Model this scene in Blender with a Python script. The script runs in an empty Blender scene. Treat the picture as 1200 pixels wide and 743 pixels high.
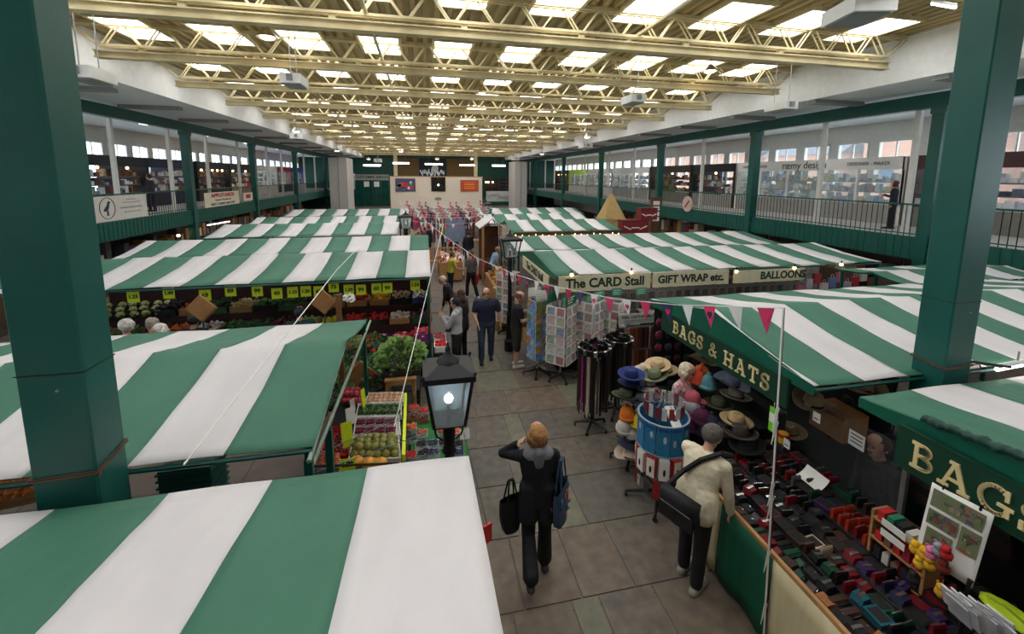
import bpy, bmesh, math, random
from mathutils import Vector, Matrix, Euler
random.seed(7)
PI = math.pi
scene = bpy.context.scene
COL = scene.collection

# ---------------------------------------------------------------- camera, world, exposure
CAM_H = 4.2
YAW, PITCH, ROLL = .2068, -.1356, .0067
FPX, CX, CY = 492.0, 600.0, 274.3
_f = Vector((math.sin(YAW)*math.cos(PITCH), math.cos(YAW)*math.cos(PITCH), math.sin(PITCH)))
_r = Vector((math.cos(YAW), -math.sin(YAW), 0)); _u = _r.cross(_f)
_R = _r*math.cos(ROLL)+_u*math.sin(ROLL); _U = _u*math.cos(ROLL)-_r*math.sin(ROLL)
CAM = Vector((0, 0, CAM_H))
cd = bpy.data.cameras.new('camera'); cam = bpy.data.objects.new('camera', cd); COL.objects.link(cam)
cam.matrix_world = Matrix(((_R.x, _U.x, -_f.x, 0), (_R.y, _U.y, -_f.y, 0), (_R.z, _U.z, -_f.z, CAM_H), (0, 0, 0, 1)))
cd.sensor_width = 36; cd.lens = FPX*36/1200; cd.shift_x = (600-CX)/1200; cd.shift_y = -(371.5-CY)/1200
cd.clip_start = .05; cd.clip_end = 300
scene.camera = cam
world = bpy.data.worlds.new('world'); scene.world = world; world.use_nodes = True
bg = world.node_tree.nodes['Background']; bg.inputs[0].default_value = (.78, .90, 1.0, 1); bg.inputs[1].default_value = 4.2
SKYLIGHT_STRENGTH = 6.5
vs = scene.view_settings; vs.view_transform = 'Standard'; vs.look = 'None'; vs.exposure = .38; vs.gamma = 1; vs.use_curve_mapping = False

def at(px, py, x=None, y=None, z=None):
    """point seen at pixel (px, py) on a given plane"""
    d = _f + _R*((px-CX)/FPX) - _U*((py-CY)/FPX)
    t = (x/d.x) if x is not None else (y/d.y) if y is not None else ((z-CAM_H)/d.z)
    return CAM + d*t

# ---------------------------------------------------------------- materials
def srgb(c):
    return tuple(((v/255)/12.92 if v/255 <= .04045 else ((v/255+.055)/1.055)**2.4) for v in c)
_M = {}
def mat(name, rgb, rough=.6, metal=0., var=.12, scale=6., bump=0., bscale=40., emit=0., alpha=1., spec=.4, stretch=None, vcol=None, sheen=0., trans=0.):
    """procedural principled material: colour varied by noise, optional bump"""
    if name in _M: return _M[name]
    m = bpy.data.materials.new(name); m.use_nodes = True; nt = m.node_tree; p = nt.nodes['Principled BSDF']
    c = srgb(rgb)
    p.inputs['Roughness'].default_value = rough; p.inputs['Metallic'].default_value = metal
    p.inputs['Specular IOR Level'].default_value = spec
    if var or bump:
        tc = nt.nodes.new('ShaderNodeTexCoord'); src = tc.outputs['Object']
        if stretch:
            mp = nt.nodes.new('ShaderNodeMapping'); nt.links.new(src, mp.inputs[0]); mp.inputs['Scale'].default_value = stretch; src = mp.outputs[0]
    if var:
        n = nt.nodes.new('ShaderNodeTexNoise'); n.inputs['Scale'].default_value = scale; n.inputs['Detail'].default_value = 5
        nt.links.new(src, n.inputs['Vector'])
        r = nt.nodes.new('ShaderNodeValToRGB'); nt.links.new(n.outputs['Fac'], r.inputs[0])
        e = r.color_ramp.elements
        e[0].position = .3; e[1].position = .7
        e[0].color = tuple(v*(1-var) for v in c)+(1,)
        if vcol: e[1].color = srgb(vcol)+(1,)
        else: e[1].color = tuple(min(1, v*(1+var)) for v in c)+(1,)
        nt.links.new(r.outputs[0], p.inputs['Base Color'])
        if emit: nt.links.new(r.outputs[0], p.inputs['Emission Color'])
    else:
        p.inputs['Base Color'].default_value = c+(1,)
        if emit: p.inputs['Emission Color'].default_value = c+(1,)
    if emit: p.inputs['Emission Strength'].default_value = emit
    if bump:
        n2 = nt.nodes.new('ShaderNodeTexNoise'); n2.inputs['Scale'].default_value = bscale; n2.inputs['Detail'].default_value = 4
        nt.links.new(src, n2.inputs['Vector'])
        b = nt.nodes.new('ShaderNodeBump'); b.inputs['Strength'].default_value = bump; b.inputs['Distance'].default_value = .02
        nt.links.new(n2.outputs['Fac'], b.inputs['Height']); nt.links.new(b.outputs[0], p.inputs['Normal'])
    if alpha < 1: p.inputs['Alpha'].default_value = alpha
    if sheen: p.inputs['Sheen Weight'].default_value = sheen
    if trans: p.inputs['Transmission Weight'].default_value = trans
    _M[name] = m
    return m
def glass(name, rgb=(220, 235, 235), a=.25, rough=.05):
    """thin pane: mostly transparent with a gloss"""
    if name in _M: return _M[name]
    m = bpy.data.materials.new(name); m.use_nodes = True; nt = m.node_tree
    out = nt.nodes['Material Output']; nt.nodes.remove(nt.nodes['Principled BSDF'])
    t = nt.nodes.new('ShaderNodeBsdfTransparent'); g = nt.nodes.new('ShaderNodeBsdfPrincipled'); mx = nt.nodes.new('ShaderNodeMixShader')
    g.inputs['Base Color'].default_value = srgb(rgb)+(1,); g.inputs['Roughness'].default_value = rough
    mx.inputs[0].default_value = a
    nt.links.new(t.outputs[0], mx.inputs[1]); nt.links.new(g.outputs[0], mx.inputs[2]); nt.links.new(mx.outputs[0], out.inputs[0])
    _M[name] = m
    return m
_cc = {}
def cmat(rgb, rough=.6, var=.1, **k):
    """plain coloured material, cached by colour"""
    key = (tuple(rgb), rough, var, tuple(sorted(k.items())))
    if key not in _cc: _cc[key] = mat('paint_%d' % len(_cc), rgb, rough, var=var, **k)
    return _cc[key]

GREEN = mat('green_gloss_paint', (12, 80, 72), .38, var=.10, scale=3, bump=.05, bscale=60)
GREEN_D = mat('dark_green_fascia', (12, 82, 72), .5, var=.1)
WHITE = mat('white_paint', (226, 226, 222), .55, var=.05)
CREAM = mat('cream_truss_paint', (198, 182, 138), .5, var=.10, scale=2.5, vcol=(216, 202, 160))
DECK = mat('roof_deck_paint', (176, 156, 110), .5, var=.12, scale=1.5)
SOFFIT = mat('grey_soffit', (226, 230, 232), .8, var=.04, scale=1)
FAB_G = mat('green_canopy_cloth', (62, 112, 90), .62, var=.07, scale=2, bump=.9, bscale=2.0, stretch=(2.0, .8, 1), spec=.3)
FAB_W = mat('white_canopy_cloth', (208, 204, 203), .62, var=.05, scale=2, bump=.9, bscale=2.0, stretch=(2.0, .8, 1), spec=.3)
FAB_V = mat('green_valance_cloth', (8, 88, 68), .5, var=.12, scale=5, bump=.3, bscale=7)
WOOD = mat('pale_wood', (176, 132, 84), .6, var=.25, scale=4, stretch=(1, 1, 8))
WOOD_D = mat('dark_wood', (92, 58, 36), .6, var=.3, scale=4, stretch=(1, 6, 1))
BLACK = mat('black_iron', (22, 23, 25), .45, var=.2, scale=20, metal=.2)
STEEL = mat('steel', (170, 172, 174), .35, metal=.8, var=.1)
GREY = mat('grey_metal', (128, 130, 130), .5, var=.1)
CHROME = mat('chrome', (210, 212, 214), .2, metal=.95, var=0)
PLASTIC_K = mat('black_plastic', (26, 26, 28), .4, var=.15)
CARD = mat('brown_cardboard', (164, 118, 72), .8, var=.15, scale=8)
YELLOW = mat('fluorescent_yellow_card', (214, 232, 40), .6, var=.05)
PAPER = mat('white_paper', (232, 230, 224), .7, var=.04)
GLASS = glass('clear_glass')
PERSPEX = glass('perspex', (110, 116, 118), .12)
TUBE = mat('lit_tube', (255, 246, 236), .4, var=0, emit=9)
BULB = mat('lit_bulb', (255, 205, 130), .4, var=0, emit=10)

# ---------------------------------------------------------------- mesh helpers
class MB:
    """collects primitives; build() links them as ONE mesh object"""
    def __init__(s): s.v = []; s.f = []; s.mi = []; s.sm = []; s.cur = 0; s.smooth = False
    def _add(s, vs, fs):
        o = len(s.v); s.v += [tuple(v) for v in vs]
        for f in fs: s.f.append([i+o for i in f]); s.mi.append(s.cur); s.sm.append(s.smooth)
        return s
    def box(s, c, d, rz=0, rx=0, ry=0):
        x, y, z = d[0]/2, d[1]/2, d[2]/2
        m = Euler((rx, ry, rz)).to_matrix() if (rz or rx or ry) else None
        P = [Vector((a*x, b*y, e*z)) for a in (-1, 1) for b in (-1, 1) for e in (-1, 1)]
        if m: P = [m @ p for p in P]
        c = Vector(c)
        return s._add([p+c for p in P], [(0, 1, 3, 2), (4, 6, 7, 5), (0, 4, 5, 1), (2, 3, 7, 6), (0, 2, 6, 4), (1, 5, 7, 3)])
    def b2(s, a, b): return s.box([(a[i]+b[i])/2 for i in range(3)], [abs(b[i]-a[i]) for i in range(3)])
    def cyl(s, p0, p1, r0, r1=None, n=10, cap=True):
        r1 = r0 if r1 is None else r1
        p0 = Vector(p0); p1 = Vector(p1); d = (p1-p0)
        if d.length < 1e-6: return s
        d.normalize(); a = d.orthogonal().normalized(); b = d.cross(a)
        V = []
        for p, r in ((p0, r0), (p1, r1)):
            V += [p+(a*math.cos(2*PI*i/n)+b*math.sin(2*PI*i/n))*r for i in range(n)]
        F = [(i, (i+1) % n, n+(i+1) % n, n+i) for i in range(n)]
        s._add(V, F)
        if cap:
            o = len(s.v)-2*n
            for f in ([o+i for i in range(n)][::-1], [o+n+i for i in range(n)]): s.f.append(f); s.mi.append(s.cur); s.sm.append(False)
        return s
    def tube(s, pts, r, n=6):
        for i in range(len(pts)-1): s.cyl(pts[i], pts[i+1], r if not isinstance(r, (list, tuple)) else r[i], None if not isinstance(r, (list, tuple)) else r[i+1], n)
        return s
    def lathe(s, prof, c=(0, 0, 0), n=16, sx=1, sy=1):
        """prof: list of (r, z)"""
        V = [(c[0]+r*sx*math.cos(2*PI*i/n), c[1]+r*sy*math.sin(2*PI*i/n), c[2]+z) for r, z in prof for i in range(n)]
        F = [(j*n+i, j*n+(i+1) % n, (j+1)*n+(i+1) % n, (j+1)*n+i) for j in range(len(prof)-1) for i in range(n)]
        return s._add(V, F)
    def ball(s, c, r, seg=8, rings=5, rot=None):
        r = (r, r, r) if not isinstance(r, (tuple, list)) else r
        V = []; c = Vector(c)
        for j in range(rings+1):
            t = PI*j/rings
            for i in range(seg):
                p = Vector((r[0]*math.sin(t)*math.cos(2*PI*i/seg), r[1]*math.sin(t)*math.sin(2*PI*i/seg), r[2]*math.cos(t)))
                if rot: p = rot @ p
                V.append(c+p)
        F = [(j*seg+i, (j+1)*seg+i, (j+1)*seg+(i+1) % seg, j*seg+(i+1) % seg) for j in range(rings) for i in range(seg)]
        sm = s.smooth; s.smooth = True; s._add(V, F); s.smooth = sm
        return s
    def prism(s, poly, ax, lo, hi):
        """polygon (2-D) extruded along axis ax (0,1,2) from lo to hi"""
        def p(q, h):
            return (h, q[0], q[1]) if ax == 0 else (q[0], h, q[1]) if ax == 1 else (q[0], q[1], h)
        n = len(poly)
        return s._add([p(q, lo) for q in poly]+[p(q, hi) for q in poly],
                      [list(range(n))[::-1], [n+i for i in range(n)]]+[(i, (i+1) % n, n+(i+1) % n, n+i) for i in range(n)])
    def grid(s, fn, nu, nv):
        V = [fn(i/nu, j/nv) for j in range(nv+1) for i in range(nu+1)]
        F = [(j*(nu+1)+i, j*(nu+1)+i+1, (j+1)*(nu+1)+i+1, (j+1)*(nu+1)+i) for j in range(nv) for i in range(nu)]
        return s._add(V, F)
    def quad(s, a, b, c, d): return s._add([a, b, c, d], [(0, 1, 2, 3)])
    def mesh(s, name, mats):
        me = bpy.data.meshes.new(name); me.from_pydata(s.v, [], s.f)
        for m in (mats if isinstance(mats, (list, tuple)) else [mats]): me.materials.append(m)
        for p, i, t in zip(me.polygons, s.mi, s.sm): p.material_index = i; p.use_smooth = t
        me.update(); return me
    def build(s, name, mats, parent=None, loc=None, rot=None):
        return inst(s.mesh(name, mats), name, parent, loc, rot)
def inst(me, name, parent=None, loc=None, rot=None, scale=None):
    o = bpy.data.objects.new(name, me); COL.objects.link(o)
    if parent is not None: o.parent = parent
    if loc is not None: o.location = loc
    if rot is not None: o.rotation_euler = rot if isinstance(rot, (tuple, list, Euler)) else (0, 0, rot)
    if scale is not None: o.scale = scale if isinstance(scale, (tuple, list)) else (scale,)*3
    return o
LABELS = {}
def tag(o, label, cat, group=None, kind=None):
    o['label'] = label; o['category'] = cat
    if group: o['group'] = group
    if kind: o['kind'] = kind
    return o
def thing(name, label, cat, loc=(0, 0, 0), rz=0, group=None):
    o = bpy.data.objects.new(name, None); COL.objects.link(o); o.empty_display_size = .1
    o.location = loc; o.rotation_euler = (0, 0, rz)
    return tag(o, label, cat, group)
def struct(o, label=None, cat=None):
    o['kind'] = 'structure'
    if label: o['label'] = label
    if cat: o['category'] = cat
    return o
def copy_tree(o, parent=None):
    c = o.copy(); COL.objects.link(c)
    if parent is not None: c.parent = parent
    for ch in list(o.children): copy_tree(ch, c)
    return c
ORD = ['first', 'second', 'third', 'fourth', 'fifth', 'sixth', 'seventh', 'eighth', 'ninth', 'tenth', 'eleventh', 'twelfth', 'thirteenth',
       'fourteenth', 'fifteenth', 'sixteenth', 'seventeenth', 'eighteenth', 'nineteenth', 'twentieth', 'twenty-first', 'twenty-second', 'twenty-third', 'twenty-fourth', 'twenty-fifth', 'twenty-sixth', 'twenty-seventh', 'twenty-eighth', 'twenty-ninth', 'thirtieth']
def text_mesh(txt, size, m, bold=0., extrude=.004, align='CENTER', space=1., shear=0.):
    cu = bpy.data.curves.new('lettering', 'FONT'); cu.body = txt; cu.size = size; cu.offset = bold; cu.extrude = extrude
    cu.align_x = align; cu.align_y = 'CENTER'; cu.space_character = space; cu.shear = shear; cu.resolution_u = 3
    o = bpy.data.objects.new('lettering', cu); COL.objects.link(o)
    me = bpy.data.meshes.new_from_object(o.evaluated_get(bpy.context.evaluated_depsgraph_get()))
    bpy.data.objects.remove(o); bpy.data.curves.remove(cu)
    me.materials.clear(); me.materials.append(m)
    return me
INK = cmat((22, 40, 34), .6, 0); INKR = cmat((170, 30, 34), .6, 0); INKB = cmat((40, 42, 60), .6, 0)

# ================================================================ THE SETTING
# --- floor: base slab with a flagstone pattern far away, real flagstones in the aisle
def floor_mat():
    m = bpy.data.materials.new('far_flagstone_floor'); m.use_nodes = True; nt = m.node_tree; p = nt.nodes['Principled BSDF']
    tc = nt.nodes.new('ShaderNodeTexCoord'); b = nt.nodes.new('ShaderNodeTexBrick')
    nt.links.new(tc.outputs['Object'], b.inputs['Vector'])
    b.inputs['Scale'].default_value = 1; b.inputs['Brick Width'].default_value = .85; b.inputs['Row Height'].default_value = .845
    b.inputs['Mortar Size'].default_value = .008
    b.inputs['Color1'].default_value = srgb((112, 98, 88))+(1,); b.inputs['Color2'].default_value = srgb((120, 108, 98))+(1,); b.inputs['Mortar'].default_value = srgb((70, 64, 60))+(1,)
    n = nt.nodes.new('ShaderNodeTexNoise'); n.inputs['Scale'].default_value = 3; mx = nt.nodes.new('ShaderNodeMix'); mx.data_type = 'RGBA'; mx.blend_type = 'OVERLAY'; mx.inputs[0].default_value = .3
    nt.links.new(tc.outputs['Object'], n.inputs['Vector'])
    nt.links.new(b.outputs[0], mx.inputs[6]); nt.links.new(n.outputs['Fac'], mx.inputs[7]); nt.links.new(mx.outputs[2], p.inputs['Base Color'])
    p.inputs['Roughness'].default_value = .62
    return m
floor = MB().b2((-22, -8, -.3), (25, 66, -.012)).build('floor', floor_mat())
struct(floor, 'grey and buff flagstone floor of the market aisle', 'floor')
STONE = [mat('flagstone_buff', (104, 96, 86), .5, var=.26, scale=7, bump=.12, bscale=30), mat('flagstone_grey', (98, 93, 85), .5, var=.24, scale=7, bump=.12, bscale=30),
         mat('flagstone_brown', (108, 96, 83), .5, var=.26, scale=7, bump=.12, bscale=30), mat('flagstone_green', (112, 111, 92), .5, var=.2, scale=7, bump=.12, bscale=30),
         mat('flagstone_rust', (112, 97, 82), .5, var=.26, scale=7, bump=.12, bscale=30)]
rnd = random.Random(3)
# known joints (x) per course and the index of green stones
KNOWN = {3: ([-1.0, -.3, .15, .752, 1.351, 1.638, 2.226, 3.0, 3.7], [4]), 4: ([-1.0, -.2, .35, .884, 1.476, 2.064, 2.9, 3.6], []),
         5: ([-1.0, -.1, .5, 1.025, 1.882, 2.78, 3.6], [3]), 6: ([-1, -.3, .4, 1.143, 2.293, 3.1, 3.8], []),
         7: ([-1, -.1, .741, 1.285, 1.561, 2.147, 2.9, 3.7], [3]), 8: ([-1, .1, .83, 1.444, 1.963, 2.551, 3.2, 3.8], [5]), 9: ([-1, .2, .98, 1.82, 2.5, 3.1, 3.8], [2])}
MY = {4: 3.465, 5: 4.31, 6: 5.155, 7: 5.99, 8: 6.84, 9: 7.72}
def course_y(k): return 3.465+(k-4)*.848
for k in range(1, 18):
    y0, y1 = course_y(k), course_y(k+1)
    if k in KNOWN: xs, gr = KNOWN[k]
    else:
        xs = [-1.0]; gr = []
        while xs[-1] < 3.6: xs.append(xs[-1]+rnd.uniform(.45, 1.0))
        if rnd.random() < .9: gr = [rnd.randrange(1, len(xs)-1), rnd.randrange(1, len(xs)-1)]
    if k > 9: xs = [x for x in xs if -.4 < x < 3.4]
    for i in range(len(xs)-1):
        a, b = xs[i]+.008, xs[i+1]-.008; h = rnd.uniform(-.002, .002)
        m = STONE[3] if i in gr else STONE[rnd.choice([0, 0, 1, 1, 2, 4])]
        MB().prism([(a, -.03), (b, -.03), (b, h-.005), (b-.005, h), (a+.005, h), (a, h-.005)], 1, y0+.008, y1-.008).build('flagstone', m, floor)

# --- the two big columns near the camera
def big_column(x0, x1, y0, y1, label):
    t = thing('steel_column', label, 'column', ((x0+x1)/2, (y0+y1)/2, 0)); w, d = (x1-x0)/2, (y1-y0)/2
    c = .012
    MB().prism([(-w+c, -d), (w-c, -d), (w, -d+c), (w, d-c), (w-c, d), (-w+c, d), (-w, d-c), (-w, -d+c)], 2, 0, 7.7).build('casing', GREEN, t)
    MB().b2((-w-.003, -d-.003, 3.0), (w+.003, d+.003, 3.006)).build('casing_joint', BLACK, t)
    wire = MB()
    for z, s in ((2.32, .006), (2.335, .004)):
        q = [(-w-.008, -d-.008, z), (w+.008, -d-.008, z+.015), (w+.008, d+.008, z+.05), (-w-.008, d+.008, z+.03), (-w-.008, -d-.008, z)]
        wire.tube(q, s, 5)
    wire.tube([(w, -d, 2.335), (w+.05, -d-.03, 2.36), (w+.045, -d-.05, 2.33)], .006, 5)
    wire.build('tie_wire', WOOD_D, t)
    MB().box((w*.2, -d-.006, 2.9), (.012, .012, .012)).build('bolt', STEEL, t)
    return t
big_column(-2.40, -2.055, 2.90, 3.17, 'dark green square steel column rising beside the nearest left canopies')
rc = big_column(5.05, 5.40, 3.0, 3.29, 'dark green square steel column rising between the right-hand canopies')
MB().cyl((.19, -.1, 2.36), (.62, -.2, 2.30), .016, n=6).build('hook_bar', BLACK, rc)

# --- galleries
GF = 2.52                                                     # gallery floor level
def gallery(side):
    s = -1 if side == 'left' else 1
    XP = -10.8 if s < 0 else 14.0                             # plane of columns and railing
    XW = XP+s*5.6                                             # outer wall
    L = 'left' if s < 0 else 'right'
    Y0, Y1 = (-6, 62)
    sl = struct(MB().b2((XP, Y0, GF-.3), (XW, Y1, GF)).build('floor_gallery_'+L, cmat((176, 172, 164), .7)), L+' upper gallery floor slab with shops', 'gallery floor')
    fas = MB().b2((XP-s*.06, Y0, GF-.64), (XP+s*.06, Y1, GF+.02)).build('fascia', GREEN_D, sl)
    rb = MB()
    for i in range(0, 150):
        y = 6+i*.22
        rb.b2((XP-s*.075, y, GF-.62), (XP-s*.06, y+.09, GF))
    rb.build('fascia_ribs', GREEN_D, sl)
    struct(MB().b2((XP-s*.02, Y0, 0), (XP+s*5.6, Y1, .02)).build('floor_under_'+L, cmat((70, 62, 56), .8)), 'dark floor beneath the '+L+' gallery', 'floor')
    beam = struct(MB().b2((XP-s*.12, Y0, 6.18), (XP+s*.14, Y1, 6.58)).build('trim_'+('1' if s < 0 else '2'), GREEN), 'long dark green steel beam along the '+L+' gallery', 'beam')
    # soffit and upstand of the raised roof
    XI = -7.95 if s < 0 else 11.85
    struct(MB().b2((XI+s*.06, Y0, 6.66), (XW, Y1, 6.8)).build('ceiling_'+L, SOFFIT), 'flat pale soffit over the '+L+' gallery', 'ceiling')
    struct(MB().b2((XI, Y0, 6.64), (XI+s*.12, Y1, 7.86)).build('wall_upstand_'+L, WHITE), 'white upstand wall between '+L+' soffit and roof deck', 'wall')
    # outer wall with a row of high windows
    WL = mat('outer_wall_paint', (216, 212, 204), .8, var=.05)
    wall = struct(MB().b2((XW, Y0, 0), (XW+s*.2, Y1, 3.3)).b2((XW, Y0, 4.9), (XW+s*.2, Y1, 5.08)).b2((XW, Y0, 5.86), (XW+s*.2, Y1, 6.7)).build('wall_'+L, WL), 'outer '+L+' gallery wall with a row of high windows', 'wall')
    n = 0; y = 6.2
    while y < 61:
        w = MB()
        for d0, d1 in ((0, .06), (1.40, 1.46)): w.b2((XW-s*.03, y+d0, 5.08), (XW+s*.1, y+d1, 5.86))
        w.b2((XW-s*.03, y, 5.08), (XW+s*.1, y+1.46, 5.14)); w.b2((XW-s*.03, y, 5.80), (XW+s*.1, y+1.46, 5.86))
        n += 1
        f = struct(w.build('window_%d' % (n+(0 if s < 0 else 100)), WHITE), ORD[min(n-1, 29)]+' high window from the near end of the '+L+' wall', 'window')
        MB().b2((XW+s*.04, y+.06, 5.14), (XW+s*.045, y+1.40, 5.80)).build('pane', GLASS, f)
        MB().b2((XW-s*.02, y+.70, 5.14), (XW+s*.06, y+.74, 5.80)).build('mullion', WHITE, f)
        MB().b2((XW, y+1.46, 5.08), (XW+s*.2, y+1.86, 5.86)).build('pier', WL, wall)
        MB().b2((XW, y+1.56, 3.3), (XW+s*.2, y+1.86, 4.9)).build('pier', WL, wall)
        MB().b2((XW+s*.04, y, 3.3), (XW+s*.045, y+1.56, 4.9)).build('lower_pane', GLASS, f)
        y += 1.86
    return XP, XW, s
GL = gallery('left'); GR = gallery('right')
def gallery_column(x, y, label, group):
    t = thing('gallery_column', label, 'column', (x, y, 0), 0, group)
    MB().b2((-.16, -.15, 0), (.16, .15, 6.2)).build('post', GREEN, t)
    MB().b2((-.19, -.18, 6.0), (.19, .18, 6.2)).build('head_plate', GREEN, t)
    b = MB()
    for z in (2.0, 2.12, 2.24):
        for q in (-.08, .08): b.cyl((q, -.15, z), (q, -.165, z), .02, n=6)
    b.build('bolts', STEEL, t)
    MB().b2((-.22, -.2, .02), (.22, .2, .06)).build('base_plate', GREEN, t)
for i, y in enumerate((15.0, 22.6, 30.4, 39.6, 50.8)): gallery_column(-10.8, y, 'green steel column carrying the left gallery, %s from the near end' % ORD[i], 'left gallery columns')
for i, y in enumerate((9.2, 15.85, 23.3, 32.0, 41.3, 52.4)): gallery_column(14.0, y, 'green steel column carrying the right gallery, %s from the near end' % ORD[i], 'right gallery columns')
# slim white posts between gallery floor and beam
MULL = mat('white_post_paint', (214, 212, 206), .6, var=.05)
pm = MB().b2((-.06, -.07, 0), (.06, .07, 6.2-GF)).mesh('gallery_post', MULL)
for side, X, ys in (('left', -10.95, (14.2, 18.0, 21.5, 24.8, 28.6, 33.4, 36.6, 43.0, 47.0, 54)), ('right', 14.2, (6.6, 9.9, 12.85, 19.6, 26.9, 30.9, 36, 45, 48.6, 56))):
    for i, y in enumerate(ys):
        tag(inst(pm, 'gallery_post', None, (X, y, GF)), 'slim white post on the %s gallery edge, %s from the near end' % (side, ORD[i]), 'post', side+' gallery posts')
# railings in bays between the columns
bars = {}
def railing(X, y0, y1, label, group):
    t = thing('gallery_railing', label, 'railing', (X, (y0+y1)/2, GF), 0, group); h = (y1-y0)/2
    MB().b2((-.025, -h, .93), (.025, h, .98)).b2((-.02, -h, .08), (.02, h, .11)).build('rail', GREEN_D, t)
    key = round(y1-y0, 1)
    n = int((y1-y0)/.16)
    if 'b' not in bars: bars['b'] = MB().cyl((0, 0, .02), (0, 0, .95), .012, n=5).mesh('baluster', BLACK)
    if y0 < 26:
        for i in range(n): inst(bars['b'], 'baluster', t, (0, -h+(i+.5)*(y1-y0)/n, 0))
    else:
        g = MB()
        for i in range(n): g.cyl((0, -h+(i+.5)*(y1-y0)/n, .02), (0, -h+(i+.5)*(y1-y0)/n, .95), .012, n=4)
        g.build('balusters', BLACK, t)['kind'] = 'stuff'
for i, (a, b) in enumerate(zip((15.0, 22.6, 30.4, 39.6, 50.8), (22.6, 30.4, 39.6, 50.8, 61.5))): railing(-10.8, a+.17, b-.17, 'dark metal balustrade in the %s left gallery bay from the near end' % ORD[i], 'left gallery balustrades')
for i, (a, b) in enumerate(zip((2.5, 9.2, 15.85, 23.3, 32.0, 41.3, 52.4), (9.2, 15.85, 23.3, 32.0, 41.3, 52.4, 61.5))): railing(14.0, a+.17, b-.17, 'dark metal balustrade in the %s right gallery bay from the near end' % ORD[i], 'right gallery balustrades')

# --- roof deck, skylights, trusses
prof = []; x = -8.0
while x < 11.95:
    prof += [(x, 7.72), (x+.10, 7.72), (x+.13, 7.80), (x+.23, 7.80)]; x += .26
dk = MB(); V0 = []
for yy in (-6, 62.5): V0 += [(a, yy, b) for a, b in prof]
nn = len(prof); dk._add(V0, [(i, i+1, nn+i+1, nn+i) for i in range(nn-1)])
deck = struct(dk.build('ceiling', DECK), 'pale yellow corrugated roof deck with skylights', 'ceiling')
MB().b2((-8.1, -6, 7.82), (12, 62.5, 7.9)).build('roof_cover', GREY, deck)
SKY = mat('skylight_panel', (250, 251, 255), .5, var=0, emit=SKYLIGHT_STRENGTH)
sk_f = MB(); sk_f.b2((-.55, -.82, -.05), (.55, -.75, .06)).b2((-.55, .75, -.05), (.55, .82, .06)).b2((-.55, -.75, -.05), (-.48, .75, .06)).b2((.48, -.75, -.05), (.55, .75, .06))
sk_f = sk_f.mesh('skylight_frame', CREAM); sk_p = MB().b2((-.48, -.75, -.01), (.48, .75, .01)).mesh('skylight_pane', SKY)
TRUSS_Y = [1.6, 5.2, 8.8, 12.1, 15.4, 18.8, 22.6, 26.8, 31.2, 35.6, 40, 44.4, 48.8, 53.2, 57.6]
for k, ty in enumerate(TRUSS_Y):
    yc = ty-.28 if k < 3 else ty+.25
    for j in range(10):
        f = inst(sk_f, 'skylight_frame', deck, (-6.75+j*1.9, yc, 7.70)); inst(sk_p, 'skylight_pane', f, (0, 0, .0))
def make_truss(y, label):
    t = thing('roof_truss', label, 'truss', (1.95, y, 6.9), 0, 'roof trusses'); hw = 9.85
    return t
def truss_meshes():
    hw = 9.85; tc = MB()
    tc.b2((-hw, -.09, .74), (hw, -.03, .82)).b2((-hw, .03, .74), (hw, .09, .82))
    bc = MB().b2((-hw+.5, -.085, .27), (hw-.5, -.02, .32)).b2((-hw+.5, .02, .27), (hw-.5, .085, .32))
    web = []
    for q in (-.1, .1):
        w = MB(); pts = []; n = 42
        for i in range(n+1):
            x = -hw+.55+(2*hw-1.1)*i/n
            for dx, z in ((-.06, .75 if i % 2 else .31), (.06, .75 if i % 2 else .31)): pts.append((x+dx, q*.6, z))
        w.tube([(-hw, q*.6, .72)]+pts+[(hw, q*.6, .72)], .019, 5); web.append(w.mesh('web_bar', CREAM))
    tr = MB(); tr.prism([(-.10, 0), (.10, 0), (.10, .025), (.05, .025), (.05, .15), (.10, .15), (.10, .175), (-.10, .175), (-.10, .15), (-.05, .15), (-.05, .025), (-.10, .025)], 0, -hw+.45, hw-.45)
    hg = MB()
    for i in range(8): hg.b2((-hw+1.4+i*2.45-.06, -.05, .175), (-hw+1.4+i*2.45+.06, .05, .27))
    return [('top_chord', tc.mesh('top_chord', CREAM)), ('bottom_chord', bc.mesh('bottom_chord', CREAM)), ('web_bar', web[0]), ('web_bar', web[1]), ('channel_beam', tr.mesh('channel_beam', CREAM)), ('hanger', hg.mesh('hanger', CREAM))]
TM = truss_meshes()
for k, ty in enumerate(TRUSS_Y):
    t = make_truss(ty, 'cream steel lattice roof truss with bent rod webs, %s from the near end' % ORD[k])
    for n, me in TM: inst(me, n, t)
for X, lb in ((-1.0, 'left'), (4.6, 'right')):
    tag(MB().b2((X-.03, -5, 7.22), (X+.03, 61, 7.28)).build('longitudinal_tie', CREAM), 'thin cream tie running lengthwise through the trusses, %s one' % lb, 'tie')
# soffit fittings
fm = MB().prism([(-.17, 0), (.17, 0), (.11, .12), (-.11, .12)], 0, -.95, .95).mesh('soffit_fitting', cmat((150, 148, 144), .6))
for side, X, ys in (('left', -9.6, (14.6, 18.0, 21.8, 25.9, 30.4, 35.2, 40, 45, 50, 55)), ('right', 13.0-.1, (4.6, 8.0, 11.4, 14.9, 18.4, 22.2, 26.4, 31, 36, 41, 46, 51))):
    for i, y in enumerate(ys):
        tag(inst(fm, 'soffit_fitting', None, (X, y, 6.66-.121)), 'long grey unlit light fitting under the %s soffit, %s from the near end' % (side, ORD[i]), 'light fitting', side+' soffit fittings')
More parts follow.
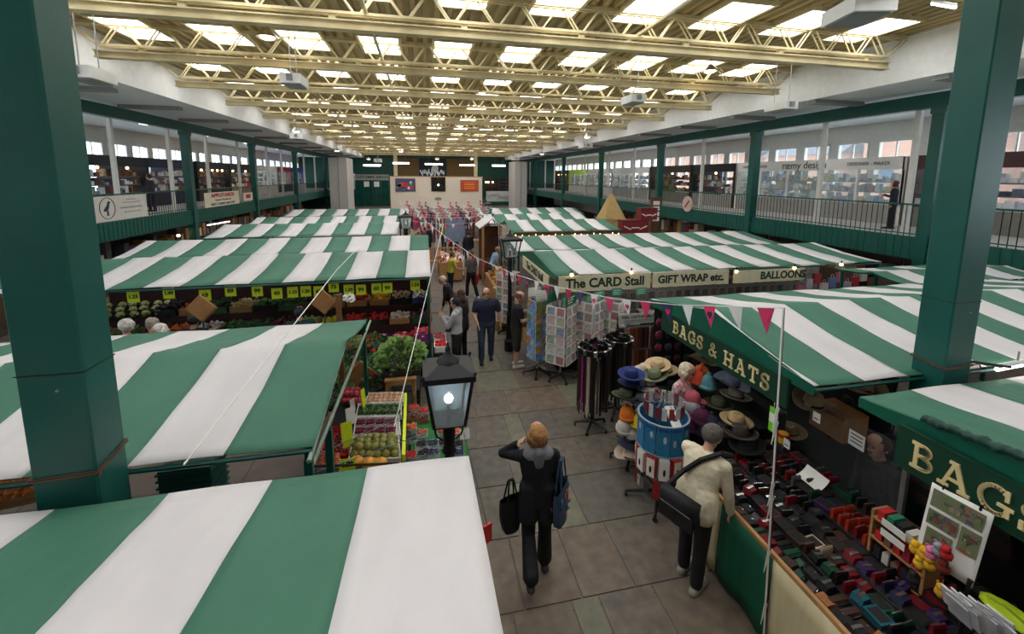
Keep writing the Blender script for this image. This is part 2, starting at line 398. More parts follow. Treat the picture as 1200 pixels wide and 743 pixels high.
# near end behind the camera and the far end
struct(MB().b2((-17, -6.2, 0), (20, -6, 7.9)).build('wall_near', WHITE), 'unseen white wall added behind the viewing balcony to block light', 'wall')  # unseen wall added to hold back light from behind the camera
struct(MB().b2((-10.8, -6, GF-.3), (14, -.9, GF)).build('floor_balcony', cmat((120, 118, 112), .7)), 'near end balcony floor', 'floor')
FG = mat('far_green_wall', (14, 66, 56), .6, var=.08)
farw = struct(MB().b2((-17, 62, 0), (20, 62.2, 6.8)).b2((-8, 62, 6.8), (12, 62.2, 7.9)).build('wall_far', FG), 'dark green far end wall of the hall', 'wall')

# ================================================================ STRIPED CANOPIES
def canopy(label, x0, x1, prof, bounds, first, legs=True, sag=.03, ends=('', ''), floorz=0, eave_drop=.0):
    """bounds: x of stripe joints from x0 to x1 (inclusive); first: 'g' or 'w' colour of the first stripe"""
    xm = (x0+x1)/2; ym = prof[0][0]
    t = thing('stall_canopy', label, 'canopy', (xm, ym, 0), 0, 'striped stall canopies')
    near = ym < 7; cr = []; q = random.Random(int(abs(x0)*97+abs(x1)*31+ym*13))
    if near:
        for k in range(int((x1-x0)*3.2)):
            a = q.uniform(-.9, .9); cr.append((q.uniform(x0, x1), q.uniform(prof[0][0], prof[-1][0]), math.cos(a), math.sin(a), q.uniform(.2, .7), q.uniform(-.012, .014), q.uniform(.035, .07)))
    def crease(x, y):
        z = 0
        for cx, cy, ux, uy, L, A, w in cr:
            dx, dy = x-cx, y-cy; s = dx*ux+dy*uy
            if abs(s) < L:
                d = dx*uy-dy*ux
                if abs(d) < 3*w: z += A*math.exp(-(d/w)**2)*(1-(s/L)**2)
        return z
    def zy(v):
        n = len(prof)-1; q = min(int(v*n), n-1); f = v*n-q
        (a, b), (c, d) = prof[q], prof[q+1]
        return a+(c-a)*f, b+(d-b)*f-sag*4*f*(1-f)
    for i in range(len(bounds)-1):
        a, b = bounds[i], bounds[i+1]
        w = (first == 'w') == (i % 2 == 0)
        g = MB(); g.smooth = True; n = (14 if near else 6)*(len(prof)-1)
        def fn(u, v):
            y, z = zy(v); x = a+(b-a)*u
            return (x-xm, y-ym, z+.006*math.sin(x*5+y*3)-.004*math.sin(y*9+x*2)+crease(x, y))
        g.grid(fn, 10 if near else 3, n)
        o = g.build('stripe', FAB_W if w else FAB_G, t)
        md = o.modifiers.new('cloth_thickness', 'SOLIDIFY'); md.thickness = .006; md.offset = -1
    fr = MB()
    for y, z in prof: fr.cyl((x0-xm+.01, y-ym, z-.045), (x1-xm-.01, y-ym, z-.045), .018, n=6)
    for x in (x0+.03, x1-.03):
        for (a, b), (c, d) in zip(prof[:-1], prof[1:]): fr.cyl((x-xm, a-ym, b-.05), (x-xm, c-ym, d-.05), .018, n=6)
    fr.build('pole_frame', GREEN, t)
    if legs:
        for x in ([x0+.05, x1-.05] if legs is True else [x1-.05]):
            for y, z in (prof[0], prof[-1]):
                q = .04 if y == prof[0][0] else -.04
                MB().b2((x-xm-.025, y-ym+q-.025, floorz), (x-xm+.025, y-ym+q+.025, z-.04)).build('leg', GREEN, t)
    for side, x in ((0, x0), (1, x1)):
        k = ends[side]
        if not k: continue
        for (a, b), (r, zr), (c, d) in zip(prof[0::2], prof[1::2], prof[2::2]):
            h = .10
            g = MB(); g._add([(x-xm, a-ym, b-.01), (x-xm, r-ym, zr-.01), (x-xm, c-ym, d-.01), (x-xm, c-ym, d-h), (x-xm, r-ym, d-h), (x-xm, a-ym, b-h)], [(0, 1, 4, 5), (1, 2, 3, 4)])
            o = g.build('gable_end', FAB_V, t); md = o.modifiers.new('cloth_thickness', 'SOLIDIFY'); md.thickness = .006
    return t
def steps(x0, x1, s, w):
    """joints from x0 to x1 with a joint at s, spacing w"""
    r = [x0]; k = math.ceil((x0-s)/w+.05)
    while s+k*w < x1-.03: r.append(s+k*w); k += 1
    return r+[x1]
canopy('large green and white striped canopy filling the bottom left corner', -4.4, .277, [(-.45, 2.2), (1.15, 2.42), (2.8, 2.2)], [-4.4]+[-4.02+.6*i for i in range(6)]+[-.42, .277], 'g', sag=.01)
canopy('striped canopy behind the left green column, over the fruit stand', -8.0, -.86, [(3.19, 2.17), (4.65, 2.425), (6.3, 2.08)], steps(-8.0, -.86, -1.475, .605), 'w')
canopy('striped canopy over the vegetable stall, front ridge on the left', -7.6, .10, [(8.45, 2.2), (10.2, 2.437), (11.9, 2.12)], steps(-7.6, .10, -.40, .565), 'g')
canopy('striped canopy just behind the vegetable stall canopy', -7.6, .11, [(11.95, 2.12), (13.4, 2.36), (14.7, 2.15)], steps(-7.6, .11, -2.16, .575), 'w')
canopy('left striped canopy two rows behind the vegetable stall, nearer half', -6.95, -.94, [(15.0, 2.2), (16.5, 2.46), (18.0, 2.15)], steps(-6.95, -.94, -1.0-.5, .54), 'g')
canopy('left striped canopy two rows behind the vegetable stall, further half', -6.95, -.94, [(18.05, 2.15), (19.6, 2.42), (21.2, 2.15)], steps(-6.95, -.94, -1.2, .54), 'w')
canopy('left striped canopy nearest the white partition at the far end', -7.5, -.9, [(24.5, 2.0), (26.3, 2.24), (28.0, 1.95)], steps(-7.5, -.9, -1.4, .6), 'g')
canopy('striped canopy over the greeting card stall, front ridge', 2.61, 10.97, [(8.05, 2.2), (9.9, 2.38), (11.6, 2.08)], steps(2.61, 10.97, 3.12, .548), 'g', ends=('v', ''), legs='far')
canopy('striped canopy over the back half of the greeting card stall', 2.6, 11.6, [(11.65, 2.08), (13.4, 2.26), (14.5, 2.1)], steps(2.6, 11.6, 3.7, .578), 'w', ends=('v', ''))
canopy('right striped canopy edged with fairy lights, front row', 3.17, 7.5, [(15.0, 2.2), (16.6, 2.46), (18.0, 2.18)], steps(3.17, 7.5, 3.61, .49), 'g')
canopy('right striped canopy edged with fairy lights, back row', 2.7, 7.6, [(18.05, 2.18), (19.6, 2.44), (21.2, 2.15)], steps(2.7, 7.6, 3.15, .55), 'w')
canopy('right striped canopy nearest the white partition at the far end', 3.2, 9.6, [(24.2, 2.0), (26, 2.24), (27.8, 1.95)], steps(3.2, 9.6, 3.4, .6), 'w')
canopy('striped canopy over the bags and hats stall', 3.68, 11.5, [(3.16, 2.2), (4.7, 2.49), (6.2, 2.19)], steps(3.68, 11.5, 4.28, .545), 'w', ends=('v', ''), legs='far')
canopy('striped canopy above the bags sign at the right edge', 3.92, 9.5, [(-.3, 2.2), (1.3, 2.42), (2.92, 2.2)], steps(3.92, 9.5, 4.53, .61), 'g', ends=('v', ''), legs='far')
canopy('striped canopy behind the bags and hats stall on the right', 9.3, 13.2, [(6.26, 2.15), (7.0, 2.25), (7.7, 2.15)], steps(9.3, 13.2, 9.7, .56), 'g')

# ================================================================ SIGN LETTERING (slab serif letters made of strokes)
def arc(cx, cy, rx, ry, a0, a1, n=10): return [(cx+rx*math.cos(math.radians(a0+(a1-a0)*i/n)), cy+ry*math.sin(math.radians(a0+(a1-a0)*i/n))) for i in range(n+1)]
GLY = {  # unit height 1; width; strokes (points, thickness factor)
 'B': (.72, [([(.16, 0), (.16, 1)], 1), ([(.0, .95), (.36, .95)]+arc(.36, .745, .22, .205, 90, -90)+[(.16, .54)], .9), ([(.36, .52)]+arc(.38, .285, .26, .235, 90, -90)+[(0, .05)], .9)]),
 'A': (.92, [([(.16, .05), (.44, .98)], .75), ([(.46, .98), (.76, .05)], 1.1), ([(.26, .34), (.66, .34)], .8), ([(.0, .05), (.33, .05)], .8), ([(.58, .05), (.92, .05)], .8), ([(.28, .96), (.55, .96)], .8)]),
 'G': (.86, [(arc(.44, .5, .37, .45, 48, 330, 18), 1), ([(.72, .62), (.72, .98)], .8), ([(.5, .42), (.9, .42)], .8), ([(.76, .42), (.76, .1)], 1)]),
 'S': (.66, [(arc(.33, .73, .25, .22, 30, 270, 12)+arc(.33, .27, .25, .24, 90, -150, 12), 1), ([(.57, .98), (.57, .70)], .8), ([(.07, .02), (.07, .32)], .8)]),
 'H': (.92, [([(.18, 0), (.18, 1)], 1), ([(.74, 0), (.74, 1)], 1), ([(.18, .5), (.74, .5)], .85), ([(0, .05), (.36, .05)], .8), ([(0, .95), (.36, .95)], .8), ([(.56, .05), (.92, .05)], .8), ([(.56, .95), (.92, .95)], .8)]),
 'T': (.8, [([(.4, 0), (.4, 1)], 1.1), ([(.02, .94), (.78, .94)], .9), ([(.06, .98), (.06, .7)], .8), ([(.74, .98), (.74, .7)], .8), ([(.2, .05), (.6, .05)], .8)]),
 '&': (.85, [([(.78, .05), (.28, .7)]+arc(.38, .78, .15, .17, 200, -20, 10)+[(.5, .68), (.22, .46)]+arc(.3, .26, .24, .22, 120, 330, 12)+[(.74, .52)], .85)]),
}
def slab_word(word, h, m, gap=.22, th=.135, depth=.012):
    """letters in the local x-z plane, front facing -y"""
    mb = MB(); x = 0
    for ch in word:
        if ch == ' ': x += .5*h; continue
        w, st = GLY[ch]
        for k, (pts, tf) in enumerate(st):
            t = th*tf*h/2; e = depth+.0006*k
            P = [Vector((x+p[0]*h, p[1]*h)) for p in pts]
            for i in range(len(P)-1):
                d = P[i+1]-P[i]
                if d.length < 1e-6: continue
                d.normalize(); n = Vector((-d.y, d.x))
                a = P[i]-d*(t*.35 if i else 0); b = P[i+1]+d*(t*.35 if i < len(P)-2 else 0)
                q = [a-n*t, b-n*t, b+n*t, a+n*t]
                mb.prism([(v.x, v.y) for v in q], 1, -e, 0)
        x += w*h+gap*h
    for i, v in enumerate(mb.v): mb.v[i] = (v[0]-(x-gap*h)/2, v[1], v[2]-h/2)
    return mb.mesh('lettering', m)
SIGN_G = mat('sign_green', (14, 58, 40), .5, var=.08)
GOLD = mat('sign_cream_gold', (226, 206, 150), .5, var=.06)
def board(name, label, cx, cy, cz, w, h, rz, mback, letters, group=None, th=.03):
    t = thing(name, label, 'sign', (cx, cy, cz), rz, group)
    MB().b2((-w/2, -th/2, -h/2), (w/2, th/2, h/2)).build('board', mback, t)
    f = MB().b2((-w/2, -th/2-.006, h/2-.012), (w/2, -th/2, h/2)).b2((-w/2, -th/2-.006, -h/2), (w/2, -th/2, -h/2+.012)); f.build('edging', mback, t)
    for me, dx, dz in letters: inst(me, 'lettering', t, (dx, -th/2-.001, dz), me.get('rot', (0, 0, 0)))
    return t
def flat(me):
    """font mesh lies in x-y: stand it up facing -y"""
    for v in me.vertices: x, y, z = v.co; v.co = (x, -z, y)
    me.update(); return me
# BAGS & HATS faces the aisle (normal -x): local -y must point to -x  -> rz = -90deg ; local x -> world -y
RZ = -PI/2
def two(me): return me
bh = slab_word('BAGS & HATS', .18, GOLD, gap=.22)
t = board('stall_sign', 'dark green sign with cream letters reading BAGS & HATS', 3.66, 4.6, 1.98, 2.36, .32, RZ, SIGN_G, [(bh, .05, 0)])
bg2 = slab_word('BAGS', .215, GOLD, gap=.16)
board('stall_sign', 'dark green sign with large cream letters reading BAGS at right edge', 3.86, 1.9, 2.0, 1.26, .36, RZ, SIGN_G, [(bg2, -.12, 0)])
SIGN_C = mat('sign_cream', (214, 204, 172), .6, var=.06)
CT = mat('sign_dark_green_letters', (24, 52, 40), .6, var=0)
card = flat(text_mesh('The CARD Stall', .27, CT, .008)); gift = flat(text_mesh('GIFT WRAP etc.', .235, CT, .008)); ball = flat(text_mesh('BALLOONS', .24, CT, .008)); card2 = flat(text_mesh('The CARD Stall', .24, CT, .008))
a = at(651, 333, y=8.0); b = at(763, 328, y=8.0)
board('stall_sign', 'long cream sign reading The CARD Stall facing the viewer', (2.66+4.72)/2, 8.0, 2.02, 2.06, .33, 0, SIGN_C, [(card, 0, 0)])
board('stall_sign', 'cream sign reading GIFT WRAP etc. beside the card stall sign', 5.70, 8.0, 2.02, 1.86, .32, 0, SIGN_C, [(gift, 0, 0)])
board('stall_sign', 'cream sign reading BALLOONS on the card stall', 7.72, 8.0, 2.0, 1.9, .28, 0, SIGN_C, [(ball, .35, 0)])
board('stall_sign', 'cream sign reading The CARD Stall on the aisle end', 2.58, 9.6, 1.95, 2.4, .30, RZ, SIGN_C, [(card2, 0, 0)])

# ================================================================ LANTERNS
def lantern(label, x, y, zb, zt, w, lit, group='black iron street lanterns'):
    """zb: bottom of glass, zt: top of the finial, w: width of the roof"""
    t = thing('lamp_post', label, 'lamp post', (x, y, 0), 0, group); h = zt-zb
    e = zb+h*.62; b = w*.30; u = w*.44
    MB().lathe([(.13, 0), (.13, .25), (.09, .3), (.07, .9), (.085, .92), (.055, 1.0), (.045, zb-.35), (.07, zb-.32), (.05, zb-.25), (.06, zb-.1), (.04, zb)], n=12).build('post', BLACK, t)
    MB().b2((-b, -b, zb-.012), (b, b, zb+.015)).build('lantern_base', BLACK, t)
    for sx in (-1, 1):
        for sy in (-1, 1): MB().cyl((sx*b, sy*b, zb), (sx*u, sy*u, e), .016, n=5).build('corner_bar', BLACK, t)
    for k in range(4):
        c, s = math.cos(k*PI/2), math.sin(k*PI/2)
        def R(p): return (p[0]*c-p[1]*s, p[0]*s+p[1]*c, p[2])
        MB().quad(R((-b, -b, zb)), R((b, -b, zb)), R((u, -u, e)), R((-u, -u, e))).build('pane', LGLASS if lit else glass('clear_lantern_glass', (205, 222, 228), .2, .1), t)
    rf = MB(); r2 = w*.5
    for (ra, za), (rb, zb2) in (((r2, e-.01), (r2, e+.04)), ((r2, e+.04), (w*.20, e+h*.14))):
        rf._add([(sx*ra, sy*ra, za) for sx, sy in ((-1, -1), (1, -1), (1, 1), (-1, 1))]+[(sx*rb, sy*rb, zb2) for sx, sy in ((-1, -1), (1, -1), (1, 1), (-1, 1))], [(0, 1, 5, 4), (1, 2, 6, 5), (2, 3, 7, 6), (3, 0, 4, 7)])
    rf.quad((-r2, -r2, e-.01), (-r2, r2, e-.01), (r2, r2, e-.01), (r2, -r2, e-.01))
    rf.build('lantern_roof', BLACK, t)
    q = e+h*.14
    f = MB(); f.smooth = True
    f.lathe([(w*.24, q-.01), (w*.22, q+h*.02), (w*.12, q+h*.055), (w*.09, q+h*.09), (w*.05, q+h*.11), (w*.06, q+h*.14), (w*.05, q+h*.17), (w*.02, q+h*.19), (w*.025, q+h*.21), (0, zt)], n=14)
    f.build('finial', BLACK, t)
    for sx in (-1, 1):
        for sy in (-1, 1): MB().ball((sx*r2*.97, sy*r2*.97, e+.06), .018, 6, 4).build('corner_knob', BLACK, t)
    rg = MB()
    for i in range(12): rg.cyl((.13*math.cos(i*PI/6)-.0, .02, zb-.13+.1*math.sin(i*PI/6)), (.13*math.cos((i+1)*PI/6), .02, zb-.13+.1*math.sin((i+1)*PI/6)), .009, n=5)
    rg.build('scroll_bracket', BLACK, t)
    MB().ball((0, 0, zb+h*.27), .042 if lit else .03, 12, 8).build('bulb', LAMPW if lit else PAPER, t)
    MB().ball((.0, 0, zb+h*.38), .022, 10, 6).build('bulb_cap', PAPER, t)
    MB().cyl((0, 0, zb), (0, 0, zb+h*.2), .02, n=8).build('bulb_holder', BLACK, t)
    return t
LGLASS = glass('lantern_glass', (205, 222, 228), .5, .25)
LAMPW = mat('lit_cool_bulb', (225, 240, 255), .4, var=0, emit=16)
lantern('black iron lantern with lit white bulb beside the berry stand', .185, 3.7, 1.95, 2.71, .46, True)
lantern('black iron lantern on a post before the card stall', 1.97, 9.6, 2.32, 2.98, .50, False)
lantern('small distant black lantern on the left of the aisle', -.65, 15.4, 2.35, 3.0, .5, False)

# ================================================================ FAR END
KY = 56.0
def fx(px, y): return at(px, 210, y=y).x
def fz(py, y, px=510): return at(px, py, y=y).z
KW = mat('partition_cream', (222, 212, 196), .7, var=.04)
ka, kb, kt = fx(457, KY), fx(565, KY), fz(207.5, KY)
t = thing('partition_wall', 'wide cream boarded partition with posters at the far end', 'partition', ((ka+kb)/2, KY, 0)); hw = (kb-ka)/2
for i in range(3):
    for j in range(3):
        MB().b2((-hw+i*2*hw/3+.015, -.1, .05+j*kt/3), (-hw+(i+1)*2*hw/3-.015, .1, (j+1)*kt/3+.03)).build('panel', KW, t)
MB().b2((-hw-.1, -.14, kt), (hw+.1, .14, kt+.12)).build('coping', mat('copper_trim', (176, 140, 110), .5), t)
MB().b2((-hw, -.05, 0), (hw, .12, kt)).build('backing', KW, t)
MB().lathe([(.0, 0), (.45, 0), (.45, .03), (0, .03)], (0, 0, 0), 14, 1, .5).build('oval_plaque', GREY, t, (fx(513, KY)-(ka+kb)/2, -.12, fz(233, KY)), (PI/2, 0, 0))
def poster(label, px0, px1, py0, py1, y, m, frame, extra=None):
    a, b, c, d = fx(px0, y), fx(px1, y), fz(py1, y), fz(py0, y)
    p = thing('wall_poster', label, 'poster', ((a+b)/2, y-.13, c)); w = (b-a)/2; h = d-c
    MB().b2((-w, -.02, 0), (w, .02, h)).build('print', m, p)
    f = MB().b2((-w-.08, -.04, -.08), (w+.08, .02, 0)).b2((-w-.08, -.04, h), (w+.08, .02, h+.08)).b2((-w-.08, -.04, 0), (-w, .02, h)).b2((w, -.04, 0), (w+.08, .02, h)); f.build('frame', frame, p)
    if extra: extra(p, w, h)
def pl(p, w, h):
    MB().cyl((0, -.02, h/2), (0, -.035, h/2), h*.22, n=14).build('emblem', cmat((200, 40, 50)), p)
    rr = random.Random(4)
    for i in range(16): MB().cyl((rr.uniform(-w*.9, w*.9), -.02, rr.uniform(.1*h, .9*h)), (0, 0, 0), 0, 0, 3) if 0 else MB().b2((-.16, -.03, -.14), (.16, -.02, .14)).build('motif', cmat(rr.choice([(220, 190, 60), (200, 60, 60), (90, 150, 70), (230, 220, 210)])), p, (rr.uniform(-w*.85, w*.85), 0, rr.uniform(.15*h, .85*h)), (0, rr.uniform(0, 3), 0))
poster('blue and red framed poster on the cream partition', 464, 486, 210, 223.7, KY-.02, cmat((60, 84, 130), .6, .2), cmat((120, 60, 50)), pl)
def po(p, w, h):
    for i in range(4): MB().b2((-w*.6, -.03, h*(.22+.18*i)), (w*.6, -.02, h*(.30+.18*i))).build('print_band', cmat((226, 120 if i % 2 else 170, 60)), p)
poster('orange framed poster on the cream partition', 540, 560, 211.5, 223.7, KY-.02, cmat((196, 78, 44), .6, .2), cmat((150, 100, 70)), po)
t = thing('hatch_window', 'dark hatch window in the middle of the cream partition', 'window', (fx(513.5, KY), KY-.14, fz(223.5, KY)))
w, h = (fx(521, KY)-fx(506, KY))/2, fz(208.5, KY)-fz(223.5, KY)
MB().b2((-w, -.02, 0), (w, .02, h)).build('pane', cmat((24, 30, 28), .2), t)
MB().b2((-w-.1, -.05, -.1), (w+.1, .02, 0)).b2((-w-.1, -.05, h), (w+.1, .02, h+.1)).b2((-w-.1, -.05, 0), (-w, .02, h)).b2((w, -.05, 0), (w+.1, .02, h)).build('frame', cmat((40, 30, 24)), t)
MB().ball((0, -.06, h*.45), .12, 8, 6).build('lamp', BULB, t)
FY = 61.97
def farpanel(name, label, cat, px0, px1, py0, py1, m, y=FY, th=.1):
    a, b, c, d = fx(px0, y), fx(px1, y), fz(py1, y), fz(py0, y)
    return tag(MB().b2((a, y-th, max(c, .02)), (b, y, d)).build(name, m), label, cat)
for i, (p0, p1) in enumerate(((466.5, 491), (524, 556))): farpanel('timber_panel', 'brown timber cladding above the partition, %s of the mural' % ('left', 'right')[i], 'cladding', p0, p1, 186, 207, mat('brown_cladding', (96, 74, 36), .7, var=.15))
m = farpanel('wall_mural', 'black mural with white brush marks above the partition', 'mural', 491.7, 523, 186, 207, cmat((16, 18, 22), .6, .05))
rr = random.Random(9)
for i in range(14):
    MB().box((fx(494+i*2, FY), FY-.12, fz(204-rr.random()*3, FY)), (.16, .02, rr.uniform(.5, 1.5)), ry=rr.uniform(-.6, .6)).build('brush_mark', cmat((210, 220, 235)), m)
t = thing('wall_clock', 'round grey wall clock on the black mural', 'clock', (fx(510, FY), FY-.14, fz(197.5, FY)))
MB().cyl((0, 0, 0), (0, -.06, 0), .48, n=20).build('dial', cmat((196, 196, 190)), t)
MB().b2((-.02, -.08, 0), (.02, -.065, .33)).b2((0, -.08, -.02), (.24, -.065, .02)).build('hands', BLACK, t)
for px_, nm in ((464, 'left'), (557.5, 'right')):
    a = fx(px_, 56.8)
    tag(MB().b2((a-.22, 56.6, 0), (a+.22, 57.0, 7.7)).build('cream_column', CREAM), 'cream square column at the %s end of the partition' % nm, 'column')
for i, (p0, p1, py) in enumerate(((426.7, 446.7, 194.5), (461, 480, 191.5), (498.5, 519, 192.3), (539, 556, 193), (577, 592, 193))):
    a, b, z = fx(p0, 50), fx(p1, 50), fz(py, 50)
    t = thing('strip_light', 'lit white strip light near the far wall, %s from the left' % ORD[i], 'strip light', ((a+b)/2, 50, z), 0, 'far strip lights')
    MB().b2((-(b-a)/2, -.08, -.1), ((b-a)/2, .08, .06)).build('tube', TUBE, t); MB().cyl((-(b-a)*.3, 0, .06), (-(b-a)*.3, 0, 7.70-z), .012, n=4).cyl(((b-a)*.3, 0, .06), ((b-a)*.3, 0, 7.70-z), .012, n=4).build('rod', GREY, t)
for nm, p0, p1, y in (('left', 386, 407, 48), ('right', 603.5, 617.5, 52)):
    a, b = fx(p0, y), fx(p1, y)
    t = thing('end_block', 'pale grey rendered stair block at the far %s of the hall' % nm, 'wall block', ((a+b)/2, y, 0)); hw = (b-a)/2
    MB().b2((-hw, 0, 0), (hw, 4, 6.1)).build('render', mat('grey_render', (186, 184, 180), .8, var=.05), t)
    MB().b2((-.03, -.02, 0), (.03, .01, 6.1)).build('joint', GREY, t)
# customer service corner (left of the partition)
a, b = fx(417, FY), fx(456, FY)
t = thing('service_front', 'green customer service shopfront left of the cream partition', 'shopfront', ((a+b)/2, FY-.4, 0)); hw = (b-a)/2
MB().b2((-hw, 0, fz(211.5, FY)), (hw, .2, fz(205, FY))).build('fascia', cmat((150, 156, 150)), t)
inst(flat(text_mesh('CUSTOMER SERVICE', .52, INK, .01)), 'lettering', t, (0, -.02, fz(208.2, FY)))
MB().b2((-hw, .1, 0), (hw, .2, fz(211.5, FY))).build('glazing', mat('dark_green_glass', (18, 74, 62), .15, var=.3, scale=1.2), t)
for i in range(5): MB().b2((-hw+i*2*hw/4-.06, 0, 0), (-hw+i*2*hw/4+.06, .12, fz(211.5, FY))).build('mullion', GREEN, t)
for q in (-.35, .25): MB().b2((hw*q-.35, -.02, fz(219, FY)), (hw*q+.35, .08, fz(213, FY))).build('notice', PAPER, t)
farpanel('notice_wall', 'white noticeboard wall beside the customer service front', 'wall panel', 408, 416.5, 204, 222, WHITE)
# shop at the right of the partition
a, b = fx(567.5, FY), fx(601, FY)
t = thing('far_shop', 'dark bar shopfront with lamps and white banner right of partition', 'shopfront', ((a+b)/2, FY-.4, 0)); hw = (b-a)/2; z0, z1 = fz(223.5, FY, 580), fz(209.5, FY, 580)
MB().b2((-hw, 0, 0), (hw, .3, z0-.9)).build('stall_riser', GREEN, t); MB().b2((-hw, .1, z0-.9), (hw, .2, z1)).build('back', cmat((34, 30, 30)), t)
for i in range(5): MB().b2((-hw+i*hw/2-.05, 0, z0), (-hw+i*hw/2+.05, .12, z1)).build('mullion', cmat((70, 60, 50)), t)
for i in range(3): MB().b2((hw*.05, .0, z0+.3+i*.5), (hw*.95, .1, z0+.35+i*.5)).build('shelf', cmat((120, 110, 100)), t)
for i, q in enumerate((-.9, -.75, -.45)): MB().ball((hw*q, -.05, z1-.5), .13, 8, 6).build('lamp', BULB, t)
MB().b2((-hw+.2, -.1, fz(236, FY, 580)), (hw-.2, -.06, z0-.05)).build('banner', mat('pale_banner', (206, 210, 206), .7, var=.12, scale=1.5), t)
for i in range(9): MB().box((-hw*.7+i*hw*.175, -.105, fz(230, FY, 580)+.25*math.sin(i*.8)), (.7, .01, .09), ry=.5*math.cos(i)).build('banner_scroll', cmat((120, 132, 112)), t)

# ================================================================ GALLERY SHOPS
def shop(side, y0, y1, label, fascia, riser, goods, text=None, tcol=None, glazed=False, depth=2.2, lamps=0, seed=1, shelf=True, tsize=.34):
    s = -1 if side == 'left' else 1
    XF = -13.9 if s < 0 else 17.1
    t = thing('gallery_shop', label, 'shop', (XF, (y0+y1)/2, GF)); L = (y1-y0)/2; rr = random.Random(seed)
    MB().b2((0, -L, 2.05), (s*.15, L, 2.52)).build('fascia', fascia, t)
    MB().b2((s*.05, -L, 0), (s*.12, L, .72)).build('stall_riser', riser, t)
    for q in (-L, L): MB().b2((0, q-.06, 0), (s*depth, q+.06, 2.5)).build('side_wall', fascia, t)
    if glazed:
        n = max(2, int(2*L/1.6))
        for i in range(n+1): MB().b2((0, -L+i*2*L/n-.04, .72), (s*.1, -L+i*2*L/n+.04, 2.05)).build('mullion', WHITE, t)
        for i in range(n): MB().b2((s*.05, -L+i*2*L/n+.05, .72), (s*.055, -L+(i+1)*2*L/n-.05, 2.05)).build('pane', GLASS, t)
    if shelf:
        for z in (.75, 1.15, 1.55): MB().b2((s*.25, -L+.1, z), (s*.6, L-.1, z+.04)).build('shelf', cmat((110, 100, 92)), t)
        for z in (.79, 1.19, 1.59):
            y = -L+.2
            while y < L-.3:
                w = rr.uniform(.07, .24); h = rr.uniform(.1, .34)
                MB().b2((s*.28, y, z), (s*rr.uniform(.4, .55), y+w, z+h)).build('merchandise', cmat(rr.choice(goods), .6, .2), t)
                y += w+rr.uniform(.02, .09)
    for i in range(lamps):
        MB().ball((s*.3, -L+(i+.5)*2*L/lamps, 1.98), .07, 6, 4).build('lamp', BULB, t)
    if text:
        me = flat(text_mesh(text, tsize, tcol, .004))
        inst(me, 'lettering', t, (-s*.01, 0, 2.28), (0, 0, -s*PI/2))
    return t
NAVY = cmat((30, 36, 58)); BLK = cmat((32, 30, 32)); CRM = cmat((206, 200, 188)); TEAL = cmat((20, 78, 74)); REDM = cmat((158, 42, 34)); BLUM = cmat((34, 50, 170))
book = [(200, 194, 184), (120, 70, 60), (90, 96, 116), (216, 212, 204), (150, 140, 124), (206, 200, 190)]
warm = [(120, 84, 58), (160, 120, 84), (90, 64, 50), (176, 154, 124), (74, 56, 56), (116, 62, 50), (60, 50, 50)]
cool = [(190, 200, 210), (120, 140, 165), (220, 222, 226), (90, 100, 120), (60, 70, 90)]
mix = [(200, 60, 60), (60, 110, 180), (230, 220, 210), (230, 180, 70), (80, 140, 90), (120, 90, 140)]
shop('left', 17.5, 21.2, 'dark curio shop behind the bird banner, nearest on left gallery', BLK, BLK, warm+cool, lamps=2, seed=2)
shop('left', 21.3, 25.2, 'dark gift shop with hanging fringe, second on left gallery', BLK, BLK, warm+cool, lamps=2, seed=3)
shop('left', 25.3, 29.6, 'bookshop with navy fascia and full shelves on left gallery', NAVY, NAVY, book, seed=4)
shop('left', 30.2, 34.6, 'brown lamp-lit shop with dark fascia behind the bacon banner', BLK, cmat((44, 36, 32)), warm, lamps=6, seed=5)
shop('left', 34.8, 39.5, 'clothes shop with dark fascia beyond the lamp-lit shop on left gallery', BLK, cmat((150, 130, 110)), warm+mix, lamps=2, seed=6)
shop('left', 39.7, 45.0, 'cream panelled shop with one wide window on left gallery', CRM, CRM, cool, glazed=True, seed=7)
shop('left', 45.2, 49.5, 'shop with red fascia and teal front on left gallery', REDM, TEAL, mix, glazed=True, seed=8)
shop('left', 49.7, 54.5, 'shop with bright blue fascia far along left gallery', BLUM, CRM, cool, glazed=True, seed=9)
WF = cmat((218, 214, 206), .6, .03); DKT = cmat((70, 70, 72), .6, 0)
t = shop('right', 12.2, 20.6, 'white fronted craft shop with the lettered fascia on right gallery', WF, cmat((150, 148, 142)), cool+mix, glazed=True, seed=11, text='r\u00e6my design', tcol=DKT, tsize=.46)
for q in (-2.9, 2.9): inst(flat(text_mesh('DESIGNER - MAKER', .19, DKT, 0)), 'lettering', t, (-.01, q, 2.28), (0, 0, -PI/2))
rr = random.Random(21)
for i in range(40): MB().b2((.62, -.17, -.2), (.64, .17, .2)).build('framed_print', cmat(rr.choice(cool), .5), t, (0, rr.uniform(-.2, 4.0), .95+rr.randrange(4)*.32))
pl_ = MB()
for i in range(26): pl_.cyl((0, 0, 0), (rr.uniform(-.25, .25), rr.uniform(-.35, .35), rr.uniform(.2, .6)), .012, .05, 4)
pl_.build('pot_plant', cmat((70, 120, 60)), t, (.5, .8, 1.3))
shop('right', 6.8, 12.0, 'cafe front with dark canopy behind the right green column', cmat((70, 40, 40)), cmat((120, 118, 110)), cool, seed=12)
shop('right', 20.8, 24.6, 'shop with dark awning and white ornaments on right gallery', BLK, cmat((150, 148, 140)), cool+warm, lamps=1, seed=13)
shop('right', 24.8, 29.8, 'brown and green dressed shop past the dark awning on right gallery', cmat((60, 52, 44)), cmat((120, 118, 108)), warm+[(90, 130, 60), (60, 50, 40)], lamps=3, seed=14)
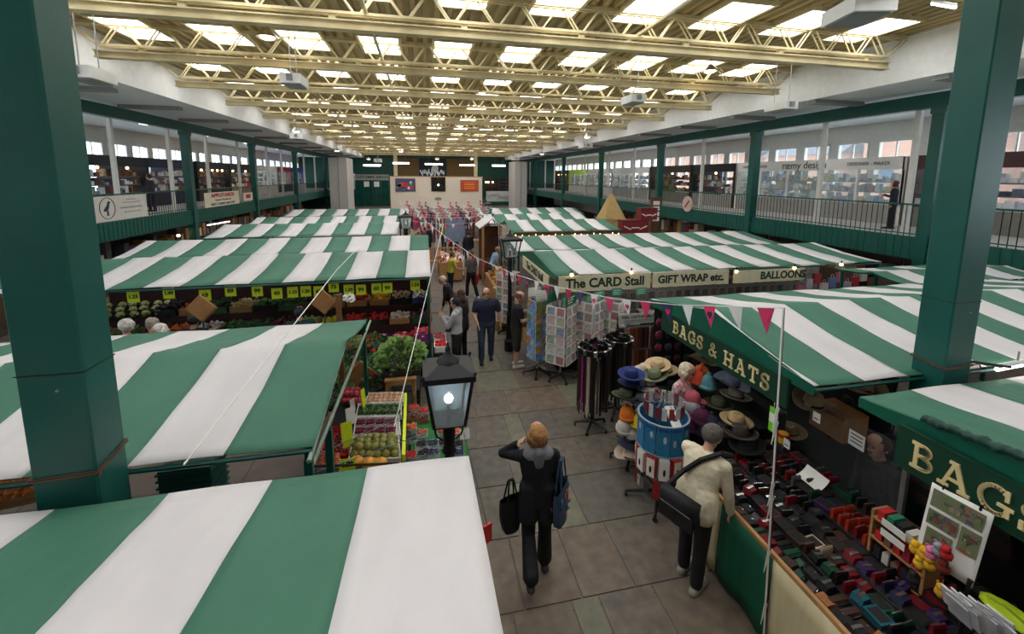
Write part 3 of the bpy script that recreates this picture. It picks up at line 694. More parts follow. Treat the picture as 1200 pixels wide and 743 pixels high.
shop('right', 30.0, 36.5, 'white picture shop covered in small photographs on right gallery', WF, cmat((156, 154, 148)), mix+cool, glazed=True, seed=15)
shop('right', 36.7, 42.5, 'white shop with red posters in its windows on right gallery', WF, WF, [(196, 40, 60), (230, 225, 220), (210, 60, 80), (160, 150, 60)], glazed=True, seed=16)
shop('right', 42.7, 48.5, 'shop with lime green fascia far along right gallery', cmat((170, 200, 50)), WF, mix, glazed=True, seed=17)
shop('right', 48.7, 54, 'dark lamp-lit shop furthest along right gallery', cmat((50, 40, 36)), cmat((60, 50, 44)), warm, lamps=4, seed=18)
# lit panels in the galleries
pan = [MB().b2((-.6, -.3, -.02), (.6, .3, .02)).mesh('lit_panel', mat('lit_led_panel', (248, 250, 255), .4, var=0, emit=8)), MB().b2((-.66, -.36, -.015), (.66, .36, .03)).mesh('tray', WHITE)]
for side, X, ys in (('left', -12.6, (12, 18, 24, 30, 36, 43, 50, 57)), ('right', 15.8, (5, 10, 15, 20, 25, 31, 37, 44, 51, 57))):
    for i, y in enumerate(ys):
        t = thing('ceiling_panel_light', 'lit rectangular panel light in the %s gallery ceiling, %s from near end' % (side, ORD[i]), 'ceiling light', (X, y, 6.62), 0, side+' gallery panel lights')
        inst(pan[0], 'diffuser', t, (0, 0, -.02)); inst(pan[1], 'tray', t, (0, 0, .005))
# banners on the railings
def banner(label, pts, X, parts, m=None):
    c = [at(p[0], p[1], x=X) for p in pts]
    y0, y1 = (c[0].y+c[3].y)/2, (c[1].y+c[2].y)/2; z0 = min((c[2].z+c[3].z)/2, 9); z1 = (c[0].z+c[1].z)/2
    t = thing('railing_banner', label, 'banner', (X+.03, (y0+y1)/2, z0)); L = (y1-y0)/2; h = z1-z0
    MB().b2((0, -L, 0), (.02, L, h)).build('cloth', m or mat('banner_cloth', (206, 204, 196), .7, var=.05), t)
    parts(t, L, h); return t
def facing(me): return me
def bn1(t, L, h):
    R = (0, 0, PI/2)
    rg = MB(); n = 24; cy, cz, r = -L*.58, h*.52, h*.42
    for i in range(n):
        a, b = 2*PI*i/n, 2*PI*(i+1)/n
        rg.cyl((.025, cy+r*math.cos(a), cz+r*math.sin(a)), (.025, cy+r*math.cos(b), cz+r*math.sin(b)), .012, n=4)
    rg.build('printed_ring', INKB, t)
    bd = MB().prism([(cy+q[0]*r, cz+q[1]*r) for q in ((-.55, -.25), (-.3, .05), (-.1, .2), (.05, .45), (.12, .62), (.28, .66), (.5, .52), (.32, .46), (.25, .2), (.1, -.12), (-.1, -.25), (-.3, -.28))], 0, .02, .03)
    bd.cyl((.028, cy-.05*r, cz-.25*r), (.028, cy-.1*r, cz-.7*r), .012, n=4).cyl((.028, cy+.05*r, cz-.2*r), (.028, cy+.06*r, cz-.7*r), .012, n=4)
    bd.build('printed_bird', INKB, t)
    for k, (w, z, th) in enumerate(((.55, .8, .05), (.9, .68, .05), (1.1, .46, .09), (.8, .28, .06))):
        MB().b2((.02, L*.35-w*L*.4, z*h), (.026, L*.35+w*L*.4, z*h+th*h*.5)).build('print_line', cmat((120, 120, 130)), t)
banner('white banner printed with a dark bird on the left gallery railing', ((107, 231), (169, 227), (172, 253.5), (111, 261)), -10.8, bn1)
def bn2(t, L, h):
    inst(flat(text_mesh('APPLEYARDS', h*.34, INKR, .01)), 'lettering', t, (.03, 0, h*.78), (0, 0, PI/2), (L/1.15, 1, 1))
    inst(flat(text_mesh('Home Produced', h*.2, INKB, .0)), 'lettering', t, (.03, 0, h*.48), (0, 0, PI/2), (L/1.15, 1, 1))
    inst(flat(text_mesh('DRY CURED BACON', h*.22, INKB, .004)), 'lettering', t, (.03, 0, h*.2), (0, 0, PI/2), (L/1.15, 1, 1))
banner('cream banner lettered APPLEYARDS in red on the left gallery railing', ((238, 225.5), (279, 224), (279, 240), (239, 243.5)), -10.8, bn2, mat('banner_cream', (214, 206, 184), .7, var=.04))
def bn3(t, L, h): MB().b2((.02, -L*.5, h*.3), (.03, L*.5, h*.8)).build('printed_crest', INKR, t)
banner('small cream banner with a dark crest beyond the APPLEYARDS banner', ((284, 226), (295, 225.5), (295, 234.5), (285, 235.5)), -10.8, bn3, mat('banner_cream', (214, 206, 184)))
t = thing('round_sign', 'round pinkish sign hung on the right gallery railing', 'sign', (13.9, at(806, 239, x=13.9).y, at(806, 239, x=13.9).z))
MB().cyl((0, 0, 0), (-.04, 0, 0), .42, n=20).build('disc', cmat((206, 180, 170)), t); MB().box((-.05, 0, 0), (.02, .08, .5), rx=.7).build('printed_bar', REDM, t)

# ================================================================ LEFT SIDE: FRUIT STAND
def lerp(a, b, t): return a+(b-a)*t
def quadpt(c, u, v):
    """c: near-left, near-right, far-right, far-left"""
    return c[0].lerp(c[1], u).lerp(c[3].lerp(c[2], u), v)
def region(pts, z): return [at(p[0], p[1], z=z) for p in pts]
def ballmesh(name, m, r, seg=8, rings=6): return MB().ball((0, 0, 0), r, seg, rings).mesh(name, m)
FR = {
 'mango': (ballmesh('mango', mat('mango_skin', (112, 128, 62), .4, var=.35, scale=9, vcol=(166, 152, 70)), (.062, .05, .047), 10, 7), 'stalk'),
 'apple': (ballmesh('apple', mat('red_apple_skin', (168, 44, 42), .35, var=.4, scale=8, vcol=(206, 120, 70)), (.05, .05, .045), 10, 7), 'stalk'),
 'pomegranate': (ballmesh('pomegranate', mat('pomegranate_skin', (176, 52, 62), .4, var=.3, scale=10), (.055, .055, .052), 10, 7), 'crown'),
 'pink_apple': (ballmesh('pink_apple', mat('pink_apple_skin', (206, 128, 112), .4, var=.3, scale=12, vcol=(224, 196, 150)), (.045, .045, .04), 8, 6), 'stalk'),
 'avocado': (ballmesh('avocado', mat('avocado_skin', (62, 92, 44), .5, var=.35, scale=14), (.055, .031, .029), 8, 6), 'stalk'),
 'orange': (ballmesh('orange', mat('orange_skin', (226, 128, 40), .45, var=.15, scale=20), .05, 9, 6), 'stalk'),
}
STALK = MB().cyl((0, 0, 0), (.004, 0, .014), .004, .003, 5).mesh('stalk', WOOD_D)
CROWN = MB().cyl((0, 0, -.003), (0, 0, .018), .008, .016, 6).mesh('crown', cmat((120, 50, 40)))
TRAYW = mat('white_tray', (214, 212, 206), .6, var=.05); 
def fruit(kind, p, label, group, rr):
    me, top = FR[kind]
    o = inst(me, kind, None, p, (rr.uniform(-.4, .4), rr.uniform(-.4, .4), rr.uniform(0, 6.3)), rr.uniform(.9, 1.08)); tag(o, label, kind.replace('_', ' '), group)
    h = {'mango': .045, 'apple': .043, 'pomegranate': .05, 'pink_apple': .038, 'avocado': .032, 'orange': .048}[kind]
    inst(STALK if top == 'stalk' else CROWN, top, o, (0, 0, h))
def tray(label, c, h=.07, m=None, th=.012, cat='tray', name='display_tray', group='fruit display trays'):
    cen = sum(c, Vector())/4; t = thing(name, label, cat, cen, 0, group); q = [p-cen for p in c]
    b = MB(); b._add([tuple(p) for p in q]+[tuple(p+Vector((0, 0, th))) for p in q], [(0, 3, 2, 1), (4, 5, 6, 7), (0, 1, 5, 4), (1, 2, 6, 5), (2, 3, 7, 6), (3, 0, 4, 7)]); b.build('base', m or TRAYW, t)
    for i in range(4):
        a, e = q[i], q[(i+1) % 4]; d = (e-a); n = Vector((-d.y, d.x, 0)).normalized()*th
        w = MB(); w._add([tuple(v) for v in (a, e, e+n, a+n)]+[tuple(v+Vector((0, 0, h))) for v in (a, e, e+n, a+n)], [(0, 3, 2, 1), (4, 5, 6, 7), (0, 1, 5, 4), (1, 2, 6, 5), (2, 3, 7, 6), (3, 0, 4, 7)]); w.build('side', m or TRAYW, t)
    return t
TZ = .86
# tables
def table(label, c0, c1, z, cloth=None, legs=True, name='market_table'):
    t = thing(name, label, 'table', ((c0[0]+c1[0])/2, (c0[1]+c1[1])/2, 0)); w, d = (c1[0]-c0[0])/2, (c1[1]-c0[1])/2
    MB().b2((-w, -d, z-.04), (w, d, z)).build('tabletop', WOOD_D if cloth is None else cloth, t)
    if cloth is not None:
        for a, b in (((-w-.01, -d-.01), (w+.01, -d)), ((-w-.01, d), (w+.01, d+.01)), ((-w-.01, -d), (-w, d)), ((w, -d), (w+.01, d))): MB().b2((a[0], a[1], .06), (b[0], b[1], z)).build('cloth_skirt', cloth, t)
    for sx in (-1, 1):
        for sy in (-1, 1): MB().b2((sx*(w-.06)-.03, sy*(d-.06)-.03, 0), (sx*(w-.06)+.03, sy*(d-.06)+.03, z-.04)).build('leg', WOOD_D, t)
    return t
DKCLOTH = mat('black_cloth', (26, 28, 28), .8, var=.2)
table('long dark trestle table under the open fruit trays', (-1.28, 4.45), (-.26, 6.38), TZ-.01, DKCLOTH)
table('table under green matting carrying the berry punnets beside the lantern', (-.22, 4.5), (.46, 5.98), TZ-.05, mat('green_matting', (44, 110, 52), .9, var=.2, scale=60))
rr = random.Random(12)
def heap(kind, pts, z, nu, nv, lab, group, layers=1, jit=.25):
    c = region(pts, z); k = 0
    for L in range(layers):
        for j in range(nv-L):
            for i in range(nu-L):
                u = (i+.5+L*.5+rr.uniform(-jit, jit)*.5)/nu; v = (j+.5+L*.5+rr.uniform(-jit, jit)*.5)/nv
                p = quadpt(c, u, v); r = {'mango': .05, 'apple': .046, 'pomegranate': .053, 'pink_apple': .042, 'avocado': .031, 'orange': .05}[kind]
                p.z = z+.014+r+L*r*1.25
                lb = '%s, %s along the %s %srow of %s' % (kind.replace('_', ' '), ORD[i], ORD[j], 'upper ' if L else '', lab)
                fruit(kind, p, lb, group, rr)
tray('white tray of green mangoes at the near end of fruit stand', region(((408, 545), (470, 543), (468, 516), (414, 517)), TZ))
heap('mango', ((410, 541), (469, 540), (466, 517), (416, 519)), TZ, 6, 4, 'the mango tray', 'mangoes', 2)
tray('white tray of plum punnets in the middle of fruit stand', region(((414, 516), (470, 515), (468, 493), (417, 494)), TZ))
tray('white tray of avocados behind the plum punnets', region(((417, 493), (471, 492), (471, 477), (420, 478)), TZ))
heap('avocado', ((418, 493), (470, 492), (470, 478), (421, 479)), TZ, 6, 4, 'the avocado tray', 'avocados', 2)
tray('white box of pale pink apples at the far end of fruit stand', region(((427, 477), (473, 476), (473, 464), (432, 465)), TZ))
heap('pink_apple', ((429, 476.5), (472, 475.5), (472, 465), (433, 466)), TZ, 7, 3, 'the far white box', 'pale pink apples', 1, .05)
heap('pomegranate', ((400, 478), (424, 477), (424, 462), (402, 463)), TZ, 4, 3, 'the pomegranate heap', 'pomegranates', 2)
tray('grey tray of red apples at the near left corner of fruit stand', region(((371, 556), (397, 555), (398, 537), (375, 538)), TZ), m=GREY)
heap('apple', ((372, 554), (397, 553), (398, 538), (376, 539)), TZ, 3, 3, 'the near corner apple tray', 'red apples', 1)
fruit('apple', quadpt(region(((372, 554), (397, 553), (398, 538), (376, 539)), TZ), .5, .6)+Vector((0, 0, .12)), 'red apple perched on top of the near corner apple tray', 'red apples', rr)
# red bag of cherries
t = thing('cherry_bag', 'open red bag of dark red cherries left of the mangoes', 'bag', sum(region(((378, 539), (407, 537), (409, 508), (385, 510)), TZ), Vector())/4)
c = [p-Vector(t.location) for p in region(((377, 541), (409, 539), (411, 506), (384, 508)), TZ)]
b = MB(); b._add([tuple(p) for p in c]+[tuple(p*1.1+Vector((0, 0, .08))) for p in c], [(0, 3, 2, 1), (0, 1, 5, 4), (1, 2, 6, 5), (2, 3, 7, 6), (3, 0, 4, 7)]); b.build('bag_film', mat('red_film', (200, 40, 34), .4, var=.15), t)
b = MB()
for i in range(110):
    p = quadpt(c, rr.uniform(.05, .95), rr.uniform(.05, .95)); b.ball((p.x, p.y, .03+rr.uniform(0, .05)), .017, 6, 4)
b.build('cherries', mat('cherry_skin', (112, 30, 34), .3, var=.3, scale=30), t)['kind'] = 'stuff'
# melons
MEL = ballmesh('orange_melon', mat('melon_skin', (226, 158, 48), .5, var=.12, scale=12), (.085, .075, .07), 12, 8)
for i, q in enumerate(((418, 545), (432, 547), (446, 547))):
    p = at(q[0], q[1]+3, z=TZ); o = inst(MEL, 'orange_melon', None, (p.x, p.y, TZ+.07)); tag(o, 'orange melon below the mango tray, %s from the left' % ORD[i], 'melon', 'orange melons'); inst(STALK, 'stalk', o, (0, 0, .068))
# plum punnets: clear boxes with countable plums
PUN = glass('punnet_plastic', (225, 230, 230), .3, .1)
PLUM = MB().ball((0, 0, 0), .02, 8, 5).mesh('plum', mat('plum_skin', (122, 32, 60), .35, var=.3, scale=20))
def punnet(label, p, w, d, h, mesh=None, n=0, cat='punnet', mt=None, stuff=None, group='plum punnets', rz=.0):
    t = thing('fruit_punnet', label, cat, p, rz, group)
    b = MB().b2((-w/2, -d/2, 0), (w/2, d/2, .006)); b.build('base', mt or PUN, t)
    for a, e in (((-w/2, -d/2), (w/2, -d/2+.004)), ((-w/2, d/2-.004), (w/2, d/2)), ((-w/2, -d/2), (-w/2+.004, d/2)), ((w/2-.004, -d/2), (w/2, d/2))): MB().b2((a[0], a[1], .006), (e[0], e[1], h)).build('side', mt or PUN, t)
    if mesh is not None:
        nx = 4; ny = 3
        for L in range(2):
            for i in range(nx-L):
                for j in range(ny-L): inst(mesh, mesh.name, t, (-w/2+(i+.5+L*.5)*w/nx, -d/2+(j+.5+L*.5)*d/ny, .03+L*.028))
    if stuff:
        s = MB(); m, r, cnt = stuff
        for i in range(cnt): s.ball((rr.uniform(-w/2+r, w/2-r), rr.uniform(-d/2+r, d/2-r), .012+rr.uniform(.4, 1)*h*.9), r, 6, 4)
        s.build('berries', m, t)['kind'] = 'stuff'
    return t
cq = region(((415, 515), (464, 514), (462, 494), (419, 495)), TZ)
for j in range(2):
    for i in range(4):
        p = quadpt(cq, (i+.5)/4, (j+.5)/2); p.z = TZ+.013
        punnet('clear punnet of purple plums, %s along the %s row of its tray' % (ORD[i], ('near', 'far')[j]), p, .135, .17, .06, PLUM)
rasp = mat('raspberry', (190, 36, 48), .5, var=.3, scale=60); straw = mat('strawberry', (202, 40, 40), .4, var=.25, scale=40); blackb = mat('blackberry', (38, 28, 44), .35, var=.4, scale=60)
nect = mat('nectarine', (202, 96, 62), .4, var=.35, scale=18); figm = mat('fig_skin', (104, 60, 56), .5, var=.35, scale=20); blueb = mat('blueberry', (44, 50, 84), .5, var=.3, scale=50)
BROWNP = mat('brown_pulp_punnet', (150, 100, 64), .8, var=.1)
BZ = TZ-.045
bl = [('strawberries', straw, .016, None, (485, 481)), ('strawberries by the lantern', straw, .016, None, (497, 484)), ('figs', figm, .022, BROWNP, (483, 491)), ('dark figs', figm, .022, BROWNP, (496, 493)), ('figs behind the post', figm, .022, BROWNP, (512, 494)), ('figs at the aisle side', figm, .022, BROWNP, (534, 495)),
      ('ripe nectarines', nect, .026, None, (482, 504)), ('nectarines in the middle', nect, .026, None, (495, 510)), ('nectarines right of the post', nect, .026, None, (533, 510)),
      ('blackberries', blackb, .014, None, (482, 517)), ('blackberries in the second place', blackb, .014, None, (494, 524)), ('blueberries', blueb, .01, None, (507, 523)), ('blackberries at the aisle corner', blackb, .014, None, (536, 524)), ('blueberries under the canopy edge', blueb, .01, None, (508, 534)), ('raspberries', rasp, .012, None, (481, 537)), ('blackberries beside raspberries', blackb, .014, None, (496, 534)), ('blueberries at the near aisle corner', blueb, .01, None, (537, 534)), ('red nectarines near the table edge', nect, .026, None, (519, 508)), ('blackberries behind the post', blackb, .014, None, (521, 522))]
for nm, m, r, mt, q in bl:
    p = at(q[0], q[1], z=BZ+.003); punnet('punnet of %s on the green matting' % nm, p, .15, .13, .055, None, mt=mt, stuff=(m, r, 60 if r < .02 else 22), group='berry punnets', rz=-.02)
# price cards on the fruit stand
def price_card(label, p, w, h, txt=None, rz=0, tilt=0, m=None, group='yellow price cards', name='price_card', size=.6):
    t = thing(name, label, 'price card', p, rz, group); t.rotation_euler = (tilt, 0, rz)
    MB().b2((-w/2, -.004, 0), (w/2, .004, h)).build('card', m or YELLOW, t)
    if txt: inst(flat(text_mesh(txt, h*size, INK, .004, .001)), 'lettering', t, (0, -.006, h*.5))
    MB().cyl((0, .006, -.04), (0, .006, h*.5), .004, n=5).build('holder', STEEL, t)
    return t
price_card('yellow price card reading 1.89 before the mangoes', at(407, 551, y=4.55), .17, .12, '1.89', tilt=-.3)
price_card('tall yellow price card leaning beside the cherries', at(408, 524, z=TZ+.03), .13, .30, None, .35, -.25, size=.3)
price_card('tall yellow price card beside the pomegranates', at(428, 481, z=TZ+.03), .10, .32, None, 1.2, -.1)
price_card('white price card above the cherries', at(412, 497, z=TZ+.05), .12, .22, None, .5, -.2, PAPER, 'white price cards')
price_card('white price card beside the pomegranate heap', at(414, 482, z=TZ+.03), .08, .18, None, .9, -.1, PAPER, 'white price cards')
c = region(((471, 541), (475, 541), (477, 467), (474, 467)), TZ)
t = thing('edge_strip', 'long fluorescent yellow strip along the aisle side of trays', 'strip', (c[0]+c[2])/2); 
b = MB(); q = [p-(c[0]+c[2])/2 for p in c]; b._add([tuple(v) for v in q]+[tuple(v+Vector((0, 0, .09))) for v in q], [(0, 3, 2, 1), (4, 5, 6, 7), (0, 1, 5, 4), (1, 2, 6, 5), (2, 3, 7, 6), (3, 0, 4, 7)]); b.build('strip', YELLOW, t)
p = at(545, 515, z=TZ-.03); price_card('white and red card clipped to the berry table corner', p, .13, .13, None, .2, -.2, PAPER, 'white price cards')
# crate of oranges behind the big left column
c = region(((-14, 601), (47, 588), (47, 566), (-14, 573)), .86)
tray('wooden crate of oranges left of the big green column', c, .09, WOOD, cat='crate', name='fruit_crate')
heap('orange', ((-12, 599), (46, 587), (46, 568), (-12, 574)), .86, 8, 3, 'the orange crate', 'oranges', 1)
table('dark table under the orange crate behind the left column', (-3.3, 3.65), (-2.0, 4.35), .84, DKCLOTH)
# railing frame of the fruit stand
fr = thing('stand_frame', 'dark green pole frame with cords around the fruit stand', 'frame', (-1.25, 4.35, 0))
MB().b2((-.025, -.025, 0), (.025, .025, 1.28)).build('post', GREEN, fr)
a = Vector((-1.25, 4.35, 0))
MB().tube([Vector((0, 0, 1.2)), at(467, 543, z=1.0)-a], .012, 6).build('brace', BLACK, fr)
for z, e in ((1.28, (473, 488)), (1.1, (500, 507))): MB().tube([Vector((0, 0, z)), at(e[0], e[1], z=z-.05)-a], .005, 4).build('cord', mat('blue_grey_cord', (120, 140, 160), .6), fr)

# ---------------------------------------------------------------- plants
def foliage(n, rx, ry, rz, m, leaf=.06, seed=1, name='foliage', parent=None, loc=(0, 0, 0)):
    q = random.Random(seed); b = MB()
    for i in range(n):
        t, u = q.uniform(0, 2*PI), q.uniform(-.3, 1); rad = math.sqrt(max(0, 1-u*u))*q.uniform(.6, 1)
        c = Vector((rx*rad*math.cos(t), ry*rad*math.sin(t), rz*u)); s = leaf*q.uniform(.6, 1.3)
        a = Vector((math.cos(t)+q.uniform(-.7, .7), math.sin(t)+q.uniform(-.7, .7), q.uniform(-.2, .8))).normalized(); w = a.orthogonal().normalized()*s*.4
        b._add([c, c+a*s*.5+w, c+a*s, c+a*s*.5-w], [(0, 1, 2, 3)])
    o = b.build(name, m, parent, loc); o['kind'] = 'stuff'; return o
LEAF = [mat('leaf_mid', (64, 104, 44), .5, var=.35, scale=10), mat('leaf_dark', (34, 70, 34), .5, var=.35, scale=10), mat('leaf_light', (112, 148, 66), .5, var=.3, scale=10)]
REDF = mat('red_geranium', (214, 44, 40), .5, var=.2, scale=30); PINKF = mat('pink_flower', (210, 110, 160), .5, var=.2)
POT = mat('plastic_pot', (40, 34, 32), .6)
def plant(label, p, r, h, leafm, flowers, seed, fm=None, nleaf=150, group='potted geraniums', leaf=.07):
    t = thing('potted_plant', label, 'plant', p, 0, group); q = random.Random(seed)
    MB().lathe([(0, 0), (r*.45, 0), (r*.6, .12), (r*.63, .12), (r*.63, .14), (r*.5, .14), (0, .13)], n=12).build('pot', POT, t)
    foliage(nleaf, r, r, h-.12, leafm, leaf, seed, parent=t, loc=(0, 0, .14))
    for i in range(flowers):
        a = q.uniform(0, 2*PI); e = q.uniform(.2, .95)*r; f = MB(); z = h*q.uniform(.8, 1.12)
        for k in range(7): f.ball((q.uniform(-.03, .03), q.uniform(-.03, .03), q.uniform(0, .03)), .018, 5, 3)
        f.build('flower_head', fm or REDF, t, (e*math.cos(a), e*math.sin(a), z))
    return t
tg = [((398, 470), 1), ((381, 473), 0), ((397, 450), 3), ((410, 442), 2), ((424, 452), 2), ((440, 463), 2), ((443, 440), 1), ((430, 425), 2), ((414, 424), 2), ((400, 430), 1), ((452, 452), 0), ((384, 456), 2), ((436, 412), 3), ((448, 424), 0)]
where = ['behind the pomegranates', 'at the near left end of the flower bench', 'under the pale pole', 'beside the yellow star card', 'left of the cardboard diamond', 'below the cardboard diamond', 'left of the wooden stool', 'below the white notice', 'under the sloping canopy pole', 'nearest the canopy corner', 'tucked under the wooden stool', 'at the left edge of the flower bench', 'behind the cardboard diamond, tallest', 'right of the cardboard diamond']
for i, ((px_, py_), nf) in enumerate(tg):
    p = at(px_, py_, z=.62); plant('potted %s %s' % ('red geranium' if nf else 'leafy green plant', where[i]), p, .2, .36, LEAF[i % 2], nf, 30+i)
table('dark bench carrying the potted geraniums behind the fruit', (-1.5, 6.9), (-.15, 8.12), .60, DKCLOTH)
# big tray of trailing plants on a wooden stool
st = thing('wooden_stool', 'pale wooden stool holding a big tray of bushy plants', 'stool', (-.42, 6.64, 0))
for sx in (-1, 1):
    for sy in (-1, 1): MB().b2((sx*.2-.025, sy*.2-.025, 0), (sx*.2+.025, sy*.2+.025, 1.02)).build('leg', WOOD, st)
for z in (.35, .68, .95):
    MB().b2((-.2, -.225, z), (.2, -.195, z+.06)).build('rail', WOOD, st)
    MB().b2((-.225, -.2, z), (-.195, .2, z+.05)).build('rail', WOOD, st); MB().b2((.195, -.2, z), (.225, .2, z+.05)).build('rail', WOOD, st)
MB().b2((-.24, -.24, 1.02), (.24, .24, 1.05)).build('seat', WOOD, st)
pt = thing('plant_tray', 'bushy tray of green bedding plants with pink flowers on stool', 'plants', (-.42, 6.75, 1.05))
MB().b2((-.3, -.25, 0), (.3, .25, .08)).build('tray', POT, pt)
for i in range(6): MB().lathe([(0, 0), (.05, 0), (.075, .12), (0, .12)], (-.2+.2*(i % 3), -.12+.24*(i//3), .01), 8).build('pot', POT, pt)
foliage(700, .40, .34, .36, LEAF[2], .075, 77, parent=pt, loc=(0, .05, .16)); foliage(250, .36, .3, .30, LEAF[0], .07, 78, 'under_foliage', pt, (0, .03, .12))
for i in range(16):
    f = MB()
    for k in range(5): f.ball((rr.uniform(-.02, .02), rr.uniform(-.02, .02), 0), .016, 5, 3)
    f.build('flower_head', PINKF, pt, (rr.uniform(-.3, .35), rr.uniform(0, .35), .42+rr.uniform(-.05, .12)))
# boxes of bedding and veg behind the plants
lows = [('blue crate of potatoes right of the canopy corner', (408, 398), (60, 92, 150), (150, 110, 70)), ('green crate of brown onions beside the flower bench', (428, 393), (60, 110, 70), (178, 128, 78)), ('black crate of dark green courgettes behind the plants', (446, 393), (34, 36, 36), (44, 76, 44)), ('green crate of lettuces behind the plants', (445, 382), (60, 110, 70), (120, 160, 84)), ('black crate of beetroots behind the plants', (447, 402), (34, 36, 36), (54, 40, 60))]
def crate(label, p, w, d, h, mt, pm, n, r, seed, group='produce crates', pile_h=.06, rz=0, flatten=.8):
    t = thing('produce_crate', label, 'crate', p, rz, group); q = random.Random(seed)
    MB().b2((-w/2, -d/2, 0), (w/2, d/2, .02)).build('base', mt, t)
    for a, e in (((-w/2, -d/2), (w/2, -d/2+.015)), ((-w/2, d/2-.015), (w/2, d/2)), ((-w/2, -d/2), (-w/2+.015, d/2)), ((w/2-.015, -d/2), (w/2, d/2))): MB().b2((a[0], a[1], .02), (e[0], e[1], h)).build('side', mt, t)
    b = MB()
    for i in range(n):
        x, y = q.uniform(-w/2+r, w/2-r), q.uniform(-d/2+r, d/2-r); b.ball((x, y, h*.7+q.uniform(0, pile_h)), (r, r, r*flatten), 6, 4)
    b.build('produce', pm, t)['kind'] = 'stuff'
    return t
for i, (lb, q, mt, pm) in enumerate(lows): crate(lb, at(q[0], q[1], z=.62), .5, .36, .16, cmat(mt), cmat(pm, .6, .35), 50, .04, 60+i)
table('low dark table of crates between flower bench and vegetable stall', (-1.6, 8.16), (-.2, 8.57), .60, DKCLOTH)
# cardboard diamonds on sticks, wooden post with plastic bag
def diamond(label, px_, py_, y, s):
    c = at(px_, py_, y=y); t = thing('cardboard_sign', label, 'sign', (c.x, c.y, 0), 0, 'blank cardboard diamond signs')
    MB().box((0, 0, c.z), (s, .02, s), ry=PI/4).build('card', CARD, t); MB().box((.02, .025, c.z-.02), (s, .012, s), ry=PI/4).build('backing_card', CARD, t)
    MB().cyl((0, .04, .02), (0, .04, c.z), .015, n=6).build('stick', GREEN, t)
diamond('brown cardboard diamond sign among the geraniums', 423, 440, 6.9, .36)
diamond('brown cardboard diamond sign left of the carrots', 235, 361, 8.1, .34)
diamond('brown cardboard diamond sign near the middle of vegetable stall', 379, 354, 8.1, .32)
pw = thing('wooden_pole', 'brown wooden pole with a plastic bag tied on top', 'pole', (at(399, 400, y=6.72).x, 6.72, 0)); z = at(399, 345, y=6.72).z
MB().b2((-.035, -.035, 0), (.035, .035, z)).build('pole', mat('pole_wood', (120, 78, 48), .7, var=.2), pw)
f = foliage(60, .05, .045, .06, PAPER, .06, 5, 'plastic_bag', pw, (.16, -.03, z-.08)); 
# sloping pale poles at the canopy corner
sp = thing('awning_prop', 'pale green sloping prop poles at the corner of canopy', 'prop', (-.9, 4.4, 0))
for q0, q1 in (((362, 541, 2.1), (405, 400, 2.35)), ((366, 545, 1.9), (434, 376, 1.9))): MB().tube([at(q0[0], q0[1], z=q0[2])-Vector((-.9, 4.4, 0)), at(q1[0], q1[1], z=q1[2])-Vector((-.9, 4.4, 0))], .018, 6).build('pole', mat('pale_green_pole', (140, 160, 140), .5), sp)
MB().b2((-.03, -.6, 0), (.03, -.54, 1.9)).build('foot_post', GREEN, sp)
# potted roses at the near end of the stall are shown by leaf pots
for i, q in enumerate(((379, 487), (389, 480))): plant('small pot of %s herbs at the left of fruit stand' % ('curly', 'bushy')[i], at(q[0], q[1], z=TZ-.02), .12, .2, LEAF[0], 0, 90+i, nleaf=110, group='herb pots', leaf=.04)

# ================================================================ VEGETABLE STALL (left, second row)
STALLW = mat('maroon_boards', (62, 34, 32), .7, var=.2)
vc = thing('vegetable_counter', 'dark maroon stepped counter of the vegetable stall', 'counter', (-3.7, 8.6, 0))
for i, (y0, y1, z) in enumerate(((.0, .55, .72), (.55, 1.1, .98), (1.1, 1.7, 1.26))): MB().b2((-3.7, y0, 0), (3.75, y1, z)).build('step', STALLW, vc)
for i in range(18): MB().b2((-3.7+i*.414, -.012, .03), (-3.7+i*.414+.40, 0, .70)).build('board', STALLW, vc)
MB().b2((-3.75, 2.95, 0), (3.8, 3.0, 2.08)).build('back_wall', STALLW, vc)
MB().b2((3.77, .3, 0), (3.8, 3.0, 2.0)).build('end_wall', WOOD, vc)
veg = [(('leafy cabbages', (58, 96, 50), .07, 14), 'green'), (('dusty potatoes', (134, 100, 66), .035, 60), 'brown'), None, None, (('dark aubergines', (46, 34, 52), .05, 26), 'black'), (('orange carrots', (214, 104, 52), .026, 90), 'wood'), (('dark green kale', (36, 66, 38), .06, 30), 'green'), (('cream parsnips', (212, 192, 142), .028, 80), 'wood'), (('green peppers', (70, 118, 60), .045, 34), 'black'), (('green courgettes', (60, 96, 56), .035, 50), 'green'), (('dark avocado pears', (50, 62, 40), .04, 40), 'brown'), (('spring onions', (150, 176, 110), .03, 60), 'wood'), (('red tomatoes', (196, 44, 40), .034, 64), 'wood'), (('mixed peppers', (222, 170, 40), .045, 30), 'wood'), (('brown mushrooms', (176, 150, 124), .028, 70), 'black'), (('white mushrooms', (226, 220, 210), .028, 70), 'blue')]
MT = {'green': cmat((56, 96, 62)), 'brown': cmat((104, 70, 44)), 'black': cmat((34, 34, 34)), 'wood': WOOD, 'blue': cmat((70, 80, 130))}
N = len(veg); vx = lambda i: -7.25+i*7.15/(N-1)
for i, v in enumerate(veg):
    if not v: continue
    (nm, c_, r, n), mt = v
    m = cmat(c_, .55, .3, scale=9)
    tt = crate('crate of %s on the top step of vegetable stall' % nm, (vx(i), 9.98, 1.262), .44, .5, .13, MT[mt], m, n, r, 200+i, pile_h=.12)
    tt.rotation_euler = (0, 0, 0)
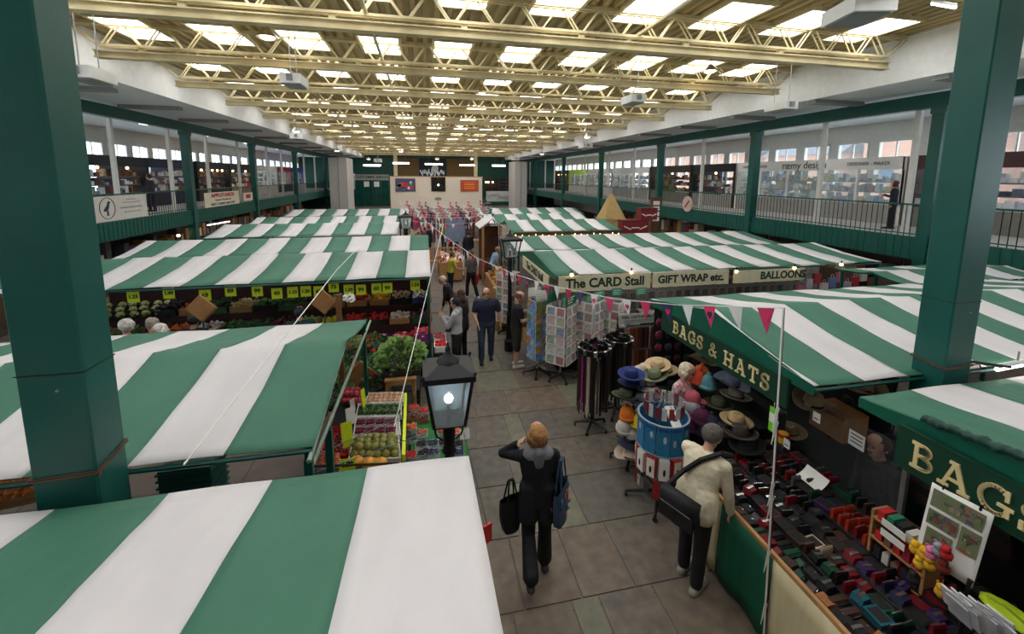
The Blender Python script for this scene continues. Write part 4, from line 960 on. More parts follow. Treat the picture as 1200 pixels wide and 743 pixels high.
low = [('brown shallots', (150, 96, 60)), ('green beans', (78, 120, 60)), ('swedes', (150, 110, 110)), ('brussels sprouts', (90, 130, 66)), ('red onions', (120, 46, 70)), ('stubby carrots', (216, 108, 56)), ('white turnips', (214, 206, 200)), ('small cucumbers', (66, 110, 56)), ('broccoli heads', (54, 90, 52)), ('beetroots', (96, 36, 58)), ('celery hearts', (150, 180, 110)), ('lemons', (226, 206, 70)), ('cherry tomatoes', (204, 40, 36)), ('red chillies', (190, 36, 36)), ('garlic bulbs', (222, 214, 206)), ('purple onions', (130, 60, 110))]
for i, (nm, c_) in enumerate(low):
    crate('crate of %s on the middle step of vegetable stall' % nm, (vx(i), 9.42, .982), .44, .48, .12, MT[['brown', 'black', 'wood', 'green'][i % 4]], cmat(c_, .55, .3, scale=9), 55, .032, 230+i, pile_h=.08)
for i, (nm, c_) in enumerate((('crimson apples', (176, 40, 46)), ('green apples', (140, 170, 70)), ('clementines', (230, 130, 40)), ('yellow pears', (200, 190, 90)), ('plums', (100, 36, 62)), ('red grapes', (120, 40, 60)), ('pale grapes', (170, 186, 110)), ('strawberry boxes', (206, 44, 50)))):
    crate('crate of %s on the bottom step of vegetable stall' % nm, (-6.9+i*.93, 8.87, .722), .7, .46, .10, MT[['wood', 'black'][i % 2]], cmat(c_, .5, .3, scale=9), 70, .035, 260+i, pile_h=.06)
CAU = MB(); CAU.ball((0, 0, .06), .08, 8, 5)
cm = CAU.mesh('curd', mat('cauliflower_curd', (186, 184, 130), .7, var=.3, scale=30)); lm = MB()
for k in range(7):
    a = k*2*PI/7; u = Vector((math.cos(a), math.sin(a), 0)); w = Vector((-u.y, u.x, 0))*.06
    lm._add([u*.03, u*.08+w*.8+Vector((0, 0, .03)), u*.108+Vector((0, 0, .1)), u*.08-w*.8+Vector((0, 0, .03))], [(0, 1, 2, 3)])
lm = lm.mesh('leaves', LEAF[0])
for j in range(3):
    for i in range(6):
        o = thing('cauliflower', 'cauliflower, %s in the %s row on vegetable stall' % (ORD[i], ('front', 'middle', 'back')[j]), 'cauliflower', (vx(2)-.3+i*.22+(j % 2)*.1+rr.uniform(-.03, .03), 9.8+j*.2+rr.uniform(-.02, .02), 1.262+j*.05), 0, 'cauliflowers on the vegetable stall')
        inst(cm, 'curd', o); inst(lm, 'leaves', o)
tray('slanted dark tray under the cauliflowers', [Vector((vx(2)-.45, 9.7, 1.262)), Vector((vx(3)+.55, 9.7, 1.262)), Vector((vx(3)+.55, 10.28, 1.36)), Vector((vx(2)-.45, 10.28, 1.36))], .03, MT['black'])
cards = [(157, 348, '1.25'), (198.5, 343.5, '1.49'), (241, 346, '69'), (270.7, 340.7, '89'), (302, 340.7, '99'), (325, 343.6, '49'), (343.4, 342, '1.10'), (358.7, 341, '1.20'), (374, 341, '65'), (391.3, 335.8, '75'), (409, 339, '1.29'), (423.3, 339, '99'), (441.3, 337.5, '60'), (454.3, 337, '99'), (486.7, 333.5, '1.59')]
for i, (a, b, tx) in enumerate(cards):
    p = at(a, b+6.5, y=8.62)
    price_card('yellow price card reading %s hung over the vegetable stall, %s from left' % (tx, ORD[i]), p, .19, .21, tx, random.Random(i).uniform(-.06, .06), size=.52 if len(tx) < 3 else .42, group='hanging price cards')
tag(MB().cyl((-7.4, 8.63, 2.1), (.05, 8.63, 2.1), .008, n=5).build('card_rail', STEEL), 'thin steel rail the yellow price cards hang from', 'rail')
fb = thing('flower_box', 'purple box of mixed fruit on the aisle end of vegetable stall', 'box', (-.05, 8.72, .72)); MB().b2((-.2, -.1, 0), (.16, .22, .2)).build('box', cmat((140, 60, 130)), fb); b = MB()
for i in range(40): b.ball((rr.uniform(-.18, .14), rr.uniform(-.08, .2), .2+rr.uniform(0, .05)), .03, 6, 4)
b.build('fruit', cmat((220, 90, 100), .5, .4, scale=20), fb)['kind'] = 'stuff'
table('black draped end table with red fruit at the aisle corner', (-.12+.25, 8.05), (.42, 8.9), .72, DKCLOTH)
for i in range(2): crate('box of %s on the aisle corner table' % ('red strawberries', 'pink lady apples')[i], (.27, 8.27+i*.4, .722), .26, .36, .12, PAPER, cmat(((206, 40, 48), (214, 110, 110))[i], .5, .3, scale=9), 40, .03, 300+i)

# ================================================================ CARD STALL
rr = random.Random(31)
CASTOR = MB().cyl((-.012, 0, .03), (.012, 0, .03), .03, n=8).b2((-.015, -.01, .03), (.015, .01, .07)).mesh('castor', PLASTIC_K)
def star_base(t, r, h=.1, m=PLASTIC_K, n=5):
    for k in range(n):
        a = 2*PI*k/n+.3; e = (r*math.cos(a), r*math.sin(a), .07)
        MB().cyl((0, 0, h+.02), e, .028, .018, 6).build('base_arm', m, t); inst(CASTOR, 'castor', t, (e[0], e[1], 0), (0, 0, a))
CARDC = [(206, 190, 170), (180, 150, 130), (150, 160, 180), (214, 200, 196), (190, 170, 150), (170, 186, 150), (204, 160, 170), (120, 120, 130), (220, 214, 200), (160, 90, 90), (130, 160, 150), (222, 222, 216)]
CM = [[cmat(c, .5, .5, scale=22, vcol=CARDC[(i*5+3) % len(CARDC)]), PAPER] for i, c in enumerate(CARDC)]
CMESH = []
for pr in CM:
    b = MB().b2((-.066, -.005, -.076), (.066, .003, .076)); b.cur = 1; b.b2((-.083, -.0025, -.093), (.083, .0035, .093)); CMESH.append(b.mesh('greeting_card', pr))
SKYC = [cmat(c, .5, .6, scale=18) for c in ((90, 130, 190), (120, 150, 180), (110, 120, 70), (170, 120, 80), (150, 170, 200))]
PMESH = [MB().b2((-.055, -.003, -.075), (.055, .003, .075)).mesh('postcard', m) for m in SKYC]
def spinner(label, x, y, z0, z1, r, tiers, cards, header=None, rz=0, wire=STEEL, white_base=False):
    t = thing('card_spinner', label, 'card rack', (x, y, 0), rz, 'card spinner racks')
    star_base(t, .3)
    if white_base: MB().box((0, 0, .22), (.62, .05, .04), rz=.2).box((0, 0, .22), (.05, .62, .04), rz=.2).build('foot_rail', GREY, t)
    MB().cyl((0, 0, .08), (0, 0, z1+.05), .02, n=8).build('pole', wire, t)
    h = (z1-z0)/tiers
    for k in range(4):
        a = k*PI/2; u = Vector((math.cos(a), math.sin(a), 0)); v = Vector((-u.y, u.x, 0))
        g = MB()
        for j in range(tiers+1): g.cyl(u*r+v*r*.95+Vector((0, 0, z0+j*h)), u*r-v*r*.95+Vector((0, 0, z0+j*h)), .005, n=4)
        for q in (-.95, 0, .95): g.cyl(u*r+v*r*q+Vector((0, 0, z0)), u*r+v*r*q+Vector((0, 0, z1)), .005, n=4)
        g.build('wire_pocket', wire, t)
        for j in range(tiers):
            for q in (-.5, .5):
                me = rr.choice(cards); p = u*(r+.02)+v*r*q+Vector((0, 0, z0+(j+.52)*h))
                o = inst(me, me.name.split('.')[0], t, p, (-.15, 0, a+PI/2+PI*0), (r*.98/.17*(1 if cards is CMESH else 1.45), 1, h*.93/(.19 if cards is CMESH else .15)))
    if header:
        for k in range(2): MB().b2((-r, -.006, z1+.03), (r, .006, z1+.22)).build('header', header, t, (0, (-1)**k*r*.95, 0))
        for k in range(3): MB().b2((-r*.7, -r*.95-.012, z1+.07+k*.05), (r*(.2+.2*k), -r*.95-.006, z1+.085+k*.05)).build('header_print', PAPER, t)
    return t
spinner('white wire postcard spinner beside the man in black', 2.30, 8.25, .38, 1.66, .15, 8, PMESH, PAPER, .3, WHITE, True)
spinner('full greeting card spinner with green header, front of card stall', 2.72, 7.95, .40, 1.62, .22, 6, CMESH, cmat((30, 110, 80)), .75)
spinner('white wire greeting card spinner right of the full spinner', 3.36, 8.0, .40, 1.66, .21, 6, CMESH, cmat((80, 150, 130)), .65, WHITE)
spinner('greeting card spinner behind the hanging belts', 3.92, 8.05, .45, 1.62, .2, 6, CMESH, None, .8, WHITE)
spinner('tall greeting card spinner up the aisle behind the walking man', 2.16, 10.75, .35, 1.68, .22, 7, CMESH, None, .7, WHITE)
table('dark green draped counter under the card stall canopy', (2.75, 8.32), (10.8, 8.95), .85, mat('bottle_green_cloth', (12, 48, 40), .8, var=.2))
cs = thing('display_wall', 'cream board wall of cards at the back of card stall', 'display board', (6.7, 9.6, 0))
MB().b2((-4, 0, 0), (4.2, .05, 1.95)).build('board', cmat((196, 186, 170)), cs)
for i in range(30):
    for j in range(4): inst(rr.choice(CMESH), 'greeting_card', cs, (-3.85+i*.26, -.02, .95+j*.25), (0, 0, 0), (1.3, 1, 1.15))
cols = [(170, 140, 110), (150, 110, 80), (206, 200, 196), (120, 150, 190), (200, 120, 130), (222, 214, 200), (110, 90, 80)]
for i in range(22):
    w, d, h = rr.uniform(.18, .34), rr.uniform(.2, .4), rr.uniform(.1, .3)
    t = thing('stock_box', 'box of wrapping stock on the card stall counter, %s from the aisle' % ORD[i], 'box', (4.4+i*.29, 8.62, .851), rr.uniform(-.2, .2), 'boxes on the card counter')
    MB().b2((-w/2+.02, -d/2, 0), (w/2-.02, d/2, h)).build('carton', cmat(rr.choice(cols), .7), t); MB().b2((-w/2+.01, -d/2-.01, h), (w/2-.01, d/2+.01, h+.03)).build('lid', cmat(rr.choice(cols), .7), t)
for i in range(9):
    t = thing('gift_bag', '%s gift bag hanging under the right end of card stall, %s from left' % (('pink', 'silver', 'red', 'white', 'blue')[i % 5], ORD[i]), 'gift bag', (8.8+i*.23, 8.2, 1.45+.12*(i % 3)), 0, 'gift bags at the card stall')
    MB().b2((-.09, -.04, 0), (.09, .04, .24)).build('bag', cmat(((206, 120, 150), (190, 190, 196), (180, 60, 70), (226, 222, 216), (120, 140, 190))[i % 5]), t); MB().tube([(-.04, 0, .24), (-.03, 0, .32), (.03, 0, .32), (.04, 0, .24)], .005, 4).build('handle', PAPER, t)
for i, q in enumerate(((863, 318), (931, 314), (986, 310), (670, 322), (740, 319))):
    p = at(q[0], q[1], y=7.98); t = thing('festoon_bulb', 'warm lit bulb on the card stall canopy edge, %s' % ('left of BALLOONS', 'above BALLOONS', 'right of BALLOONS', 'near the stall corner', 'above GIFT WRAP')[i], 'bulb', p, 0, 'festoon bulbs on the card stall')
    MB().ball((0, 0, 0), .035, 8, 6).build('bulb', BULB, t); MB().cyl((0, 0, .03), (0, 0, .09), .018, n=6).build('socket', PLASTIC_K, t)
# green cards pinned on the stall
for i, q in enumerate(((723, 342), (752, 341), (664, 352), (692, 350))):
    p = at(q[0], q[1], y=7.94); t = thing('pinned_notice', 'green handwritten notice on the card stall, %s from the aisle' % ORD[(3, 2, 0, 1)[i]-0], 'notice', p, rr.uniform(-.3, .3), 'green notices on the card stall')
    MB().b2((-.11, -.004, -.08), (.11, .004, .08)).build('card', cmat((70, 160, 130)), t)
    for k in range(3): MB().b2((-.08, -.008, -.05+k*.04), (.05+.01*k, -.004, -.04+k*.04)).build('writing', PAPER, t)

# ================================================================ BELTS
def belt_rack(label, x, y, z1, r, n, colors, length, group='belt racks'):
    t = thing('belt_rack', label, 'belt rack', (x, y, 0), 0, group); star_base(t, .28)
    MB().cyl((0, 0, .08), (0, 0, z1), .022, n=8).build('pole', BLACK, t)
    g = MB()
    for i in range(20): g.cyl((r*math.cos(i*PI/10), r*math.sin(i*PI/10), z1), (r*math.cos((i+1)*PI/10), r*math.sin((i+1)*PI/10), z1), .008, n=4)
    g.build('ring', STEEL, t)
    for i in range(n):
        a = 2*PI*i/n; c = colors[i % len(colors)]; L = length*rr.uniform(.92, 1.05)
        b = MB(); b.box((0, 0, z1-L/2), (.006, .036, L)); bm = b.mesh('belt', cmat(c, .45, .15)); inst(bm, 'belt', t, (r*math.cos(a), r*math.sin(a), 0), (0, 0, a))
        if i % 2: inst(bm, 'belt', t, (r*.6*math.cos(a), r*.6*math.sin(a), .02+.03*(i % 3)), (0, 0, a)); MB().b2((-.015, -.03, z1-.03), (.015, .03, z1+.05)).build('buckle', BLACK, t, (r*.6*math.cos(a), r*.6*math.sin(a), .02+.03*(i % 3)), (0, 0, a))
        MB().b2((-.02, -.032, z1-.04), (.02, .032, z1+.045)).build('buckle', CHROME if i % 3 == 0 else BLACK, t, (r*1.02*math.cos(a), r*1.02*math.sin(a), 0), (0, 0, a))
    return t
bc = [(26, 24, 26), (60, 34, 40), (24, 24, 28), (48, 30, 24), (30, 28, 30), (150, 40, 110), (26, 26, 28), (190, 176, 156), (40, 32, 28), (28, 28, 30), (90, 70, 56), (24, 24, 30)]
belt_rack('tall round rack of hanging black, brown and magenta belts', 2.70, 6.2, 1.40, .26, 30, bc, 1.05)
belt_rack('second belt rack close behind the magenta belt rack', 3.28, 6.5, 1.38, .24, 24, [(26, 24, 26), (60, 40, 34), (70, 60, 52), (24, 24, 28)], 1.05)
br = thing('leather_belt_bar', 'two-tier bar of brown leather belts with a grey sign', 'belt display', (4.0, 7.15, 0))
for sx in (-.42, .42): MB().b2((sx-.015, -.015, 0), (sx+.015, .015, 1.55)).build('upright', BLACK, br)
for z in (1.32, .86): MB().b2((-.42, -.02, z), (.42, .02, z+.02)).build('bar', BLACK, br)
for z in (1.32, .86):
    for i in range(22): MB().b2((-.4+i*.037, -.05, z-.40), (-.4+i*.037+.022, .05, z+.012)).build('belt', cmat(rr.choice([(96, 46, 34), (40, 28, 26), (120, 66, 44), (28, 26, 28), (150, 130, 110)]), .45), br)
MB().b2((-.42, -.03, 1.42), (.42, -.015, 1.62)).build('sign_board', cmat((190, 190, 186)), br)
inst(flat(text_mesh('REAL LEATHER BELTS', .075, INK, .001, .001)), 'lettering', br, (0, -.034, 1.55))
for k in range(2): MB().b2((-.3, -.034, 1.45+k*.03), (.3, -.03, 1.458+k*.03)).build('print_line', INK, br)

# ================================================================ HATS
def hat_mesh(kind):
    c = MB(); c.smooth = True; b = MB(); b.smooth = True
    if kind == 'fedora':
        c.lathe([(.098, 0), (.092, .05), (.085, .10), (.06, .115), (.03, .10), (0, .095)], n=16, sx=1.12)
        b.lathe([(.09, .004), (.13, .0), (.17, .008), (.19, .03), (.188, .036), (.16, .014), (.12, .008), (.09, .012)], n=20, sx=1.1)
    elif kind == 'cowboy':
        c.lathe([(.10, 0), (.094, .06), (.08, .12), (.05, .125), (.02, .10), (0, .095)], n=16, sx=1.15)
        V = []
        n = 24
        for j, r in enumerate((.095, .15, .21)):
            for i in range(n):
                a = 2*PI*i/n; V.append((r*1.1*math.cos(a), r*math.sin(a)*.95, .005+(.09*(j/2)**2)*(math.sin(a)**2)))
        b._add(V, [(j*n+i, j*n+(i+1) % n, (j+1)*n+(i+1) % n, (j+1)*n+i) for j in range(2) for i in range(n)])
    elif kind == 'beanie':
        c.lathe([(.10, 0), (.112, .05), (.105, .11), (.08, .16), (.04, .19), (0, .2)], n=14)
        b.lathe([(.104, 0), (.12, .005), (.122, .05), (.108, .055)], n=14)
    elif kind == 'cap':
        c.lathe([(.10, 0), (.10, .05), (.085, .10), (.05, .13), (0, .14)], n=14, sx=1.1)
        b._add([(.09*math.cos(a), -.08-.0*1, .005) for a in (.0,)]+[(-.09, -.06, .01), (.09, -.06, .01), (.075, -.15, -.005), (0, -.18, -.01), (-.075, -.15, -.005)], [(1, 2, 3, 4, 5)])
    elif kind == 'bucket':
        c.lathe([(.10, 0), (.092, .09), (.08, .10), (0, .105)], n=16)
        b.lathe([(.10, .005), (.17, -.045), (.172, -.04), (.10, .012)], n=18)
    return c, b
HATM = {}
def hat(kind, p, colr, label, band=(40, 34, 32), rot=(0, 0, 0), group='hats on the bags and hats stall', s=1.):
    if kind not in HATM: HATM[kind] = hat_mesh(kind)
    c, b = HATM[kind]; m = cmat(colr, .85, .15, scale=14)
    t = thing('hat', label, 'hat', p, 0, group); t.rotation_euler = rot; t.scale = (s, s, s)
    c.build('crown', m, t); b.build('brim', m, t)
    if kind in ('fedora', 'cowboy', 'bucket'):
        g = MB(); g.lathe([(.100, .006), (.097, .032)], n=16, sx=1.14 if kind != 'bucket' else 1.02, sy=1.02); g.build('hat_band', cmat(band, .7), t)
    elif kind == 'beanie': MB().ball((0, 0, .205), .03, 6, 4).build('bobble', m, t)
    elif kind == 'cap': MB().ball((0, 0, .14), .01, 5, 3).build('button', m, t)
    return t
def hp(px_, py_, y): return at(px_, py_, y=y)
HS = thing('hat_stand', 'black wire stand carrying the tower of hats by the aisle', 'hat stand', (2.97, 5.32, 0)); star_base(HS, .3)
MB().cyl((0, 0, .05), (0, 0, 1.42), .02, n=8).build('pole', BLACK, HS)
for z in (.26, .44, .60, .76, .92, 1.08, 1.24): 
    for k in range(4): MB().cyl((0, 0, z), (.24*math.cos(k*PI/2+z*3), .24*math.sin(k*PI/2+z*3), z+.03), .008, n=4).build('arm', BLACK, HS)
hl = [('fedora', 740, 437, 5.2, (36, 52, 110), 'royal blue felt hat on top of the hat tower'), ('fedora', 741, 447, 5.22, (28, 38, 84), 'navy hat beneath the royal blue hat'), ('fedora', 733, 462, 5.18, (74, 80, 60), 'dark olive brimmed hat on the left of the hat tower'), ('bucket', 752, 466, 5.12, (84, 94, 116), 'slate blue bucket hat right of the dark olive hat'), ('bucket', 746, 454, 5.3, (30, 34, 46), 'black bucket hat under the navy hat'),
      ('beanie', 736, 488, 5.14, (226, 120, 34), 'bright orange knitted hat low on the hat tower'), ('beanie', 748, 496, 5.06, (230, 196, 30), 'bright yellow knitted hat beside the orange one'), ('beanie', 731, 501, 5.16, (206, 200, 190), 'cream knitted hat below the orange one'), ('cap', 742, 507, 5.1, (190, 186, 176), 'cream flat cap on the stack of pale hats'), ('bucket', 738, 514, 5.14, (52, 56, 76), 'dark blue hat under the pale hats'), ('cowboy', 738, 532, 5.1, (206, 188, 168), 'pale straw cowboy hat at the foot of hat tower'),
      ('fedora', 771, 426, 5.35, (206, 178, 138), 'tan fedora topping the stack beside the blue hats'), ('fedora', 768, 438, 5.22, (112, 120, 92), 'olive green fedora in front of the tan fedora'), ('fedora', 780, 433, 5.5, (196, 168, 130), 'sandy hat tucked behind the tan fedora'), ('fedora', 757, 432, 5.5, (206, 196, 176), 'cream hat between blue and tan hats'), ('bucket', 760, 449, 5.2, (176, 170, 150), 'beige hat under the olive fedora'),
      ('cowboy', 832, 410, 5.2, (168, 150, 116), 'top straw hat of the stack under the sign'), ('cowboy', 836, 417, 5.15, (150, 132, 100), 'middle straw hat of the stack under the sign'), ('cowboy', 826, 420, 5.3, (140, 124, 96), 'lowest straw hat of the stack under the sign'), ('cowboy', 857, 446, 4.55, (112, 124, 146), 'denim blue cowboy hat under the letter H'), ('fedora', 862, 462, 4.5, (120, 112, 104), 'grey brown fedora below the denim cowboy hat'), ('fedora', 842, 472, 4.6, (74, 78, 58), 'dark olive fedora right of the pink cap'), ('cap', 812, 466, 4.72, (176, 84, 96), 'pink patterned baseball cap above the blue packs'), ('cap', 812, 478, 4.66, (150, 150, 154), 'grey baseball cap beneath the pink cap'),
      ('beanie', 821, 440, 5.0, (206, 110, 60), 'orange and white patterned knitted hat beside the lady'), ('beanie', 818, 446, 4.9, (196, 70, 44), 'red striped knitted hat below the patterned one'), ('beanie', 828, 452, 4.8, (90, 150, 160), 'turquoise patterned knitted hat on the stall'), ('beanie', 822, 492, 4.45, (80, 30, 60), 'plum knitted hat behind the man in the cream jacket'), ('beanie', 834, 500, 4.35, (40, 36, 60), 'dark purple knitted hat in the heap of hats'), ('beanie', 812, 500, 4.55, (120, 40, 80), 'magenta knitted hat in the heap of hats'), ('beanie', 826, 508, 4.35, (30, 28, 40), 'black knitted hat in the heap of hats'),
      ('fedora', 863, 491, 4.15, (176, 150, 110), 'small straw trilby with dark band on the counter end'), ('fedora', 868, 505, 4.0, (60, 54, 52), 'dark felt trilby below the straw trilby'), ('fedora', 850, 503, 4.2, (44, 40, 40), 'black felt trilby left of the dark trilby'), ('fedora', 876, 520, 3.9, (30, 30, 34), 'black felt hat at the corner of bag counter'), ('cowboy', 953, 470, 3.6, (170, 150, 122), 'large straw hat hanging beneath the canopy edge'), ('cowboy', 1010, 452, 3.4, (150, 136, 110), 'straw hat pile below the near canopy eave'), ('fedora', 925, 503, 4.3, (190, 160, 110), 'straw hat seen through the perspex screen')]
for k, a, b, y, c, lb in hl:
    p = hp(a, b, y); p.z -= .04
    hat(k, p, c, lb, rot=(rr.uniform(-.15, .15), rr.uniform(-.2, .2), rr.uniform(0, 6)))
table('black draped table under the heap of hats', (3.74, 4.05), (4.62, 5.9), .78, DKCLOTH)
hb = thing('hat_shelf', 'stepped black shelf rising behind the hats', 'shelf', (4.4, 5.0, .78))
for i in range(3): MB().b2((-.55+i*.2, -.85, 0), (-.35+i*.2, .85, .12+.18*i)).build('step', DKCLOTH, hb)
bw = thing('stall_partition', 'dark back wall of the bags and hats stall', 'stall wall', (4.9, 4.6, 0)); MB().b2((-.02, -1.3, 0), (.02, 1.5, 2.15)).build('panel', cmat((26, 28, 30)), bw); MB().b2((-1.2, 1.48, 0), (0, 1.5, 2.1)).build('side_panel', cmat((26, 28, 30)), bw)
for i in range(24):
    c = rr.choice([(120, 36, 60), (40, 44, 80), (30, 30, 34), (90, 30, 40), (60, 60, 70)]); z = 1.1+.22*(i % 4); y = 5.95-.0*i; x = 3.75+(i//4)*.18
    t = thing('hanging_purse', '%s patterned purse hung at back of hat stall, column %s row %s' % ({(120, 36, 60): 'crimson', (40, 44, 80): 'navy', (30, 30, 34): 'black', (90, 30, 40): 'maroon', (60, 60, 70): 'grey'}[c], ORD[i//4], ORD[i % 4]), 'purse', (x, 6.0, z), 0, 'purses hung at the back of the hat stall')
    b = MB(); b.smooth = True; b.lathe([(0, -.02), (.06, -.015), (.075, 0), (.06, .015), (0, .02)], n=10); o = b.build('pouch', cmat(c, .6, .3, scale=40), t, (0, 0, .09), (PI/2, 0, 0)); MB().b2((-.03, -.012, .155), (.03, .012, .165)).build('clasp', CHROME, t)

# ---------------------------------------------------------------- spinner of blue packs
bs = thing('product_spinner', 'round spinner of blue packs and red phone case boxes beside shopper', 'display rack', (2.95, 4.52, 0)); star_base(bs, .42)
MB().cyl((0, 0, .08), (0, 0, 1.5), .025, n=8).build('pole', CHROME, bs)
BLUEP = mat('blue_pack', (44, 124, 170), .45, var=.12, scale=14)
for i in range(12):
    a = 2*PI*i/12; p = (.3*math.cos(a), .3*math.sin(a), 1.0)
    MB().b2((-.012, -.075, -.19), (.012, .075, .19)).build('blue_pack', BLUEP, bs, p, (0, 0, a))
    MB().ball((.012, rr.uniform(-.03, .03), rr.uniform(-.08, .1)), (.003, .022, .05), 8, 5).build('pack_print', cmat((196, 200, 204)), bs, p, (0, 0, a)); MB().b2((.012, -.06, .13), (.0135, .06, .17)).build('pack_title', cmat((30, 80, 140)), bs, p, (0, 0, a))
for z in (.8, 1.2): MB().lathe([(.30, -.006), (.322, -.006), (.322, .006), (.30, .006)], (0, 0, z), 24).build('ring_shelf', cmat((150, 170, 184)), bs)
REDB = cmat((186, 44, 40)); 
for i in range(12):
    a = 2*PI*i/12+.1; p = (.29*math.cos(a), .29*math.sin(a), .62)
    MB().b2((-.03, -.06, -.13), (.03, .06, .13)).build('phone_case_box', REDB if i % 2 else PAPER, bs, p, (0, 0, a)); MB().b2((.03, -.05, -.12), (.033, .05, .12)).build('box_front', PAPER, bs, p, (0, 0, a)); MB().ball((.035, 0, -.02), (.004, .018, .05), 6, 4).build('box_print', BLACK, bs, p, (0, 0, a))
for i in range(14):
    a = 2*PI*i/14; p = (.3*math.cos(a), .3*math.sin(a), .33)
    MB().b2((-.01, -.05, -.12), (.01, .05, .12)).build('hanging_packet', PERSPEX if i % 3 else cmat((150, 40, 36)), bs, p, (0, 0, a)); MB().b2((-.006, -.035, -.08), (.006, .035, .05)).build('packet_goods', cmat(rr.choice([(120, 110, 110), (60, 56, 60), (170, 160, 156)])), bs, p, (0, 0, a))
for i in range(18):
    a = 2*PI*i/18; e = (.27*math.cos(a), .27*math.sin(a), 1.40)
    MB().tube([(0, 0, 1.42), e], .0035, 4).build('prong', GREY, bs)
    if 1: MB().b2((-.006, -.03, -.16), (.006, .03, .0)).build('hanging_packet', cmat(rr.choice([(150, 60, 60), (190, 186, 184), (120, 40, 50), (206, 200, 200)]), .3), bs, (e[0]*.9, e[1]*.9, 1.40), (0, 0, a))
MB().box((.0, -.2, 1.28), (.12, .02, .26), rx=-.9).build('loose_box', PAPER, bs); MB().box((0, -.212, 1.29), (.05, .01, .12), rx=-.9).build('loose_box_print', cmat((70, 40, 80)), bs)
t = thing('tablet_case', 'green tablet case with cream edge hung on the blue spinner', 'case', (3.06, 4.08, .62), .2); MB().box((0, 0, 0), (.20, .03, .36), ry=.45).build('case', cmat((40, 110, 66)), t); MB().box((0, .012, 0), (.22, .015, .38), ry=.45).build('cream_edge', cmat((216, 196, 130)), t)

# ================================================================ BAG COUNTER
bcn = thing('bag_counter', 'long bag stall counter draped in green and cream cloth', 'counter', (3.0, 2.6, 0))
CLG = mat('counter_green_cloth', (10, 84, 60), .75, var=.15, scale=3, bump=.3, bscale=5, stretch=(1, 3, .3)); CLC = mat('counter_cream_cloth', (198, 184, 146), .75, var=.12, scale=3, bump=.3, bscale=5, stretch=(1, 3, .3))
for i, (a, b, m) in enumerate(((3.42, 4.0, CLC), (2.76, 3.42, CLG), (2.0, 2.76, CLC), (1.2, 2.0, CLG), (.4, 1.2, CLC))):
    g = MB(); g.smooth = True; g.grid(lambda u, v: (-.02-.018*math.sin(u*9+i)*(1-v)-.03*(1-v), a+(b-a)*u-2.6, .04+v*.80), 14, 5)
    o = g.build('cloth_panel', m, bcn); md = o.modifiers.new('cloth_thickness', 'SOLIDIFY'); md.thickness = .006
MB().b2((-.015, -2.2, .80), (.02, 1.4, .875)).build('wooden_lip', WOOD, bcn)
ST = [(.02, .26, .82), (.26, .50, .86), (.50, .74, .92), (.74, 1.0, .98), (1.0, 1.2, 1.04)]
for a, b, z in ST: MB().b2((a, -2.2, 0), (b, 1.4, z)).build('step', cmat((34, 30, 30)), bcn)
MB().b2((.5, -.9, .92), (.51, 1.2, .96)).build('clear_divider', PERSPEX, bcn)
# goods: built once per kind, then copied
def wallet_mesh(w, d, h): return MB().prism([(-w/2, 0), (w/2, 0), (w/2, h*.8), (w/2-.006, h), (-w/2+.006, h), (-w/2, h*.8)], 1, -d/2, d/2)
KIND = {
 'wallet': (wallet_mesh(.10, .11, .035), [('flap', MB().b2((-.049, -.054, .0345), (.03, .054, .042))), ('press_stud', MB().cyl((.02, 0, .042), (.02, 0, .046), .008, n=6))]),
 'standing wallet': (wallet_mesh(.028, .11, .10), [('zip', MB().b2((-.004, -.05, .10), (.004, .05, .104)))]),
 'purse': (MB().prism([(-.055, 0), (.055, 0), (.06, .03), (.04, .075), (-.04, .075), (-.06, .03)], 1, -.045, .045), [('clasp', MB().b2((-.042, -.012, .074), (.042, .012, .084)))]),
 'gift box': (MB().b2((-.06, -.07, 0), (.06, .07, .035)), [('lid', MB().b2((-.063, -.073, .03), (.063, .073, .048))), ('lid_panel', MB().b2((-.045, -.055, .048), (.045, .055, .050)))]),
 'spectacle case': (MB().prism([(-.028, 0), (.028, 0), (.034, .02), (.02, .042), (-.02, .042), (-.034, .02)], 1, -.075, .075), [('seam', MB().b2((-.035, -.072, .019), (.035, .072, .022)))]),
 'key pouch': (MB().prism([(-.035, 0), (.035, 0), (.04, .02), (0, .05), (-.04, .02)], 1, -.035, .035), [('key_ring', MB().cyl((0, -.04, .02), (0, -.045, .02), .016, n=10))]),
}
KM = {k: ([v[0], [(n, b) for n, b in v[1]]]) for k, v in KIND.items()}
GC = {'black': (26, 25, 27), 'dark brown': (58, 36, 28), 'tan': (150, 96, 54), 'crimson': (112, 18, 28), 'navy': (28, 32, 60), 'purple': (56, 32, 78), 'bottle green': (16, 62, 42), 'orange red': (170, 48, 26), 'cream': (190, 168, 140), 'teal': (24, 84, 96), 'grey': (70, 70, 74), 'pink': (176, 96, 122)}
KCACHE = {}
def good(kind, cn, p, rz, label):
    key = (kind, cn)
    if key not in KCACHE:
        m = cmat(GC[cn], .42, .15, scale=30); KCACHE[key] = (KM[kind][0].mesh(kind.replace(' ', '_'), m), [(n, b.mesh(n, CHROME if n in ('press_stud', 'clasp', 'zip', 'key_ring', 'seam') else m if n != 'lid_panel' else cmat((30, 28, 28)))) for n, b in KM[kind][1]])
    me, parts = KCACHE[key]
    o = inst(me, kind.replace(' ', '_'), None, p, (0, 0, rz), rr.uniform(.92, 1.1)); tag(o, label, kind.split()[-1], 'goods on the bag counter')
    for n, pm in parts: inst(pm, n, o)
